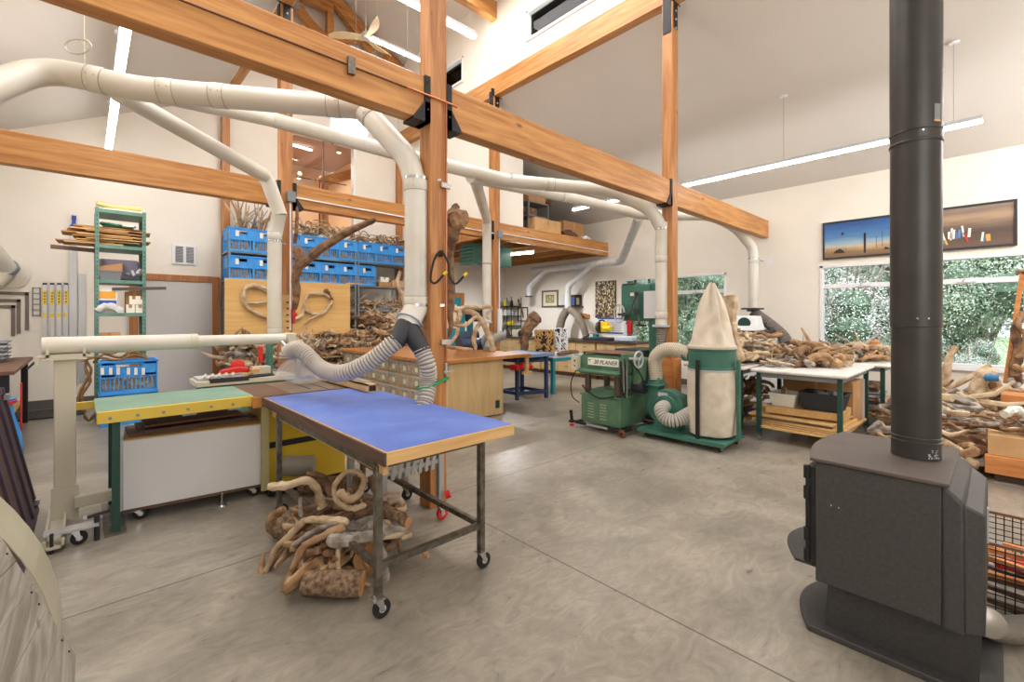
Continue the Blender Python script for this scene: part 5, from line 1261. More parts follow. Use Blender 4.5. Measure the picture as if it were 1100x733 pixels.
for i, (y_, h_) in enumerate(((8.8, .18), (8.65, .12), (8.95, .22))): tag(MB().lathe([(.03, 0), (.03, h_*.6), (.012, h_*.75), (.012, h_)], (9.35, y_, .951), 12).build('glue_bottle', M_red), ('red glue bottle on the worktop, middle of three', 'shortest red glue bottle on the worktop', 'tallest red glue bottle on the worktop')[i], 'bottle')
t = thing('desk_clamp_lamp', 'small teal box with bent wire lamp on the worktop', 'lamp', atX(640, 363, 9.5)); a = atX(640, 364, 9.4)
MB().b2(9.35, 9.45, a.y-.06, a.y+.06, .951, 1.1).build('box', M_teal, t); MB().tube([(9.4, a.y, 1.08), (9.4, a.y+.15, 1.12), (9.4, a.y+.4, 1.0), (9.4, a.y+.45, .96)], .008, 6).build('wire', M_dark, t)
# corner shelf with small things
p0, p1 = atX(548, 305, XR), atX(538, 380, XR)
t = thing('corner_shelf', 'narrow black shelf packed with small gear by the far corner', 'shelf', (9.7, 10.5, .95))
for x_ in (9.5, 9.92): MB().b2(x_, x_+.02, 10.15, 10.17, .951, 2.15).b2(x_, x_+.02, 10.8, 10.82, .951, 2.15).build('upright', M_black, t)
for z_ in (.96, 1.25, 1.55, 1.85): MB().b2(9.5, 9.94, 10.15, 10.82, z_, z_+.02).build('shelf', M_black, t)
cols_ = [M_grey, M_ltgrey, M_brown, M_dark, M_yelbr, M_tag]
for z_ in (.982, 1.272, 1.572, 1.872):
    for k in range(4):
        y_ = 10.22+k*.15; h_ = random.uniform(.1, .2)
        tag(MB().lathe([(.045, 0), (.05, .01), (.05, h_*.8), (.03, h_*.9), (.03, h_)], (9.58, y_, z_), 10).build('canister', cols_[random.randrange(6)]), 'small canister on the narrow black corner shelf', 'canister', 'canisters on the corner shelf')
# ---- things on the window wall
def wallpic(name, label, cat, u0, u1, v0, v1, x=XR, th=.03):
    a_, b_ = atX(u0, v0, x), atX(u1, v1, x); uc = (u0+u1)/2
    a_ = atX(u0, (v0+v1)/2, x); b_ = atX(u1, (v0+v1)/2, x); c_ = atX(uc, v0, x); d_ = atX(uc, v1, x)
    y1_, y0_, z1_, z0_ = a_.y, b_.y, c_.z, d_.z
    return thing(name, label, cat, (x, (y0_+y1_)/2, z0_)), y0_, y1_, z0_, z1_
def frame(t, y0, y1, z0, z1, w, m, x=XR, th=.03):
    MB().b2(x-th, x, y0, y0+w, z0, z1).b2(x-th, x, y1-w, y1, z0, z1).b2(x-th, x, y0+w, y1-w, z0, z0+w).b2(x-th, x, y0+w, y1-w, z1-w, z1).build('frame', m, t, bevel=.003)
t, y0, y1, z0, z1 = wallpic('framed_picture', 'brown framed picture with cream mat on the far window wall', 'picture', 582.5, 600, 312, 330.5)
frame(t, y0, y1, z0, z1, .05, mat('olive_frame', (118, 104, 84), .5)); MB().b2(XR-.012, XR, y0+.05, y1-.05, z0+.05, z1-.05).build('mount', M_pic, t)
m = MB().b2(XR-.016, XR-.012, y0+.16, y1-.16, z0+.14, z1-.14, 0)
for k in range(3):
    for j in range(3): m.b2(XR-.018, XR-.015, y0+.18+k*(y1-y0-.36)/3, y0+.16+(k+1)*(y1-y0-.36)/3, z0+.16+j*(z1-z0-.32)/3, z0+.15+(j+1)*(z1-z0-.32)/3, 1+(j+k) % 2)
m.build('print', [mat('print_dark', (104, 92, 66), .7), mat('print_tan', (196, 178, 120), .7), mat('print_buff', (214, 200, 158), .7)], t)
t, y0, y1, z0, z1 = wallpic('stick_frame', 'thin dark frame with a twig rising out of it on the far window wall', 'picture', 556.5, 567.5, 330, 345.5)
frame(t, y0, y1, z0, z1, .03, M_dark)
branch('twig', [(XR-.04, (y0+y1)/2-.05, z0+.12), (XR-.05, (y0+y1)/2, z0+.35), (XR-.05, (y0+y1)/2+.12, z1+.12), (XR-.05, (y0+y1)/2+.16, z1+.25)], (.02, .035), M_drifts[2], '', thing_=t)
t, y0, y1, z0, z1 = wallpic('wood_mosaic', 'large panel of mixed cut wood slices hung on the far window wall', 'artwork', 640, 662, 302, 341.5)
MB().b2(XR-.02, XR, y0, y1, z0, z1).build('backing', mat('mosaic_dark', (48, 40, 36), .8), t)
def mosaicmat():
    m = bpy.data.materials.new('mosaic_slices'); m.use_nodes = True; nt = m.node_tree; b = nt.nodes['Principled BSDF']
    tc = nt.nodes.new('ShaderNodeTexCoord'); vo = nt.nodes.new('ShaderNodeTexVoronoi'); vo.inputs['Scale'].default_value = 30
    mp = nt.nodes.new('ShaderNodeMapping'); mp.inputs['Rotation'].default_value = (.6, 0, 0); mp.inputs['Scale'].default_value = (1, 1.5, .8)
    nt.links.new(tc.outputs['Object'], mp.inputs['Vector']); nt.links.new(mp.outputs['Vector'], vo.inputs['Vector'])
    r = nt.nodes.new('ShaderNodeValToRGB'); cr = r.color_ramp; cr.interpolation = 'CONSTANT'
    cols = [(.0, (44, 36, 34)), (.22, (110, 84, 60)), (.4, (178, 150, 104)), (.55, (60, 52, 50)), (.68, (206, 192, 150)), (.8, (84, 66, 46)), (.92, (230, 222, 200))]
    cr.elements[0].position, cr.elements[0].color = cols[0][0], rgb(*cols[0][1]); cr.elements[1].position, cr.elements[1].color = cols[1][0], rgb(*cols[1][1])
    for p_, c_ in cols[2:]: e = cr.elements.new(p_); e.color = rgb(*c_)
    sp = nt.nodes.new('ShaderNodeSeparateColor'); nt.links.new(vo.outputs['Color'], sp.inputs['Color']); nt.links.new(sp.outputs['Red'], r.inputs['Fac'])
    nt.links.new(r.outputs['Color'], b.inputs['Base Color']); return m
MB().b2(XR-.035, XR-.02, y0+.01, y1-.01, z0+.01, z1-.01).build('slices', mosaicmat(), t)
t, y0, y1, z0, z1 = wallpic('glass_cabinet', 'small dark wall case with blue and red items beside the far duct', 'cabinet', 613, 625, 317, 329)
frame(t, y0, y1, z0, z1, .03, M_dark, th=.08); MB().b2(XR-.01, XR, y0, y1, z0, z1).b2(XR-.08, XR, (y0+y1)/2-.015, (y0+y1)/2+.015, z0, z1).b2(XR-.12, XR, y0-.06, y1+.06, z0-.04, z0).build('back', M_brown, t)
MB().b2(XR-.05, XR-.01, (y0+y1)/2+.03, y1-.06, z0+.02, z1-.06).build('blue_item', mat('blue_item', (60, 104, 170), .5), t); MB().b2(XR-.05, XR-.01, y0+.05, (y0+y1)/2-.04, z0+.04, z1-.08).build('white_item', M_tag, t)
t, y0, y1, z0, z1 = wallpic('wood_plaque', 'small orange wooden plaque with carved marks on the far window wall', 'plaque', 619, 634, 338, 342.5)
MB().b2(XR-.03, XR, y0, y1, z0, z1).b2(XR-.03, XR, y0+.1, y1-.15, z1, z1+.03).build('board', M_counter, t, bevel=.01)
m = MB()
for k in range(5): m.box((XR-.032, y0+.2+k*(y1-y0-.4)/4, (z0+z1)/2), (.004, .05, .03), (.5*(-1)**k, 0, 0))
m.build('carved_marks', M_brown, t)
t, y0, y1, z0, z1 = wallpic('wall_planner', 'white wall planner with blue bars above the worktop', 'calendar', 643, 669, 343, 357)
MB().b2(XR-.012, XR, y0, y1, z0, z1).build('sheet', M_whitelam, t)
MB().b2(XR-.02, XR, y0-.02, y1+.02, z1, z1+.03).b2(XR-.02, XR, y0-.02, y1+.02, z0-.03, z0).build('hanging_bar', mat('planner_blue', (60, 88, 170), .5), t)
m = MB()
for k in range(4):
    for j in range(5): m.b2(XR-.0135, XR-.012, y0+.05+k*(y1-y0)/4.1, y0+.3+k*(y1-y0)/4.1, z0+.03+j*.05, z0+.055+j*.05)
m.build('printed_grid', mat('print_grey', (190, 190, 196), .8), t)
t, y0, y1, z0, z1 = wallpic('wall_card', 'narrow white card on a small black ledge left of the far duct', 'card', 602, 606, 317, 328)
MB().b2(XR-.01, XR, y0, y1, z0, z1).build('card', M_whitelam, t); MB().b2(XR-.08, XR, y0-.05, y1+.05, z0-.05, z0).build('ledge', M_dark, t)
# ---- two wide paintings over the big window
def paint_common(name, label, y0, y1, z0, z1, skyc, groundc, seam):
    t = thing('painting', label, 'painting', (XR, (y0+y1)/2, z0)); frame(t, y0, y1, z0, z1, .03, M_dark, th=.045)
    m = bpy.data.materials.new(name); m.use_nodes = True; nt = m.node_tree; b = nt.nodes['Principled BSDF']; b.inputs['Roughness'].default_value = .6
    tc = nt.nodes.new('ShaderNodeTexCoord'); sp = nt.nodes.new('ShaderNodeSeparateXYZ'); nt.links.new(tc.outputs['Object'], sp.inputs['Vector'])
    mp = nt.nodes.new('ShaderNodeMapping'); mp.inputs['Scale'].default_value = (1, 1.2, 9); nt.links.new(tc.outputs['Object'], mp.inputs['Vector'])
    nz = nt.nodes.new('ShaderNodeTexNoise'); nz.inputs['Scale'].default_value = 1.6; nz.inputs['Detail'].default_value = 6; nt.links.new(mp.outputs['Vector'], nz.inputs['Vector'])
    a = nt.nodes.new('ShaderNodeMath'); a.operation = 'MULTIPLY_ADD'; nt.links.new(nz.outputs['Fac'], a.inputs[0]); a.inputs[1].default_value = .16; nt.links.new(sp.outputs['Z'], a.inputs[2])
    mr = nt.nodes.new('ShaderNodeMapRange'); mr.inputs['From Min'].default_value = (-.0+.08-(z1-z0)*.0); mr.inputs['From Max'].default_value = (z1-z0)+.08; nt.links.new(a.outputs[0], mr.inputs['Value'])
    cr = nt.nodes.new('ShaderNodeValToRGB'); r = cr.color_ramp; r.elements[0].position = 0; r.elements[0].color = rgb(*groundc[0]); r.elements[1].position = 1; r.elements[1].color = rgb(*skyc[-1])
    for p_, c_ in seam: e = r.elements.new(p_); e.color = rgb(*c_)
    nt.links.new(mr.outputs['Result'], cr.inputs['Fac']); nt.links.new(cr.outputs['Color'], b.inputs['Base Color'])
    # object coordinates relative to the painting's own base
    mb = MB().b2(XR-.03, XR-.01, y0+.03, y1-.03, z0+.03, z1-.03)
    mb.build('canvas', m, t); return t
a = atX(884, 260, XR-.02); zc1, zc0 = atX(884, 240, XR-.02).z, atX(884, 279.5, XR-.02).z
t = paint_common('beach_paint', 'wide painting of blue sky over a beach, left of the flue', 1.05, a.y, zc0, zc1, [(36, 70, 128)], [(120, 92, 66)], [(.16, (150, 122, 90)), (.30, (206, 180, 142)), (.36, (170, 188, 196)), (.52, (92, 140, 184)), (.75, (58, 108, 172))])
y1 = a.y; z0, z1 = zc0, zc1
m = MB()
def on(y_, z_, w_, h_, mi=0): MB().b2(XR-.034, XR-.03, y_-w_/2, y_+w_/2, z_, z_+h_).build('painted_mark', mat('paint_dark', (54, 42, 44), .6), t)
on(y1-.62, z0+.07, .03, .34); on(y1-.62, z0+.30, .015, .12); on(y1-.86, z0+.16, .006, .25); on(y1-.78, z0+.14, .005, .2); on(y1-1.0, z0+.12, .008, .18)
m.ext([(XR-.034, y1-.34, z0+.10), (XR-.034, y1-.16, z0+.10), (XR-.034, y1-.20, z0+.15), (XR-.034, y1-.26, z0+.18), (XR-.034, y1-.30, z0+.15)], (.004, 0, 0)); m.build('painted_mound', mat('paint_dark', (54, 42, 44), .6), t); m = MB(); on(y1-.3, z0+.42, .035, .05)
for k in range(9): on(y1-.07-k*.035, z0+.13, .004, .07)
m.ext([(XR-.034, y1-.98, z0+.10), (XR-.034, y1-.88, z0+.10), (XR-.034, y1-.9, z0+.15)], (.004, 0, 0))
m.build('painted_mound', mat('paint_dark', (54, 42, 44), .6), t)
b = atX(1093, 230, XR-.02); 
t = paint_common('dusk_paint', 'wide painting of brown clouds with bright shapes, right of the flue', b.y, .93, zc0, zc1, [(158, 140, 130)], [(112, 92, 80)], [(.2, (98, 80, 70)), (.38, (84, 70, 62)), (.55, (122, 102, 88)), (.72, (172, 146, 120)), (.85, (132, 112, 100))])
m = MB(); ym = .93
for i, (dy, w_, h_, zz_, mi) in enumerate(((.42, .05, .13, .17, 0), (.47, .03, .17, .16, 0), (.53, .04, .15, .17, 2), (.60, .03, .18, .10, 1), (.64, .04, .16, .17, 0), (.57, .03, .2, .18, 0), (.50, .02, .12, .16, 2)) + ((.16, .05, .16, .15, 0), (.22, .03, .2, .17, 0), (.28, .04, .14, .16, 0), (.34, .05, .17, .15, 0), (.44, .03, .22, .14, 0), (.31, .03, .18, .07, 1), (.35, .02, .14, .08, 2), (.38, .03, .10, .08, 3), (.78, .03, .16, .09, 0), (.84, .06, .12, .09, 3), (.80, .02, .1, .08, 2))):
    c_ = (XR-.032, ym-dy, zc0+zz_+h_/2); MB().box(c_, (.004, w_*.8, h_*.85), (random.uniform(-.35, .35), 0, 0)).build('painted_figure', [M_tag, mat('paint_red', (200, 60, 40), .6), mat('paint_blue', (90, 130, 200), .6), mat('paint_gold', (230, 170, 70), .6)][mi], t)
# switch plates and ceiling bits
for i, (u, v) in enumerate(((826, 282), (651, 260))):
    p = atX(u, v, XR); tag(MB().b2(XR-.012, XR, p.y-.05, p.y+.05, p.z-.07, p.z+.07).b2(XR-.018, XR-.012, p.y-.015, p.y+.015, p.z-.03, p.z+.03).build('wall_plate', M_white), ['white switch plate right of the short wall duct', 'white switch plate high above the loft corner'][i], 'switch')
tag(MB().tube([(PX1+.09, PY0+.05, 2.35-.12+.14*math.sin(a_*.5)) if False else (PX1+.085, PY0+.0+.06*math.cos(a_), 2.2+.14*math.sin(a_)) for a_ in [i*PI/8-PI/2 for i in range(9)]], .012, 6).build('hose_hanger', M_black), 'black half-ring hanger on the right post', 'hanger')

# ---- loft storage
z_ = 3.462
t = thing('metal_shelf', 'grey metal shelf on the loft with boxes on top', 'shelf', (7.6, 7.5, z_))
a, b = atZ(566, 250, z_), atZ(587, 248, z_)
a = atY(566, 250, 7.45); b = atY(588, 250, 7.45); x0, x1 = a.x, b.x
for x_ in (x0, x1-.03):
    for y_ in (7.4, 7.8): MB().b2(x_, x_+.03, y_, y_+.03, z_, z_+.78).build('upright', M_galv, t)
for q in (.1, .42, .75): MB().b2(x0, x1, 7.4, 7.83, z_+q, z_+q+.03).build('shelf', M_galv, t)
carton(x0+.02, x1-.1, 7.42, 7.8, z_+.785, z_+1.10, 'cardboard box on top of the loft shelf')
carton(x0+.05, x0+.3, 7.42, 7.7, z_+.452, z_+.62, 'small box inside the loft shelf', M_brown)
tag(MB().tube(spline([(x0+.05, 7.5, z_+1.13), (x0+.2, 7.5, z_+1.17), (x0+.5, 7.55, z_+1.14), (x1, 7.5, z_+1.08)], 4), .04, 8, jitter=.3, flat=.6).build('packing_wrap', M_tag), 'white packing wrap on the topmost loft box', 'wrap')
tag(MB().tube(spline([(x1-.05, 7.5, z_+.85), (x1+.08, 7.5, z_+.88), (x1+.2, 7.5, z_+.83)], 4), .055, 8, jitter=.3).build('root_piece', M_drifts[2]), 'brown root piece at the right end of the loft shelf', 'driftwood')
a, b = atY(573, 262, 7.2), atY(601, 262, 7.2)
carton(a.x, b.x, 7.15, 7.38, z_, z_+.34, 'long cardboard box at the front edge of the loft', M_card2)
a, b = atY(603, 262, 7.25), atY(629, 262, 7.25)
carton(a.x+.15, b.x, 7.3, 7.7, z_, z_+.46, 'taller cardboard box at the right end of the loft', M_card)
tag(MB().tube(spline([(a.x, 7.2, z_+.08), (a.x+.25, 7.2, z_+.14), (a.x+.5, 7.2, z_+.07)], 4), .07, 8, jitter=.3).build('brown_bag', M_brown), 'crumpled brown bag between the loft boxes', 'bag')
tag(MB().tube(spline([(b.x-.25, 7.18, z_+.05), (b.x-.1, 7.18, z_+.09), (b.x+.08, 7.18, z_+.05)], 4), .05, 8, jitter=.3).build('white_bag', M_tag), 'crumpled white bag at the right of the loft boxes', 'bag')
# ---- green heater under the loft
t = thing('unit_heater', 'green box heater hung under the loft behind the post', 'heater', (6.4, 7.6, 2.7))
hx0, hx1, hy0, hy1, hz0, hz1 = atY(506, 270, 7.7).x, atY(548, 270, 7.7).x-.05, 7.6, 8.1, 2.68, 3.12
MB().b2(hx0, hx1, hy0, hy1, hz0, hz1).build('body', M_green, t, bevel=.015)
m = MB()
for k in range(5): m.box((hx0-.005, (hy0+hy1)/2, hz0+.07+k*.075), (.03, hy1-hy0-.06, .012), (0, .5, 0))
m.build('louvre', M_dkgreen, t)
MB().cyl((hx0+.1, hy0+.1, hz1), (hx0+.1, hy0+.1, 3.2), .01, 8).cyl((hx1-.1, hy0+.1, hz1), (hx1-.1, hy0+.1, 3.2), .01, 8).build('hanger_rod', M_steel, t)
MB().tube(spline([(hx0+.1, hy0+.0, hz0), (hx0+.25, hy0, hz0-.05), (hx0+.5, hy0, hz0-.04), (hx0+.6, hy0, hz0)], 4), .01, 6).build('cable', M_dark, t)

# ================================================================== PLANER
t = thing('planer', 'green thickness planer on a wheeled base reading 20 PLANER', 'planer', (5.4, 3.65, 0))
x0, x1, y0, y1 = 5.06, 5.68, 3.34, 3.98
MB().b2(x0, x1, y0, y1, .09, .46).build('cabinet', M_sage, t, bevel=.012)
m = MB().b2(x0-.012, x1+.012, y0-.012, y1+.012, .46, .485); m.hexa([(x0+.02, y0+.03, .485), (x1-.02, y0+.03, .485), (x1-.02, y1-.03, .485), (x0+.02, y1-.03, .485), (x0+.1, y0+.12, .55), (x1-.1, y0+.12, .55), (x1-.1, y1-.12, .55), (x0+.1, y1-.12, .55)])
m.build('cabinet_top', M_sage, t, bevel=.004)
for c_ in (0, 1):
    m = MB()
    for k in range(6): m.box((x0-.004, y0+.27+c_*.20, .17+k*.038), (.012, .10, .010), (0, .5, 0))
    m.build('louvre', mat('planer_louvre', (150, 160, 128), .5), t)
MB().b2(x0-.006, x0, y0+.04, y0+.15, .12, .44).build('door', M_sage, t, bevel=.003)
for x_, y_ in ((x0+.07, y0+.09), (x0+.07, y1-.07), (x1-.1, y0+.09), (x1-.1, y1-.07)):
    MB().cyl((x_, y_, .50), (x_, y_, .86), .045, 14).build('column', [mat('oily_column', (96, 84, 70), .4, .4)][0], t)
MB().b2(x0-.04, x1-.08, y0+.0, y1+.0, .76, .83).build('bed', M_sage, t, bevel=.008)
MB().b2(x0-.1, x0+.02, y0-.02, y1-.0, .79, .815).build('infeed_table', M_sage, t, bevel=.004)
MB().b2(x0+.01, x0+.04, y0+.02, y1-.06, .83, 1.02).b2(x0+.01, x1-.1, y0-.02, y0+.03, .80, 1.06).b2(x0+.01, x1-.1, y1-.07, y1-.0, .80, 1.02).build('head', M_sage, t, bevel=.008)
MB().b2(x0+.03, x1-.15, y0+.02, y1-.05, .84, 1.03).build('hood', mat('hood_green', (108, 150, 118), .45), t, bevel=.01)
MB().b2(x0-.0, x1-.12, y0+.0, y1-.03, 1.05, 1.065).build('roller_cover', M_brown, t)
MB().b2(x0, x0+.02, y0+.0, y0+.02, 1.02, 1.05).b2(x0, x0+.02, y1-.06, y1-.04, 1.02, 1.05).build('cover_bracket', M_dkgreen, t)
MB().b2(x0-.002, x0+.01, y0+.03, y1-.12, .885, .985).build('name_plate', M_tag, t)
mt = Matrix.Translation((x0-.004, (y0+y1)/2-.085, .93)) @ Matrix(((0, 0, -1), (-1, 0, 0), (0, 1, 0))).to_4x4()
text_obj('20 PLANER', .078, M_black, t, mt, extrude=.0015, shear=.3)
mt2 = Matrix.Translation((x0-.004, y1-.19, .958)) @ Matrix(((0, 0, -1), (-1, 0, 0), (0, 1, 0))).to_4x4()
MB().b2(x0-.004, x0-.002, y1-.165, y1-.135, .95, .962).b2(x0-.004, x0-.002, y1-.165, y1-.130, .936, .94).build('plate_marks', M_black, t)
m = MB(); m.b2(x0-.08, x0+.02, y1+.01, y1+.11, .80, .99, 0); m.b2(x0-.085, x0-.08, y1+.035, y1+.06, .92, .945, 1); m.b2(x0-.085, x0-.08, y1+.035, y1+.06, .85, .875, 2)
m.build('switch_box', [M_cream, M_black, M_red], t, bevel=.004)
MB().b2(x0-.0, x0+.1, y1-.01, y1+.12, .82, 1.0).build('side_housing', M_sage, t, bevel=.006)
# handwheel on the near side and belt/motor at the right
hwc = Vector((x0+.18, y0-.16, .99))
m = MB(); m.tube([hwc+Vector((math.cos(a_)*.105, .0, math.sin(a_)*.105)) for a_ in [i*2*PI/24 for i in range(25)]], .012, 8)
for k in range(3): m.bar(hwc, hwc+Vector((math.cos(k*2.1+.5)*.1, 0, math.sin(k*2.1+.5)*.1)), .012, .014)
m.cyl(hwc-Vector((0, .02, 0)), hwc+Vector((0, .14, 0)), .016, 10); m.build('handwheel', M_ltgrey, t)
MB().b2(x0+.22, x0+.5, y0-.16, y0-.02, .62, 1.0).build('gearbox', M_sage, t, bevel=.04)
MB().cyl((x0+.3, y0-.18, .62), (x0+.3, y0-.02, .62), .09, 18).cyl((x0+.48, y0-.16, .78), (x0+.48, y0-.02, .78), .07, 16).build('pulley', M_dark, t)
m = MB()
m.tube(spline([(x0-.02, y0-.02, .97), (x0-.02, y0-.03, .7), (x0+.0, y0-.04, .56), (x0+.05, y0-.04, .50)], 5), .012, 6); m.tube(spline([(x0+.02, y0-.05, 1.0), (x0+.0, y0-.07, .8), (x0+.01, y0-.06, .55), (x0-.02, y0+.05, .5)], 5), .010, 6)
m.tube(spline([(x0+.05, y0-.1, .98), (x0+.16, y0-.2, .8), (x0+.3, y0-.2, .6), (x0+.4, y0-.15, .9)], 5), .010, 6); m.tube(spline([(x0-.03, y0+.08, .50), (x0-.06, y0+.3, .46), (x0-.03, y1-.1, .55), (x0-.02, y1-.04, .60)], 5), .010, 6)
m.build('power_cable', M_black, t)
MB().tube(spline([(x0-.03, y1+.06, .80), (x0-.02, y1+.16, .62), (x0-.02, y1+.14, .42), (x0-.0, y1+.03, .34)], 5), .008, 6).build('switch_cable', M_black, t)
MB().tube([(x0+.04, y0-.02, .50), (x0+.04, y0-.02, .95)], .012, 8).tube([(x0+.10, y0-.03, .50), (x0+.10, y0-.03, .95)], .012, 8).build('lift_rod', M_chrome, t)
mb = MB()
for a_, b_ in (((x0-.05, y0-.06), (x0-.05, y1+.05)), ((x0-.05, y0-.06), (x1+.05, y0-.06)), ((x1+.05, y0-.06), (x1+.05, y1+.05)), ((x0-.05, y1+.05), (x1+.05, y1+.05))): mb.bar((*a_, .075), (*b_, .075), .035, .035)
mb.build('mobile_base', M_black, t); mb = MB().bar((x0-.07, y0+.15, .078), (x0-.07, y1-.15, .078), .012, .03).bar((x0+.15, y0-.08, .078), (x1-.1, y0-.08, .078), .012, .03); mb.build('base_tube', M_chrome, t)
for x_, y_ in ((x0-.07, y0-.07), (x1+.06, y0-.07), (x1+.06, y1+.06)): MB().lathe([(.015, -.018), (.045, -.018), (.05, 0), (.045, .018), (.015, .018)], (x_, y_, .05), 16, axis='X').lathe([(.001, -.022), (.02, -.022), (.02, .022), (.001, .022)], (x_, y_, .05), 10, 1, axis='X').build('wheel', [mat('rust_wheel', (120, 66, 50), .6), M_black], t)
m = MB().lathe([(.012, -.014), (.034, -.014), (.036, 0), (.034, .014), (.012, .014)], (x0-.09, y1+.09, .036), 14); m.build('front_caster', M_red, t)
MB().b2(x0-.12, x0-.06, y1+.06, y1+.12, .07, .10).bar((x0-.09, y1+.09, .1), (x0-.10, y1+.10, .24), .04, .02).build('caster_pedal', M_black, t)

# ================================================================== BANDSAW behind the planer
t = thing('bandsaw', 'tall green bandsaw with dark guide arms standing behind the planer', 'bandsaw', (6.5, 3.95, 0))
bd = 7.35
a = atD(667, 304, bd); b = atD(707, 304, bd)
# main faces look towards -X; extent runs along Y
yl, yr = atX(667, 320, 6.2).y, atX(706.5, 320, 6.2).y
zt_, zmid = atX(687, 304, 6.2).z, atX(687, 345, 6.2).z
MB().b2(6.2, 6.6, yr+.12, yl, zmid, zt_-.02).build('upper_wheel_housing', M_green, t, bevel=.015)
MB().b2(6.22, 6.6, yr-.02, yr+.16, .1, zt_-.01).build('column', M_green, t, bevel=.01)
MB().b2(6.2, 6.62, yr+.05, yl, .06, .80).build('lower_wheel_housing', M_green, t, bevel=.015)
MB().b2(6.1, 6.75, yr+.16, yl+.05, 1.0, 1.04).build('table', M_dark, t, bevel=.004); MB().b2(6.3, 6.5, yr+.3, yl-.2, .8, 1.0).build('trunnion', M_dkgreen, t)
MB().b2(6.15, 6.65, yr, yl, 0, .06).build('plinth', M_black, t)
MB().b2(6.165, 6.185, yr-.02, yr+.21, 1.52, 1.93).build('notice_board', M_whitelam, t)
pts = [(612, 165), (598, 210), (575, 300), (545, 410), (520, 500)]
q = lambda px_, py_, x_=6.12: atX(600+px_/7.333, 290+py_/7.333, x_)
MB().tube([q(612, 180), q(575, 300), q(535, 430)], .014, 8).tube([q(620, 180), q(618, 320), q(640, 420)], .010, 8).build('guide_arm', M_steel, t)
m = MB()
for px_, py_, r_ in ((612, 190, .035), (604, 320, .04), (518, 352, .035)): m.cyl(q(px_, py_, 6.06), q(px_, py_, 6.2), r_, 12)
m.cyl(q(518, 352, 6.1), q(470, 352, 6.1), .02, 8); m.build('guide_knob', M_dark, t)
c_ = q(478, 345, 6.1); m = MB().tube([c_+Vector((0, math.cos(a_)*.09, math.sin(a_)*.14)) for a_ in [i*2*PI/20 for i in range(21)]], .014, 8).bar(c_-Vector((0, 0, .13)), c_+Vector((0, 0, .13)), .012, .012).bar(c_-Vector((0, .08, 0)), c_+Vector((0, .08, 0)), .012, .012); m.build('tension_wheel', M_ltgrey, t)
MB().b2(6.1, 6.16, q(577, 400).y, q(540, 400).y, q(550, 505).z, q(550, 400).z).build('brake_bag', M_red, t, bevel=.015)
MB().cyl(q(636, 400, 6.2), q(636, 440, 6.2), .02, 8).b2(6.15, 6.2, q(670, 430).y, q(600, 430).y, q(600, 445).z, q(600, 430).z).build('blade_guide', M_dark, t)
MB().b2(6.19, 6.2, q(590, 200).y, q(545, 200).y, q(545, 205).z, q(545, 180).z).build('name_plate', M_tag, t)
MB().b2(6.2, 6.58, yl-.25, yl-.02, zt_-.03, zt_+.0).cyl((6.3, yl-.2, zt_), (6.3, yl-.2, zt_+.06), .02, 8).cyl((6.3, yr+.2, zt_), (6.3, yr+.2, zt_+.06), .02, 8).build('top_fitting', M_dkgreen, t)

# ================================================================== DUST COLLECTOR
t = thing('dust_collector', 'green two-bag dust collector with canvas bags on a wheeled plate', 'dust collector', (5.5, 2.7, 0))
cx, cy, r = 5.53, 2.36, .265
MB().b2(5.20, 5.80, 2.08, 3.18, .085, .115).build('base_plate', M_green, t, bevel=.006)
MB().b2(5.195, 5.205, 2.08, 3.18, .07, .115).build('plate_lip', M_green, t)
for x_, y_ in ((5.26, 2.16), (5.26, 3.08), (5.74, 2.16), (5.74, 3.08)): castor(t, x_, y_, .085, .036)
MB().lathe([(r, .92), (r+.008, .925), (r+.008, .945), (r, .95), (r, 1.14), (r+.008, 1.145), (r+.008, 1.165), (r, 1.17)], (cx, cy, 0), 32).build('drum_ring', M_green, t)
wob = lambda a_, h_: 1+.035*math.sin(5*a_+h_*3)+.02*math.sin(9*a_-h_*5)+.012*math.sin(14*a_+h_*9)
prof = [(.001, .125), (r*.8, .125), (r*.97, .15), (r*1.02, .3), (r*1.06, .5), (r*1.05, .7), (r*1.02, .85), (r*1.015, .92), (r*.98, .93)]
MB().lathe(prof, (cx, cy, 0), 48, wob=lambda a_, h_: wob(a_, h_) if h_ < .9 else 1).build('lower_bag', M_cloth, t)
def wob2(a_, h_):
    k = min(1, max(0, (h_-1.2)/.5)); return 1+k*(.34*math.sin(5*a_+1.2)+.2*math.sin(8*a_+2.2))+.015*math.sin(13*a_)
prof = [(r*.99, 1.16), (r*1.0, 1.19), (r*.92, 1.26), (r*.76, 1.4), (r*.60, 1.55), (r*.46, 1.68), (r*.32, 1.80), (r*.18, 1.90), (r*.09, 1.955), (.001, 1.965)]
pr2 = []
for (r0, h0), (r1, h1) in zip(prof, prof[1:]):
    for k in range(3): pr2.append((r0+(r1-r0)*k/3, h0+(h1-h0)*k/3))
pr2.append(prof[-1])
MB().lathe(pr2, (cx, cy, 0), 60, sx=.92, sy=1.0, wob=wob2).build('upper_bag', M_cloth, t)
MB().lathe([(r*1.05, 1.165), (r*1.07, 1.18), (r*1.05, 1.2)], (cx, cy, 0), 36, wob=lambda a_, h_: 1+.02*math.sin(6*a_)).build('bag_hem', mat('hem_cloth', (206, 196, 178), .9), t)
MB().lathe([(r*1.03, .90), (r*1.04, .905), (r*1.03, .92)], (cx, cy, 0), 36).build('clamp_band', M_ltgrey, t)
MB().cyl((cx-.02, cy-.02, 1.95), (cx-.02, cy-.02, 1.99), .01, 8).build('bag_loop', M_steel, t)
sa = math.radians(180-8); sxp, syp = cx+math.cos(sa)*(r*1.12), cy+math.sin(sa)*(r*1.12)
MB().b2(sxp-.012, sxp+.008, syp-.022, syp+.022, .10, 1.04).build('support_strap', M_black, t, bevel=.002)
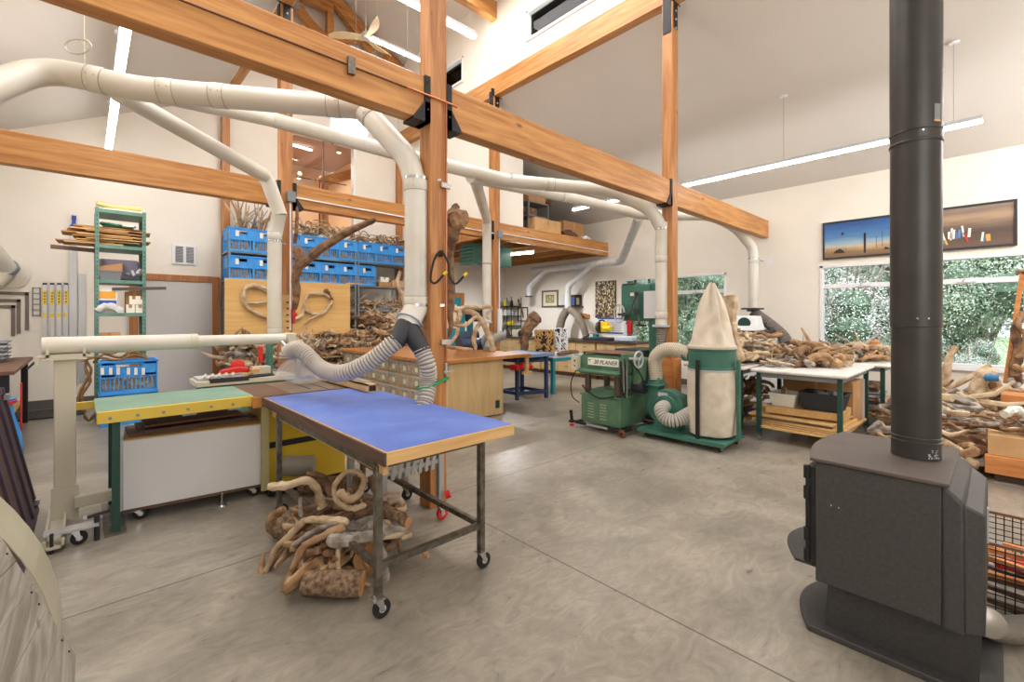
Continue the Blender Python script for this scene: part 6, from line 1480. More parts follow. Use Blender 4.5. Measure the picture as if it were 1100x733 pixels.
MB().b2(cx+r+.02, cx+r+.05, cy-.03, cy+.03, .11, 1.04).b2(cx-.03, cx+.03, cy-r-.06, cy-r-.03, .11, 1.04).build('support_strap', M_green, t)
MB().tube([(5.2, 2.08, 1.50), (5.2, 2.08, 1.50)], .001, 3).build('pin', M_black, t) if False else None
# blower
bx, by, bz, R_ = 5.5, 2.90, .38, .235
sp_ = []
for i in range(33):
    a_ = -PI/2+i*2*PI/32; rr_ = R_*(.88+.16*(i/32)); sp_.append((bx-.09, by+math.cos(a_)*rr_, bz+math.sin(a_)*rr_*1.0))
outl = [(bx-.09, by+math.cos(a_)*R_, bz+math.sin(a_)*R_) for a_ in [math.radians(d_) for d_ in range(-140, 90, 10)]]
outl = [(bx-.09, by+R_*math.cos(math.radians(d_)), bz+R_*math.sin(math.radians(d_))) for d_ in range(150, 361, 10)]
poly = [(bx-.09, by-R_, bz)]+[(bx-.09, by+R_*math.cos(math.radians(d_)), bz+R_*math.sin(math.radians(d_))) for d_ in range(170, 90, -10)]
poly = [(bx-.09, by-R_*math.cos(math.radians(d_)), bz+R_*math.sin(math.radians(d_))) for d_ in range(-60, 121, 10)]
poly += [(bx-.09, by+.10, bz+R_*1.15), (bx-.09, by+R_*1.12, bz+R_*1.15), (bx-.09, by+R_*1.12, bz-.02)]
poly += [(bx-.09, by+R_*1.1*math.cos(math.radians(d_)), bz+R_*math.sin(math.radians(d_))) for d_ in range(-10, -91, -10)]
MB().ext(poly, (.18, 0, 0)).build('blower_housing', M_green, t, bevel=.008)
MB().ext([(bx-.1, by-.18, .115), (bx-.1, by+.18, .115), (bx-.1, by+.12, .22), (bx-.1, by-.12, .22)], (.2, 0, 0)).build('blower_foot', M_green, t)
MB().lathe([(.155, -.012), (.165, 0), (.155, .0)], (bx-.09, by-.0, bz), 28, axis='X').build('housing_rim', M_green, t)
MB().b2(bx-.094, bx-.09, by-.03, by+.10, bz+.14, bz+.19).build('name_plate', M_ltgrey, t)
ox, oy = bx, by+.19
MB().b2(ox-.13, ox+.13, by+.07, by+.31, bz+.26, bz+.28).hexa([(ox-.09, by+.09, bz+.28), (ox+.09, by+.09, bz+.28), (ox+.09, by+.28, bz+.28), (ox-.09, by+.28, bz+.28), (ox-.06, by+.11, bz+.37), (ox+.06, by+.11, bz+.37), (ox+.06, by+.26, bz+.37), (ox-.06, by+.26, bz+.37)]).build('outlet', M_green, t, bevel=.004)
MB().cyl((bx+.09, by, bz), (bx+.38, by, bz), .12, 20).lathe([(.125, 0), (.13, .03)], (bx+.36, by, bz), 20, axis='X').build('motor', M_dkgreen, t)
oy = by+.185
flex(MB(), [(ox, oy, bz+.34), (ox, oy+.01, bz+.50), (ox, oy, bz+.62), (ox, oy-.10, bz+.72), (ox, oy-.26, bz+.745), (ox, cy+r-.01, 1.075)], .088, .02, .02).build('transfer_hose', [mat('beige_hose', (206, 194, 172), .5), M_grooveshade], t)
MB().cyl((ox, cy+r-.03, 1.075), (ox, cy+r+.07, 1.075), .085, 20).build('inlet', M_green, t)
flex(MB(), [(bx-.09, by-.0, bz+.02), (bx-.22, by-.01, bz+.0), (bx-.27, by-.10, bz-.09), (bx-.24, by-.22, bz-.10), (bx-.12, by-.30, bz-.04), (bx+.0, by-.34, bz+.0)], .075, .03, .13).build('intake_hose', [mat('striped_hose', (196, 192, 184), .5), M_grooveshade], t)

# ================================================================== WHITE TABLES BY THE WINDOW
def white_table(x0, x1, y0, y1, z, label, shelf=True, cast=()):
    t = thing('white_table', label, 'table', ((x0+x1)/2, (y0+y1)/2, 0))
    MB().b2(x0, x1, y0, y1, z-.045, z).build('top', mat('white_top', (232, 230, 226), .4, col2=(214, 212, 208), scale=5), t, bevel=.018)
    lp = ((x0+.09, y0+.08), (x1-.09, y0+.08), (x0+.09, y1-.08), (x1-.09, y1-.08))
    legs(t, lp, .075, z-.045, .05, M_dkgreen)
    for p_, q_ in ((0, 1), (0, 2), (1, 3), (2, 3)): MB().bar((*lp[p_], z-.08), (*lp[q_], z-.08), .03, .05).build('rail', M_galv, t)
    if shelf: MB().b2(x0+.08, x1-.08, y0+.07, y1-.07, .16, .19).build('shelf', M_plyface, t, bevel=.003)
    for x_, y_ in lp: castor(t, x_, y_, .085, .036, M_grey)
    return t
white_table(6.07, 7.72, 1.12, 2.12, .90, 'white-topped table with green legs nearest the camera by the window')
white_table(6.13, 7.85, 2.2, 3.02, .90, 'white-topped table behind the dust collector bag')
white_table(7.8, 9.4, .98, 1.95, .90, 'white-topped table closest to the window')
zs = .192
for i, (w_, m_) in enumerate(((.85, M_maple), (.95, M_card2), (.9, M_plyface), (.8, M_brown), (.92, M_maple))):
    tag(MB().box((6.62, 1.62+.02*i, zs+.012+i*.026), (.9, w_, .02), (0, 0, random.uniform(-.07, .07))).build('plywood_offcut', m_, bevel=.002), 'plywood offcut, %s in the pile under the nearest white table' % ('lowest', 'second from the floor', 'middle', 'fourth from the floor', 'dark one near the top')[i] if i != 4 else 'plywood offcut topmost in the thin pile under the nearest white table', 'board', 'offcuts under the nearest white table')
tag(MB().box((6.60, 1.62, zs+.19), (.62, .80, .085), (0, 0, .05)).build('timber_board', M_maple, bevel=.004), 'thick pale board lying on the offcuts under the nearest white table', 'board')
zb_ = zs+.235
tub('storage_tub', (6.5, 1.83, zb_), .34, .28, .15, M_tag, 'white tub on the thick board under the nearest white table', 'tub')
tub('storage_crate', (6.5, 1.42, zb_), .36, .42, .2, M_dark, 'black crate on the thick board under the nearest white table', 'crate')
for i in range(4): branch('wood_offcut', [(6.42+.05*i, 1.80+.03*i, zb_+.05), (6.45+.03*i, 1.82+.02*i, zb_+.22)], .022, M_drifts[i % 2], 'short wood piece standing in the white tub', 'driftwood', 'pieces in the white tub')
for i in range(4): tag(MB().box((6.5+random.uniform(-.08, .08), 1.42+random.uniform(-.1, .1), zb_+.19), (.12, .08, .05), (random.random()*.4, random.random()*.4, random.random())).build('scrap_block', M_grey, bevel=.005), 'grey scrap block on top of the black crate', 'block', 'scraps in the black crate')
carton(6.95, 7.5, 1.22, 2.0, .195, .72, 'large brown cardboard box upright under the nearest white table')
tag(MB().b2(7.52, 7.54, 1.2, 1.9, .195, .72).build('white_board', M_whitelam), 'white board standing behind the large cardboard box', 'board')
for i in range(9):
    tag(MB().box((8.3+random.uniform(-.05, .05), 1.45, .21+i*.045), (.7, .55+random.random()*.2, .03), (0, 0, random.uniform(-.2, .2))).build('stacked_slab', (M_drifts[2], M_drifts[3], M_ltgrey, M_brown)[i % 4], bevel=.004), 'slab in the stack under the table closest to the window', 'slab', 'slabs under the table closest to the window')
for i in range(5): tag(MB().box((6.6, 2.6, .205+i*.03), (.7, .5, .018), (0, 0, random.uniform(-.15, .15))).build('magazine', (mat('purple_cover', (120, 60, 130), .4), mat('blue_cover', (70, 110, 180), .4), M_brown, M_drifts[2], M_drifts[1])[i]), 'flat coloured sheet in the low pile under the table behind the bag', 'sheet', 'sheets under the table behind the bag')
# tall pale driftwood slab standing by the bag table
t = thing('driftwood_slab', 'tall pale forked driftwood slab standing on the table beside the canvas bag', 'driftwood', atZ(795, 388, .9))
branch('slab', [atD(795, 388, 5.9), atD(790, 370, 5.9), atD(784, 350, 5.9), atD(783, 335, 5.9), atD(784, 318, 5.9)], (.06, .105), M_drifts[0], '', thing_=t, end=1)
# white scroll tool on a box under the short duct
t = thing('sanding_station', 'white hooded tool below the short wall duct', 'tool', atZ(815, 350, 1.1))
c_ = Vector((9.25, 3.1, 0))
MB().b2(8.9, 9.6, 2.75, 3.45, 0, 1.15).build('stand', M_whitelam, t, bevel=.01)
MB().b2(8.95, 9.5, 2.8, 3.4, 1.15, 1.3).build('dark_body', M_dark, t, bevel=.02)
m = MB().hexa([(8.85, 2.95, 1.28), (9.25, 2.95, 1.28), (9.25, 3.45, 1.28), (8.85, 3.45, 1.28), (8.95, 3.02, 1.56), (9.25, 3.02, 1.56), (9.25, 3.38, 1.56), (8.95, 3.38, 1.56)]); m.build('hood', M_white, t, bevel=.02)
MB().lathe([(.001, -.012), (.11, -.01), (.11, .01)], (8.895, 3.2, 1.42), 24, axis='X').build('window', M_dkgreen, t)
hz = thing('flex_hose', 'dark grey hose dropping from the short wall duct to the right', 'hose', (9.4, 3.0, 1.2))
flex(MB(), [(9.42, 3.22, 1.64), (9.42, 3.12, 1.55), (9.40, 2.9, 1.38), (9.35, 2.7, 1.2), (9.3, 2.6, 1.05)], .1, .04, .05).build('hose', [mat('dark_hose', (104, 98, 94), .6), M_grooveshade], hz)

# ================================================================== WOOD STOVE
t = thing('wood_stove', 'black steel wood stove on a pedestal at the right front', 'stove', (2.9, .35, 0))
sx0, sx1, sy0, sy1 = 2.55, 3.25, .10, .62
def arc_plate(x0, x1, y0, y1, bulge, z0, z1, m_name, mat_, n=12, bev=.006):
    top = [(x0+(x1-x0)*i/n, y1+bulge*math.sin(PI*i/n), z0) for i in range(n+1)]
    return MB().ext([(x0, y0, z0)]+top+[(x1, y0, z0)], (0, 0, z1-z0)).build(m_name, mat_, t, bevel=bev)
arc_plate(2.60, 3.22, -.02, .64, .10, 0, .03, 'base_plate', M_stove)
m = MB().hexa([(2.66, .05, .03), (3.16, .05, .03), (3.16, .58, .03), (2.66, .58, .03), (2.62, .04, .285), (3.2, .04, .285), (3.2, .56, .285), (2.62, .56, .285)]); m.build('pedestal', M_stove, t)
MB().b2(sx0, sx1, .155, .595, .285, .855).build('firebox', M_stove, t, bevel=.004)
# rounded back shroud nearest the camera's right
pr = [(sx0, .16, .285), (sx0, .085, .285), (sx0+.03, .045, .285), (sx1-.03, .045, .285), (sx1, .085, .285), (sx1, .16, .285)]
MB().hexa([(sx0, .085, .27), (sx1, .085, .27), (sx1, .158, .27), (sx0, .158, .27), (sx0, .085, .80), (sx1, .085, .80), (sx1, .158, .868), (sx0, .158, .868)]).build('rear_shroud', M_stove, t, bevel=.015)
MB().hexa([(sx0+.04, .03, .28), (sx1-.04, .03, .28), (sx1-.0, .09, .28), (sx0+.0, .09, .28), (sx0+.04, .03, .76), (sx1-.04, .03, .76), (sx1, .09, .80), (sx0, .09, .80)]).build('heat_shield', M_stove, t, bevel=.01)
arc_plate(sx0-.012, sx1+.012, .13, .615, .055, .857, .873, 'top_plate', M_stovetop, bev=.003)
MB().b2(sx0+.05, sx1-.05, .598, .64, .33, .82).build('door', M_stove, t, bevel=.01)
m = MB()
for z_ in (.40, .50, .70, .80): m.cyl((sx0-.004, .63, z_-.03), (sx0-.004, .63, z_+.03), .013, 10)
m.b2(sx0-.004, sx0+.01, .615, .635, .36, .83); m.build('hinge', M_black, t)
arc_plate(2.62, 3.18, .60, .70, .10, .315, .33, 'ash_lip', M_stove, bev=.003)
MB().bar((2.56, .18, .285), (2.6, .58, .275), .01, .01).build('trim', M_stove, t)
MB().b2(sx0-.0015, sx0, .5, .504, .66, .664).b2(sx0-.0015, sx0, .53, .533, .66, .668).build('paint_chip', M_cream, t)
MB().b2(2.9, 2.94, .024, .03, .55, .7).build('rating_plate', M_ltgrey, t)
t = thing('stove_flue', 'tall dark grey flue pipe rising from the wood stove', 'flue', (2.94, .27, .873))
fx_, fy_ = 2.94, .27
MB().lathe([(.093, .8735), (.093, 1.515)], (fx_, fy_, 0), 40).build('lower_section', M_pipe, t)
MB().lathe([(.097, 1.50), (.097, 2.43)], (fx_, fy_, 0), 40).build('middle_section', M_pipe, t)
MB().lathe([(.0985, 2.38), (.0985, zroof(fx_)-.01)], (fx_, fy_, 0), 40).build('upper_section', M_pipe, t)
MB().lathe([(.100, 2.375), (.102, 2.38), (.102, 2.385), (.100, 2.39)], (fx_, fy_, 0), 40).lathe([(.100, 2.43), (.1015, 2.433), (.100, 2.436)], (fx_, fy_, 0), 40).build('joint_band', M_pipe, t)
for z_ in (.955, .975, 1.50): MB().lathe([(.0935, z_-.002), (.0965 if z_ < 1.4 else .098, z_), (.0935, z_+.002)], (fx_, fy_, 0), 40).build('bead', M_steel, t)
m = MB()
for a_, z_ in ((3.3, 1.54), (3.7, 1.54), (3.5, 2.42)): m.cyl((fx_+math.cos(a_)*.095, fy_+math.sin(a_)*.095, z_), (fx_+math.cos(a_)*.102, fy_+math.sin(a_)*.102, z_), .004, 8)
m.build('rivet', M_chrome, t)
a_ = 4.1; c_ = Vector((fx_+math.cos(a_)*.099, fy_+math.sin(a_)*.099, 2.50)); MB().box(c_, (.003, .03, .075), (0, 0, a_)).build('sticker', M_galv, t)
MB().box(c_-Vector((0, 0, .04)), (.004, .032, .01), (0, 0, a_)).build('sticker_scrap', M_card2, t)
m = MB(); random.seed(9)
for k in range(22):
    a_ = random.uniform(3.75, 4.35); z_ = random.uniform(.885, .925); m.box((fx_+math.cos(a_)*.0935, fy_+math.sin(a_)*.0935, z_), (.001, random.uniform(.002, .009), random.uniform(.002, .008)), (0, 0, a_))
m.build('scuff_marks', M_ltgrey, t)
MB().lathe([(.1, 0), (.19, .0), (.19, .02), (.1, .02)], (fx_, fy_, zroof(fx_)-.12), 32).build('ceiling_collar', M_pipe, t)
hz = thing('air_hose', 'silver ribbed air hose running from behind the stove along the floor', 'hose', (3.2, -.1, 0))
flex(MB(), [(2.86, .02, .22), atD(1042, 660, 2.12), atD(1062, 672, 2.14), atD(1085, 677, 2.16), atD(1125, 675, 2.2)], .058, .014, .05).build('hose', [M_flexal, M_grooveshade], hz)
# log basket
t = thing('log_basket', 'black wire mesh basket of kindling behind the stove', 'basket', (3.6, -.3, 0))
kx0, kx1, ky0, ky1, kz = 3.34, 3.88, -.85, .30, .40
m = MB(); w_ = .005
for x_ in (kx0, kx1):
    n = int((ky1-ky0)/.032)
    for k in range(n+1): yy_ = ky0+(ky1-ky0)*k/n; m.b2(x_-w_/2, x_+w_/2, yy_-w_/2, yy_+w_/2, 0.01, kz)
    for k in range(12): m.b2(x_-w_/2, x_+w_/2, ky0, ky1, .02+k*.032, .024+k*.032)
for y_ in (ky0, ky1):
    n = int((kx1-kx0)/.032)
    for k in range(n+1): xx = kx0+(kx1-kx0)*k/n; m.b2(xx-w_/2, xx+w_/2, y_-w_/2, y_+w_/2, 0.01, kz)
    for k in range(12): m.b2(kx0, kx1, y_-w_/2, y_+w_/2, .02+k*.032, .024+k*.032)
m.build('mesh', M_black, t)
m = MB()
for a_, b_ in (((kx0, ky0), (kx0, ky1)), ((kx1, ky0), (kx1, ky1)), ((kx0, ky0), (kx1, ky0)), ((kx0, ky1), (kx1, ky1))): m.bar((*a_, kz), (*b_, kz), .014, .014); m.bar((*a_, .008), (*b_, .008), .014, .014)
m.build('rim', M_brown, t)
random.seed(31)
for i in range(34):
    z_ = .03+.0085*i; y_ = random.uniform(ky0+.28, ky1-.28); x_ = random.uniform(kx0+.1, kx1-.1); L_ = random.uniform(.4, .55)
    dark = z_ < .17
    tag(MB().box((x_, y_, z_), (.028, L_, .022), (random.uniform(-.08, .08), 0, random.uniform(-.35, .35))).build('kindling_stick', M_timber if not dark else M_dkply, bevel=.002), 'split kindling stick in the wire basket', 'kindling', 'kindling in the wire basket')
tag(MB().box((3.5, -.05, .26), (.05, .12, .05), (0, 0, .3)).build('red_lighter', M_red, bevel=.01), 'small red object among the kindling', 'lighter')
# timber blocks at the right edge
tb0 = Vector((6.25, .08, 0))
for i, (x0, x1, y0, y1, z0, z1, lb) in enumerate(((6.30, 6.95, -.75, .02, 0, .07, 'dark base plank under the orange timber blocks'), (6.22, 6.98, -.8, .08, .07, .24, 'lower orange timber block at the right edge'), (6.25, 6.9, -.75, .06, .24, .43, 'upper pale timber block at the right edge'))):
    tag(MB().b2(x0, x1, y0, y1, z0, z1).build('timber_block', (M_dkply, M_timber, M_card2)[i], bevel=.006), lb, 'timber')
# orange wooden easel with bench, right edge
t = thing('wooden_stand', 'orange splayed timber stand at the right edge in front of the window', 'stand', atZ(1085, 470, 0))
pd_ = lambda u, v, d: atD(u, v, d)
MB().bar(atD(1080, 412, 5.6), atD(1099, 290, 5.6), .045, .06).build('leg', M_timber, t); MB().bar(atD(1112, 412, 5.5), atD(1106, 290, 5.6), .045, .06).build('leg', M_timber, t)
a, b = atD(1076, 425, 5.6), atD(1130, 425, 5.4)
c_ = atD(1078, 421, 5.6); MB().b2(c_.x-.05, c_.x+.35, c_.y-.75, c_.y+.02, c_.z-.12, c_.z-.03).build('seat', M_timber, t, bevel=.006)
MB().b2(c_.x-.03, c_.x+.33, c_.y-.73, c_.y-.0, c_.z-.30, c_.z-.16).build('apron', M_timber, t, bevel=.006)
for dx_, dy_ in ((0, -.04), (.28, -.04), (0, -.68), (.28, -.68)): MB().b2(c_.x+dx_, c_.x+dx_+.06, c_.y+dy_-.05, c_.y+dy_, 0, c_.z-.12).build('foot', M_timber, t)
# ================================================================== DRIFTWOOD
random.seed(101)
def stick_mesh(kind, mi):
    """unit-ish driftwood piece about 1 m long along local X, lying on z=0"""
    n = 7; pts = []; bend = {'straight': .05, 'bent': .12, 'gnarled': .15}[kind]
    y = z = 0
    for i in range(n):
        f = i/(n-1); pts.append(Vector((f-.5, bend*math.sin(f*PI*random.choice((1, 2)))*random.choice((-1, 1))+random.uniform(-1, 1)*bend*.35, random.uniform(-1, 1)*bend*.25)))
    r0 = {'straight': .024, 'bent': .027, 'gnarled': .038}[kind]
    sp = spline(pts, 4); L = len(sp)
    rr = [r0*(1-.45*i/L)*(1+random.uniform(-.16, .16)) for i in range(L)]; rr[0] *= .7; rr[-1] *= .5
    mb = MB().tube(sp, rr, 8, jitter=.14)
    if kind != 'straight':
        for _ in range(random.randint(1, 2)):
            b = sp[random.randint(L//3, 2*L//3)]; d = Vector((random.uniform(-.3, .5), random.choice((-1, 1))*random.uniform(.5, 1), random.uniform(-.2, .5))).normalized()
            l = random.uniform(.14, .34); mb.tube([b, b+d*l*.5+Vector((random.uniform(-.03, .03),)*3), b+d*l], [r0*.7, r0*.55, r0*.3], 6, jitter=.12)
    zm = min(p.z for p in mb.v)
    for p in mb.v: p.z -= zm
    me_o = mb.build('tmp_stick', M_drifts[mi], None, local=True); me = me_o.data; bpy.data.objects.remove(me_o)
    return me
POOL = {}
for mi in range(4):
    POOL[mi] = [stick_mesh(k, mi) for k in ('straight', 'straight', 'bent', 'bent', 'gnarled', 'gnarled')]
def stick(name, label, group, loc, L, thick=1.0, yaw=0, pitch=0, roll=0, mi=None, k=None):
    mi = random.choice((0, 0, 1, 1, 2, 3)) if mi is None else mi
    me = POOL[mi][random.randrange(6) if k is None else k]
    o = bpy.data.objects.new(name, me); COL.objects.link(o)
    o.location = loc; o.rotation_euler = (roll, pitch, yaw); o.scale = (L, thick, thick)
    tag(o, label, 'driftwood', group); return o
def heap(n, cx, cy, rx, ry, z0, h, label, group, L=(.3, .7), th=(.5, 1.1), mats_=(0, 0, 1, 1, 2, 3), yaw=None, pitch=.22, name='driftwood_piece', bias=None, roll=.5, box=False):
    for i in range(n):
        if box: x, y = cx+rx*random.uniform(-1, 1), cy+ry*random.uniform(-1, 1); d = max(abs(x-cx)/max(rx, 1e-3), 0)*.2
        else:
            a = random.random()*2*PI; d = math.sqrt(random.random()); x, y = cx+rx*d*math.cos(a), cy+ry*d*math.sin(a)
        z = z0+random.random()*h*(1-.85*d*d)+.005
        yw_ = random.random()*PI*2 if yaw is None else yaw+random.uniform(-.35, .35)
        stick(name, label, group, (x, y, z), random.uniform(*L), random.uniform(*th), yw_, random.uniform(-pitch, pitch), random.uniform(-roll, roll), random.choice(mats_))
# -- heap under the blue table, traced large pieces first
def T(pts, d): 
    n = len(pts); return [atD(270+a/2.82, 440+b/2.82, d if not hasattr(d, '__len__') else d[0]+(d[1]-d[0])*i/(n-1)) for i, (a, b) in enumerate(pts)]
def log(pts, r, label): return branch('log', pts, r, M_bark, label, 'log', n=5, seg=18, jit=.04, capm=M_cut, end=1)
log([atZ(327, 640, 0)+Vector((0, 0, .07)), atZ(390, 641, 0)+Vector((0, 0, .07))], .068, 'bark-covered log lying at the front of the heap under the blue table')
log([atD(296, 560, 3.2), atD(325, 580, 3.1)], .085, 'thick round log at the left of the heap under the blue table')
log(T([(365, 292), (420, 310), (475, 345)], (2.95, 2.75)), .034, 'barked branch log pointing right with a pale cut end')
log(T([(345, 400), (360, 452)], (3.0, 2.75)), .095, 'short thick log end facing the camera inside the heap')
log(T([(300, 345), (275, 395), (240, 440)], (2.85, 2.85)), .042, 'barked round branch upright in the middle of the heap')
log([atZ(300, 545, 0)+Vector((.25, .2, .06)), atZ(345, 560, 0)+Vector((.45, .25, .1))], .075, 'dark log at the back of the heap under the blue table')
BT = [([(50, 235), (110, 230), (170, 215), (200, 245), (215, 290), (240, 295), (275, 272)], (2.85, 3.05), (0.028, 0.019), 0, 'pale S-shaped root curling over the left of the heap'),
      ([(335, 190), (290, 190), (255, 225), (252, 262), (275, 292), (310, 300), (345, 290)], (2.8, 2.75), (0.014, 0.019), 0, 'pale ring-shaped root at the top of the heap'),
      ([(262, 250), (300, 270), (330, 250), (340, 210), (318, 185)], (2.75, 2.7), (0.028, 0.012), 0, 'knobbly pale root knot near the front leg'),
      ([(165, 335), (230, 335), (292, 342)], (2.72, 2.65), (0.021, 0.025), 0, 'thick straight pale limb across the heap'),
      ([(162, 332), (120, 378), (72, 425), (62, 450), (42, 496)], (2.75, 2.76), (0.021, 0.014), 0, 'long pale limb reaching the floor furthest left'),
      ([(282, 355), (215, 385), (160, 415), (130, 470), (88, 562)], (2.62, 2.56), (0.025, 0.014), 1, 'long bent limb reaching the floor in front'),
      ([(262, 345), (200, 365), (125, 412)], (2.65, 2.68), 0.015, 3, 'grey split stick across the middle of the heap'),
      ([(245, 400), (185, 440), (178, 480)], (2.7, 2.68), (0.019, 0.015), 1, 'short tan limb behind the front log'),
      ([(398, 335), (388, 400), (402, 450), (408, 535)], (2.8, 2.66), (0.016, 0.025), 3, 'grey upright limb right of the table leg'),
      ([(268, 408), (262, 440), (264, 496)], (2.6, 2.55), 0.012, 0, 'short pale upright peg on the front log'),
      ([(148, 498), (200, 485), (262, 468)], (2.6, 2.6), 0.014, 0, 'pale stick resting on the front log'),
      ([(150, 268), (147, 295), (152, 325)], (2.75, 2.75), 0.012, 3, 'short grey stub standing at the left of the heap'),
      ([(362, 262), (410, 258), (452, 252)], (2.85, 2.9), 0.009, 1, 'thin straight stick poking out to the right'),
      ([(100, 300), (60, 330), (55, 360)], (3.0, 3.05), 0.025, 1, 'tan limb over the thick round log'),
      ([(245, 265), (230, 230), (215, 205), (170, 195)], (3.1, 3.2), 0.022, 2, 'dark root at the back top of the heap'),
      ([(350, 350), (320, 380), (290, 430)], (2.75, 2.68), 0.012, 3, 'blue-grey stick behind the front leg'),
      ([(360, 200), (380, 260), (385, 330)], (2.95, 2.9), (0.025, 0.019), 2, 'brown limb standing behind the front leg'),
      ([(320, 200), (325, 240), (300, 270)], (2.9, 2.85), 0.031, 2, 'dark burl at the top of the heap')]
for pts, d, r, mi, lb in BT: branch('driftwood_piece', T(pts, d), r, M_drifts[mi], lb, 'driftwood', n=6, seg=10, jit=.1)
c = atZ(345, 590, 0)
heap(44, 1.25, 2.95, .30, .42, .02, .34, 'driftwood piece packed inside the heap under the blue table', 'inner pieces of the heap under the blue table', (.3, .5), (.8, 1.2), (0, 1, 1, 3, 2))
# -- back shelves
heap(90, 5.25, 10.35, .5, .12, 1.705, .16, 'pale stick piled on the shelf below the right crates', 'sticks on the shelf below the right crates', (.3, .6), (.35, .7), (0, 0, 1), yaw=0, box=True, name='driftwood_stick')
heap(170, 5.2, 10.25, .55, .14, 1.205, .33, 'stubby stick in the dense pile on the middle shelf at the right', 'sticks on the middle shelf', (.2, .4), (.9, 1.5), (0, 0, 1, 2), box=True, name='driftwood_stick')
heap(130, 4.5, 9.9, 1.25, .22, .72, .42, 'brown driftwood chunk in the long pile behind the counter', 'chunks in the pile behind the counter', (.25, .5), (.8, 1.5), (1, 0, 1, 3, 2), box=True, name='driftwood_chunk')
heap(130, 3.4, 9.75, 1.5, .25, .25, .75, 'driftwood chunk in the wide pile under the plywood board', 'chunks in the pile under the plywood board', (.25, .5), (.9, 1.6), (0, 1, 1, 0, 3), box=True, name='driftwood_chunk')
heap(80, 2.7, 9.7, .75, .2, .55, .55, 'driftwood chunk in the pile behind the planing machine', 'chunks behind the planing machine', (.25, .45), (1.0, 1.7), (0, 1, 0, 3), box=True, name='driftwood_chunk')
t = thing('low_shelf', 'low plywood shelf carrying the driftwood under the board', 'shelf', (3.8, 9.8, 0))
MB().b2(2.05, 5.8, 9.45, 10.1, .21, .25).b2(2.9, 5.8, 9.6, 10.1, .68, .71).build('deck', M_maple, t); legs(t, ((2.1, 9.5), (5.75, 9.5), (2.1, 10.05), (5.75, 10.05)), 0, .68, .06, M_maple)
heap(24, 5.0, 8.3, .9, .25, .94, .10, 'flat driftwood piece on the far end of the counter', 'driftwood on the far end of the counter', (.25, .5), (.5, .9), (1, 1, 2), box=True)
# twigs on top of the shelves
def twigs(n, cx, w, z, h, label, group, steep=False):
    for i in range(n):
        x = cx+random.uniform(-w, w); y = random.uniform(10.2, 10.6); a = random.uniform(-1, 1)
        p0 = Vector((x, y, z+.02)); top = random.uniform(.3, 1)*h
        if steep: pts = [p0, p0+Vector((a*.1, 0, top*.5)), p0+Vector((a*.3+random.uniform(-.1, .1), 0, top))]
        else: L = random.uniform(.3, .7); pts = [p0+Vector((0, 0, top*.2)), p0+Vector((a*L*.5, 0, top*.7+random.uniform(-.05, .05))), p0+Vector((a*L, .05, top*random.uniform(.2, 1)))]
        branch('twig', pts, random.uniform(.010, .022), M_drifts[random.choice((0, 0, 1, 3))], label, 'twig', group, seg=5, n=3)
twigs(34, 2.45, .28, 3.29, .62, 'pale upright twig bunched on top of the left crates', 'upright twigs on the left crates', True)
twigs(60, 4.0, .75, 3.29, .5, 'pale curling twig tangled on top of the middle crates', 'curling twigs on the middle crates')
twigs(46, 5.35, .5, 3.29, .34, 'crooked twig heaped on top of the right crates', 'crooked twigs on the right crates')
branch('bent_branch', [atY(430, 292, 10.1), atY(427, 304, 10.0), atY(431, 316, 10.0), atY(434, 330, 10.0)], .05, M_drifts[0], 'pale bent branch hung at the right end of the shelving')
# -- heaps on the white tables
Z_ = .902
heap(120, 7.1, 2.62, .72, .34, Z_, .42, 'pale branch in the big heap on the table behind the bag', 'branches in the heap behind the bag', (.4, .85), (.7, 1.2), (0, 0, 0, 1, 3), name='driftwood_branch')
for i, (a, b, c_) in enumerate((((6.7, 2.75, 1.25), (7.0, 2.5, 1.1), (7.3, 2.2, 1.22)), ((7.0, 2.8, 1.3), (7.3, 2.5, 1.2), (7.5, 2.15, 1.33)), ((6.6, 2.9, 1.05), (6.5, 2.75, 1.25), (6.45, 2.65, 1.38)), ((6.4, 2.6, 1.0), (6.7, 2.4, 1.15), (7.0, 2.1, 1.05)))):
    branch('driftwood_branch', [a, b, c_], (.035, .02), M_drifts[(0, 1, 0, 3)[i]], ['long pale branch poking right from the heap behind the bag', 'upper tan branch poking right from the heap behind the bag', 'short branch rising at the left of the heap behind the bag', 'grey branch slanting across the front of the heap behind the bag'][i])
heap(50, 7.2, 1.72, .42, .28, Z_, .2, 'brown driftwood piece heaped on the nearest white table', 'pieces heaped on the nearest white table', (.25, .5), (.9, 1.5), (1, 2, 1, 0))
heap(8, 6.55, 1.85, .25, .18, Z_, .02, 'flat bleached piece laid out on the nearest white table', 'flat pieces on the nearest white table', (.3, .5), (.5, .8), (3, 3, 0), pitch=.02)
branch('driftwood_knot', [(6.62, 1.62, 1.0), (6.72, 1.52, 1.05), (6.86, 1.42, .99), (6.78, 1.32, .95)], .055, M_drifts[1], 'tan knot of driftwood at the front of the nearest white table')
branch('driftwood_knot', [(6.5, 1.75, .94), (6.7, 1.66, .96), (6.95, 1.5, 1.0)], .04, M_drifts[2], 'brown low knot left of the tan knot on the nearest white table')
branch('driftwood_knot', [(6.75, 1.8, 1.0), (6.85, 1.75, 1.1), (6.98, 1.68, 1.06)], .07, M_drifts[2], 'dark brown burl standing up on the nearest white table')
heap(44, 8.3, 1.45, .5, .35, Z_, .2, 'driftwood piece on the table closest to the window', 'pieces on the table closest to the window', (.25, .5), (.8, 1.4), (0, 1, 3))
branch('stub', [atD(940, 386, 7.2), atD(939, 366, 7.2)], .075, M_timber, 'square-cut orange stub standing on the table closest to the window', 'driftwood', end=1)
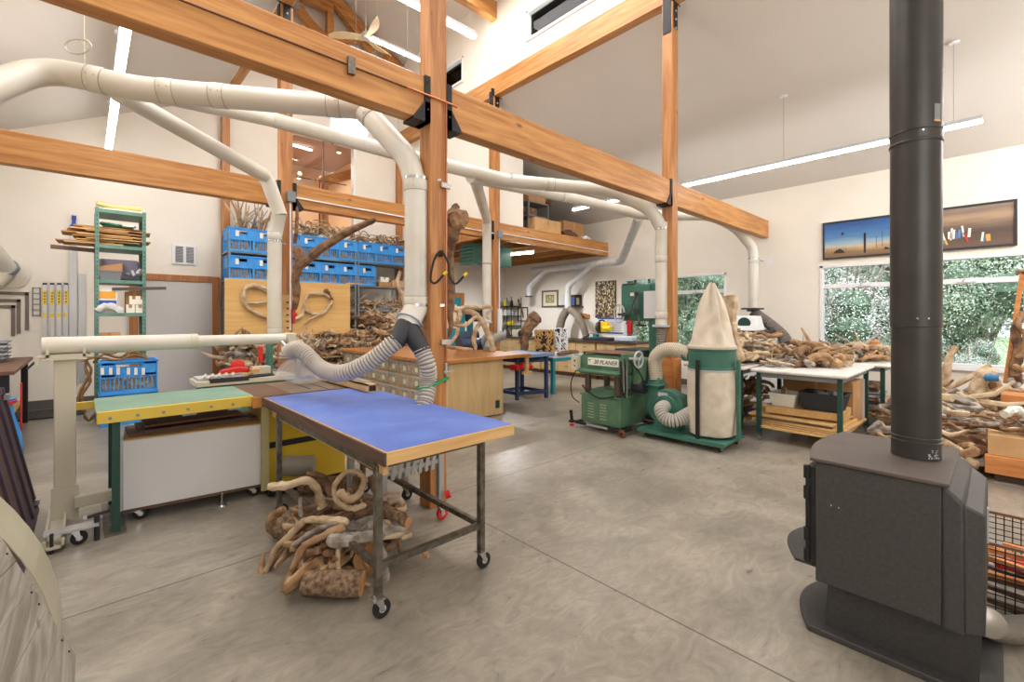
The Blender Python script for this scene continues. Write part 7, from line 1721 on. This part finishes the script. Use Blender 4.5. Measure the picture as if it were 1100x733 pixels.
heap(30, 6.9, 2.6, .6, .32, .36, .25, 'brown stick stored under the table behind the bag', 'sticks under the table behind the bag', (.3, .6), (.6, 1.2), (1, 2, 2, 0))
heap(12, 8.0, 1.0, .3, .1, .1, .3, 'driftwood stored on the floor between the tables and the stove', 'driftwood between the tables and the stove', (.4, .6), (1, 1.4), (1, 2, 0))
# -- floor heap between stove and window
heap(150, 7.4, .42, 1.1, .42, .01, .5, 'driftwood piece in the floor heap behind the stove', 'floor heap behind the stove', (.35, .8), (.8, 1.6), (0, 1, 1, 2, 3, 3), name='driftwood_limb')
heap(40, 8.6, .4, .8, .6, .01, .6, 'driftwood piece heaped on the floor under the big window', 'floor heap under the big window', (.4, .8), (1, 1.8), (0, 1, 3), name='driftwood_limb')
Q = lambda pts, d: [atD(u, v, d if not hasattr(d, '__len__') else d[0]+(d[1]-d[0])*i/(len(pts)-1)) for i, (u, v) in enumerate(pts)]
branch('driftwood_plank', Q([(1014, 440), (1016, 405), (1019, 385), (1027, 372)], 6.2), (0.062, 0.034), M_drifts[0], 'pale upright driftwood plank beside the flue against the window', end=1)
branch('driftwood_plank', Q([(1014, 420), (1040, 407), (1063, 393)], (6.3, 6.2)), (0.031, 0.037), M_drifts[0], 'long pale limb slanting up in front of the window', end=1)
branch('driftwood_branch', Q([(1014, 432), (1030, 434), (1046, 439), (1054, 452)], 5.9), (0.019, 0.025), M_drifts[3], 'grey curved branch right of the flue')
branch('driftwood_branch', Q([(1020, 422), (1030, 432), (1048, 433), (1056, 455), (1050, 462)], 6.0), 0.012, M_drifts[0], 'thin pale looping branch right of the flue')
branch('driftwood_branch', Q([(1015, 424), (1024, 419), (1031, 420)], 5.7), 0.017, M_drifts[3], 'short dark grey branch right of the flue')
branch('driftwood_branch', Q([(1015, 415), (1020, 412), (1024, 408)], 5.7), 0.014, M_drifts[2], 'short brown branch above the grey one right of the flue')
branch('driftwood_root', Q([(1016, 440), (1020, 455), (1018, 470)], 5.4), 0.043, M_drifts[1], 'thick tan root close behind the flue')
branch('driftwood_root', Q([(1018, 480), (1030, 486), (1045, 480), (1052, 470), (1062, 474)], 5.0), 0.031, M_drifts[2], 'reddish brown curling root behind the stove top')
branch('driftwood_root', Q([(1018, 465), (1034, 462), (1052, 468)], 5.2), 0.031, M_drifts[1], 'tan root lying above the curling root behind the stove')
branch('driftwood_root', Q([(1022, 488), (1024, 474), (1038, 470), (1042, 478)], 5.1), 0.022, M_drifts[2], 'brown loop root behind the stove top')
branch('driftwood_root', Q([(1040, 485), (1052, 500), (1058, 508)], 4.8), 0.028, M_drifts[0], 'pale limb pointing down towards the timber blocks')
# hollow root with blue tape
t = thing('hollow_root', 'pale hollow root with blue tape standing behind the floor heap', 'driftwood', atD(1060, 450, 6.0))
rc_ = lambda u, v: atD(u, v, 6.0)
branch('shell', [rc_(1052, 446), rc_(1048, 430), rc_(1052, 412), rc_(1060, 402), rc_(1068, 412), rc_(1072, 430), rc_(1068, 446), rc_(1056, 452)], .075, M_drifts[0], '', thing_=t, n=5)
branch('inner_ridge', [rc_(1058, 448), rc_(1060, 430), rc_(1058, 415)], .05, M_drifts[1], '', thing_=t)
branch('inner_ridge', [rc_(1064, 446), rc_(1064, 430)], .045, M_drifts[2], '', thing_=t)
branch('crown', [rc_(1052, 406), rc_(1060, 400), rc_(1068, 404)], .07, M_drifts[0], '', thing_=t)
a = atD(1064, 406, 5.9); MB().tube([a-Vector((.02, -.05, 0)), a+Vector((.02, -.07, .0))], .045, 10, flat=.5).build('blue_tape', mat('blue_tape', (50, 130, 190), .5), t)
# dark stick bundle on the timber blocks
for i in range(16):
    y = random.uniform(-.7, -.02); stick('dark_stick', 'dark stick in the bundle on top of the timber blocks', 'dark sticks on the timber blocks', (6.5+random.uniform(-.15, .15), y, .435+random.random()*.12), random.uniform(.4, .7), random.uniform(.5, .9), 1.2+random.uniform(-.5, .5), 0, 0, 2 if i % 3 else 3)
tag(MB().tube(spline([(6.35, -.05, .62), (6.45, -.12, .66), (6.5, -.2, .6)], 4), .04, 8, jitter=.3).build('crumpled_paper', M_tag), 'crumpled white paper on the dark stick bundle', 'paper')
c_ = atD(1078, 421, 5.6)
t = thing('driftwood_figure', 'tall knotted driftwood figure on the orange stand at the right edge', 'sculpture', (c_.x+.15, c_.y-.2, c_.z))
branch('body', Q([(1092, 414), (1090, 395), (1094, 375), (1091, 352), (1098, 340)], 5.5), (.06, .035), M_drifts[2], '', thing_=t, n=5)
branch('arm', Q([(1091, 385), (1098, 378), (1101, 360), (1094, 350), (1098, 335)], 5.45), (.028, .02), M_drifts[1], '', thing_=t)
branch('arm', Q([(1104, 395), (1096, 398), (1090, 392)], 5.45), .035, M_drifts[1], '', thing_=t)
branch('driftwood_piece', Q([(1081, 412), (1086, 408), (1090, 415), (1096, 412)], 5.45), .03, M_drifts[3], 'bleached grey piece on the orange stand')
branch('driftwood_piece', Q([(1092, 295), (1096, 291), (1104, 294)], 5.5), .022, M_drifts[2], 'brown curl of driftwood at the top of the orange stand')

# ================================================================== OUTSIDE
random.seed(55)
GZ = -.3
gm = mat('grass_ground', (120, 140, 96), .9, col2=(96, 118, 76), scale=3)
g = MB().b2(XR+.2, 60, -30, 45, GZ-.1, GZ).build('outdoor_ground', gm); tag(g, 'grassy ground outside the windows', 'ground', None, 'stuff')
def leafmat(name, c1, c2):
    m = bpy.data.materials.new(name); m.use_nodes = True; nt = m.node_tree; b = nt.nodes['Principled BSDF']; b.inputs['Roughness'].default_value = .7
    tc = nt.nodes.new('ShaderNodeTexCoord'); nz = nt.nodes.new('ShaderNodeTexNoise'); nz.inputs['Scale'].default_value = 2.2; nz.inputs['Detail'].default_value = 6
    nt.links.new(tc.outputs['Object'], nz.inputs['Vector']); cr = nt.nodes.new('ShaderNodeValToRGB'); cr.color_ramp.elements[0].position = .35; cr.color_ramp.elements[1].position = .62
    cr.color_ramp.elements[0].color = rgb(*c2); cr.color_ramp.elements[1].color = rgb(*c1); nt.links.new(nz.outputs['Fac'], cr.inputs['Fac']); nt.links.new(cr.outputs['Color'], b.inputs['Base Color'])
    return m
LM = [leafmat('leaf_bluegreen', (200, 212, 190), (112, 142, 118)), leafmat('leaf_pale', (244, 246, 242), (182, 198, 184)), leafmat('leaf_deep', (178, 198, 168), (96, 128, 102))]
def tree_proto(lm, n, rx, h, leaf, label, cat='tree', stemmy=False):
    t = thing('leafy_tree', label, cat, (0, 0, 0), 0, 'trees outside the windows')
    mb = MB()
    lobes = [(Vector((random.uniform(-.6, .6)*rx, random.uniform(-.6, .6)*rx, random.uniform(.15, .85)*h)), random.uniform(.35, .6)*rx) for _ in range(16)]
    for i in range(n):
        c, r = random.choice(lobes); d = Vector((random.gauss(0, 1), random.gauss(0, 1), random.gauss(0, 1))).normalized()
        p = c+d*r*random.uniform(.75, 1.05); s = leaf*random.uniform(.6, 1.3)
        u = Vector((random.gauss(0, 1), random.gauss(0, 1), random.gauss(0, 1))).normalized(); v = u.cross(d).normalized()
        k = len(mb.v); mb.v += [p-u*s, p+v*s*.4, p+u*s, p-v*s*.4]; mb.face([k, k+1, k+2, k+3])
    mb.build('foliage', lm, t, smooth=False, local=True)
    tr = MB(); tr.tube([(0, 0, 0), (.05, 0, h*.3), (0, .05, h*.7)], [.12, .09, .03], 8)
    for _ in range(12 if not stemmy else 30):
        a = random.random()*2*PI; tr.tube([(0, 0, h*random.uniform(.1, .4)), (math.cos(a)*rx*.5, math.sin(a)*rx*.5, h*random.uniform(.4, .8)), (math.cos(a)*rx*.9, math.sin(a)*rx*.9, h*random.uniform(.5, 1))], [.04, .025, .008], 5)
    tr.build('trunk', M_drifts[3], t, local=True)
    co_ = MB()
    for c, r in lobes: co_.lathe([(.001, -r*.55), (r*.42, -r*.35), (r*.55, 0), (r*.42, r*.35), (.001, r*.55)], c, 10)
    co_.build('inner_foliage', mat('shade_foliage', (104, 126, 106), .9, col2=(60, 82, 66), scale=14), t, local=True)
    return t
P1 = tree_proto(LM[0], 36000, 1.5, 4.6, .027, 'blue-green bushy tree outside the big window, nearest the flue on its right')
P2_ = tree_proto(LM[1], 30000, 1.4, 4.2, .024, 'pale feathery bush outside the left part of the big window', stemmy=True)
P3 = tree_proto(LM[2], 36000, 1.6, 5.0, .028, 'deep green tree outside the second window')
spots = [(P1, 13.6, .2, 1), (P2_, 13.2, 2.5, 1), (P3, 13.5, 6.6, 1), (P1, 14.2, -1.9, 1.05), (P3, 14.6, 1.4, 1.1), (P1, 13.9, 8.6, 1), (P2_, 15.4, 4.6, .85), (P3, 15.5, 10.6, 1.15), (P1, 13.2, 4.9, .55), (P3, 15.8, -3.6, 1.2), (P1, 16.5, 3.2, 1.2), (P1, 16.5, 7.4, 1.3), (P2_, 12.6, 1.35, .42), (P2_, 12.4, .4, .4)]
lbl = ['blue-green bushy tree outside the right half of the big window', 'pale feathery bush outside the left half of the big window', 'deep green tree filling the second window', 'blue-green tree at the far right beyond the big window', 'tall deep green tree standing behind the pale bush', 'blue-green tree at the left side of the second window', 'pale bush between the two windows outside', 'tallest deep green tree beyond the far corner', 'low blue-green shrub outside the right side of the second window', 'deep green tree far to the right outside', 'blue-green tree in the back row behind the wall between the windows', 'tall blue-green tree in the back row behind the second window', 'low pale shrub at the sill of the big window, left of two', 'low pale shrub at the sill of the big window, right of two']
used = set()
for (p, x, y, s), lb in zip(spots, lbl):
    if p.name in used: o = dup(p, (x, y, GZ), (0, 0, random.random()*6), lb, s)
    else: used.add(p.name); o = p; o.location = (x, y, GZ); o.scale = (s, s, s); o['label'] = lb
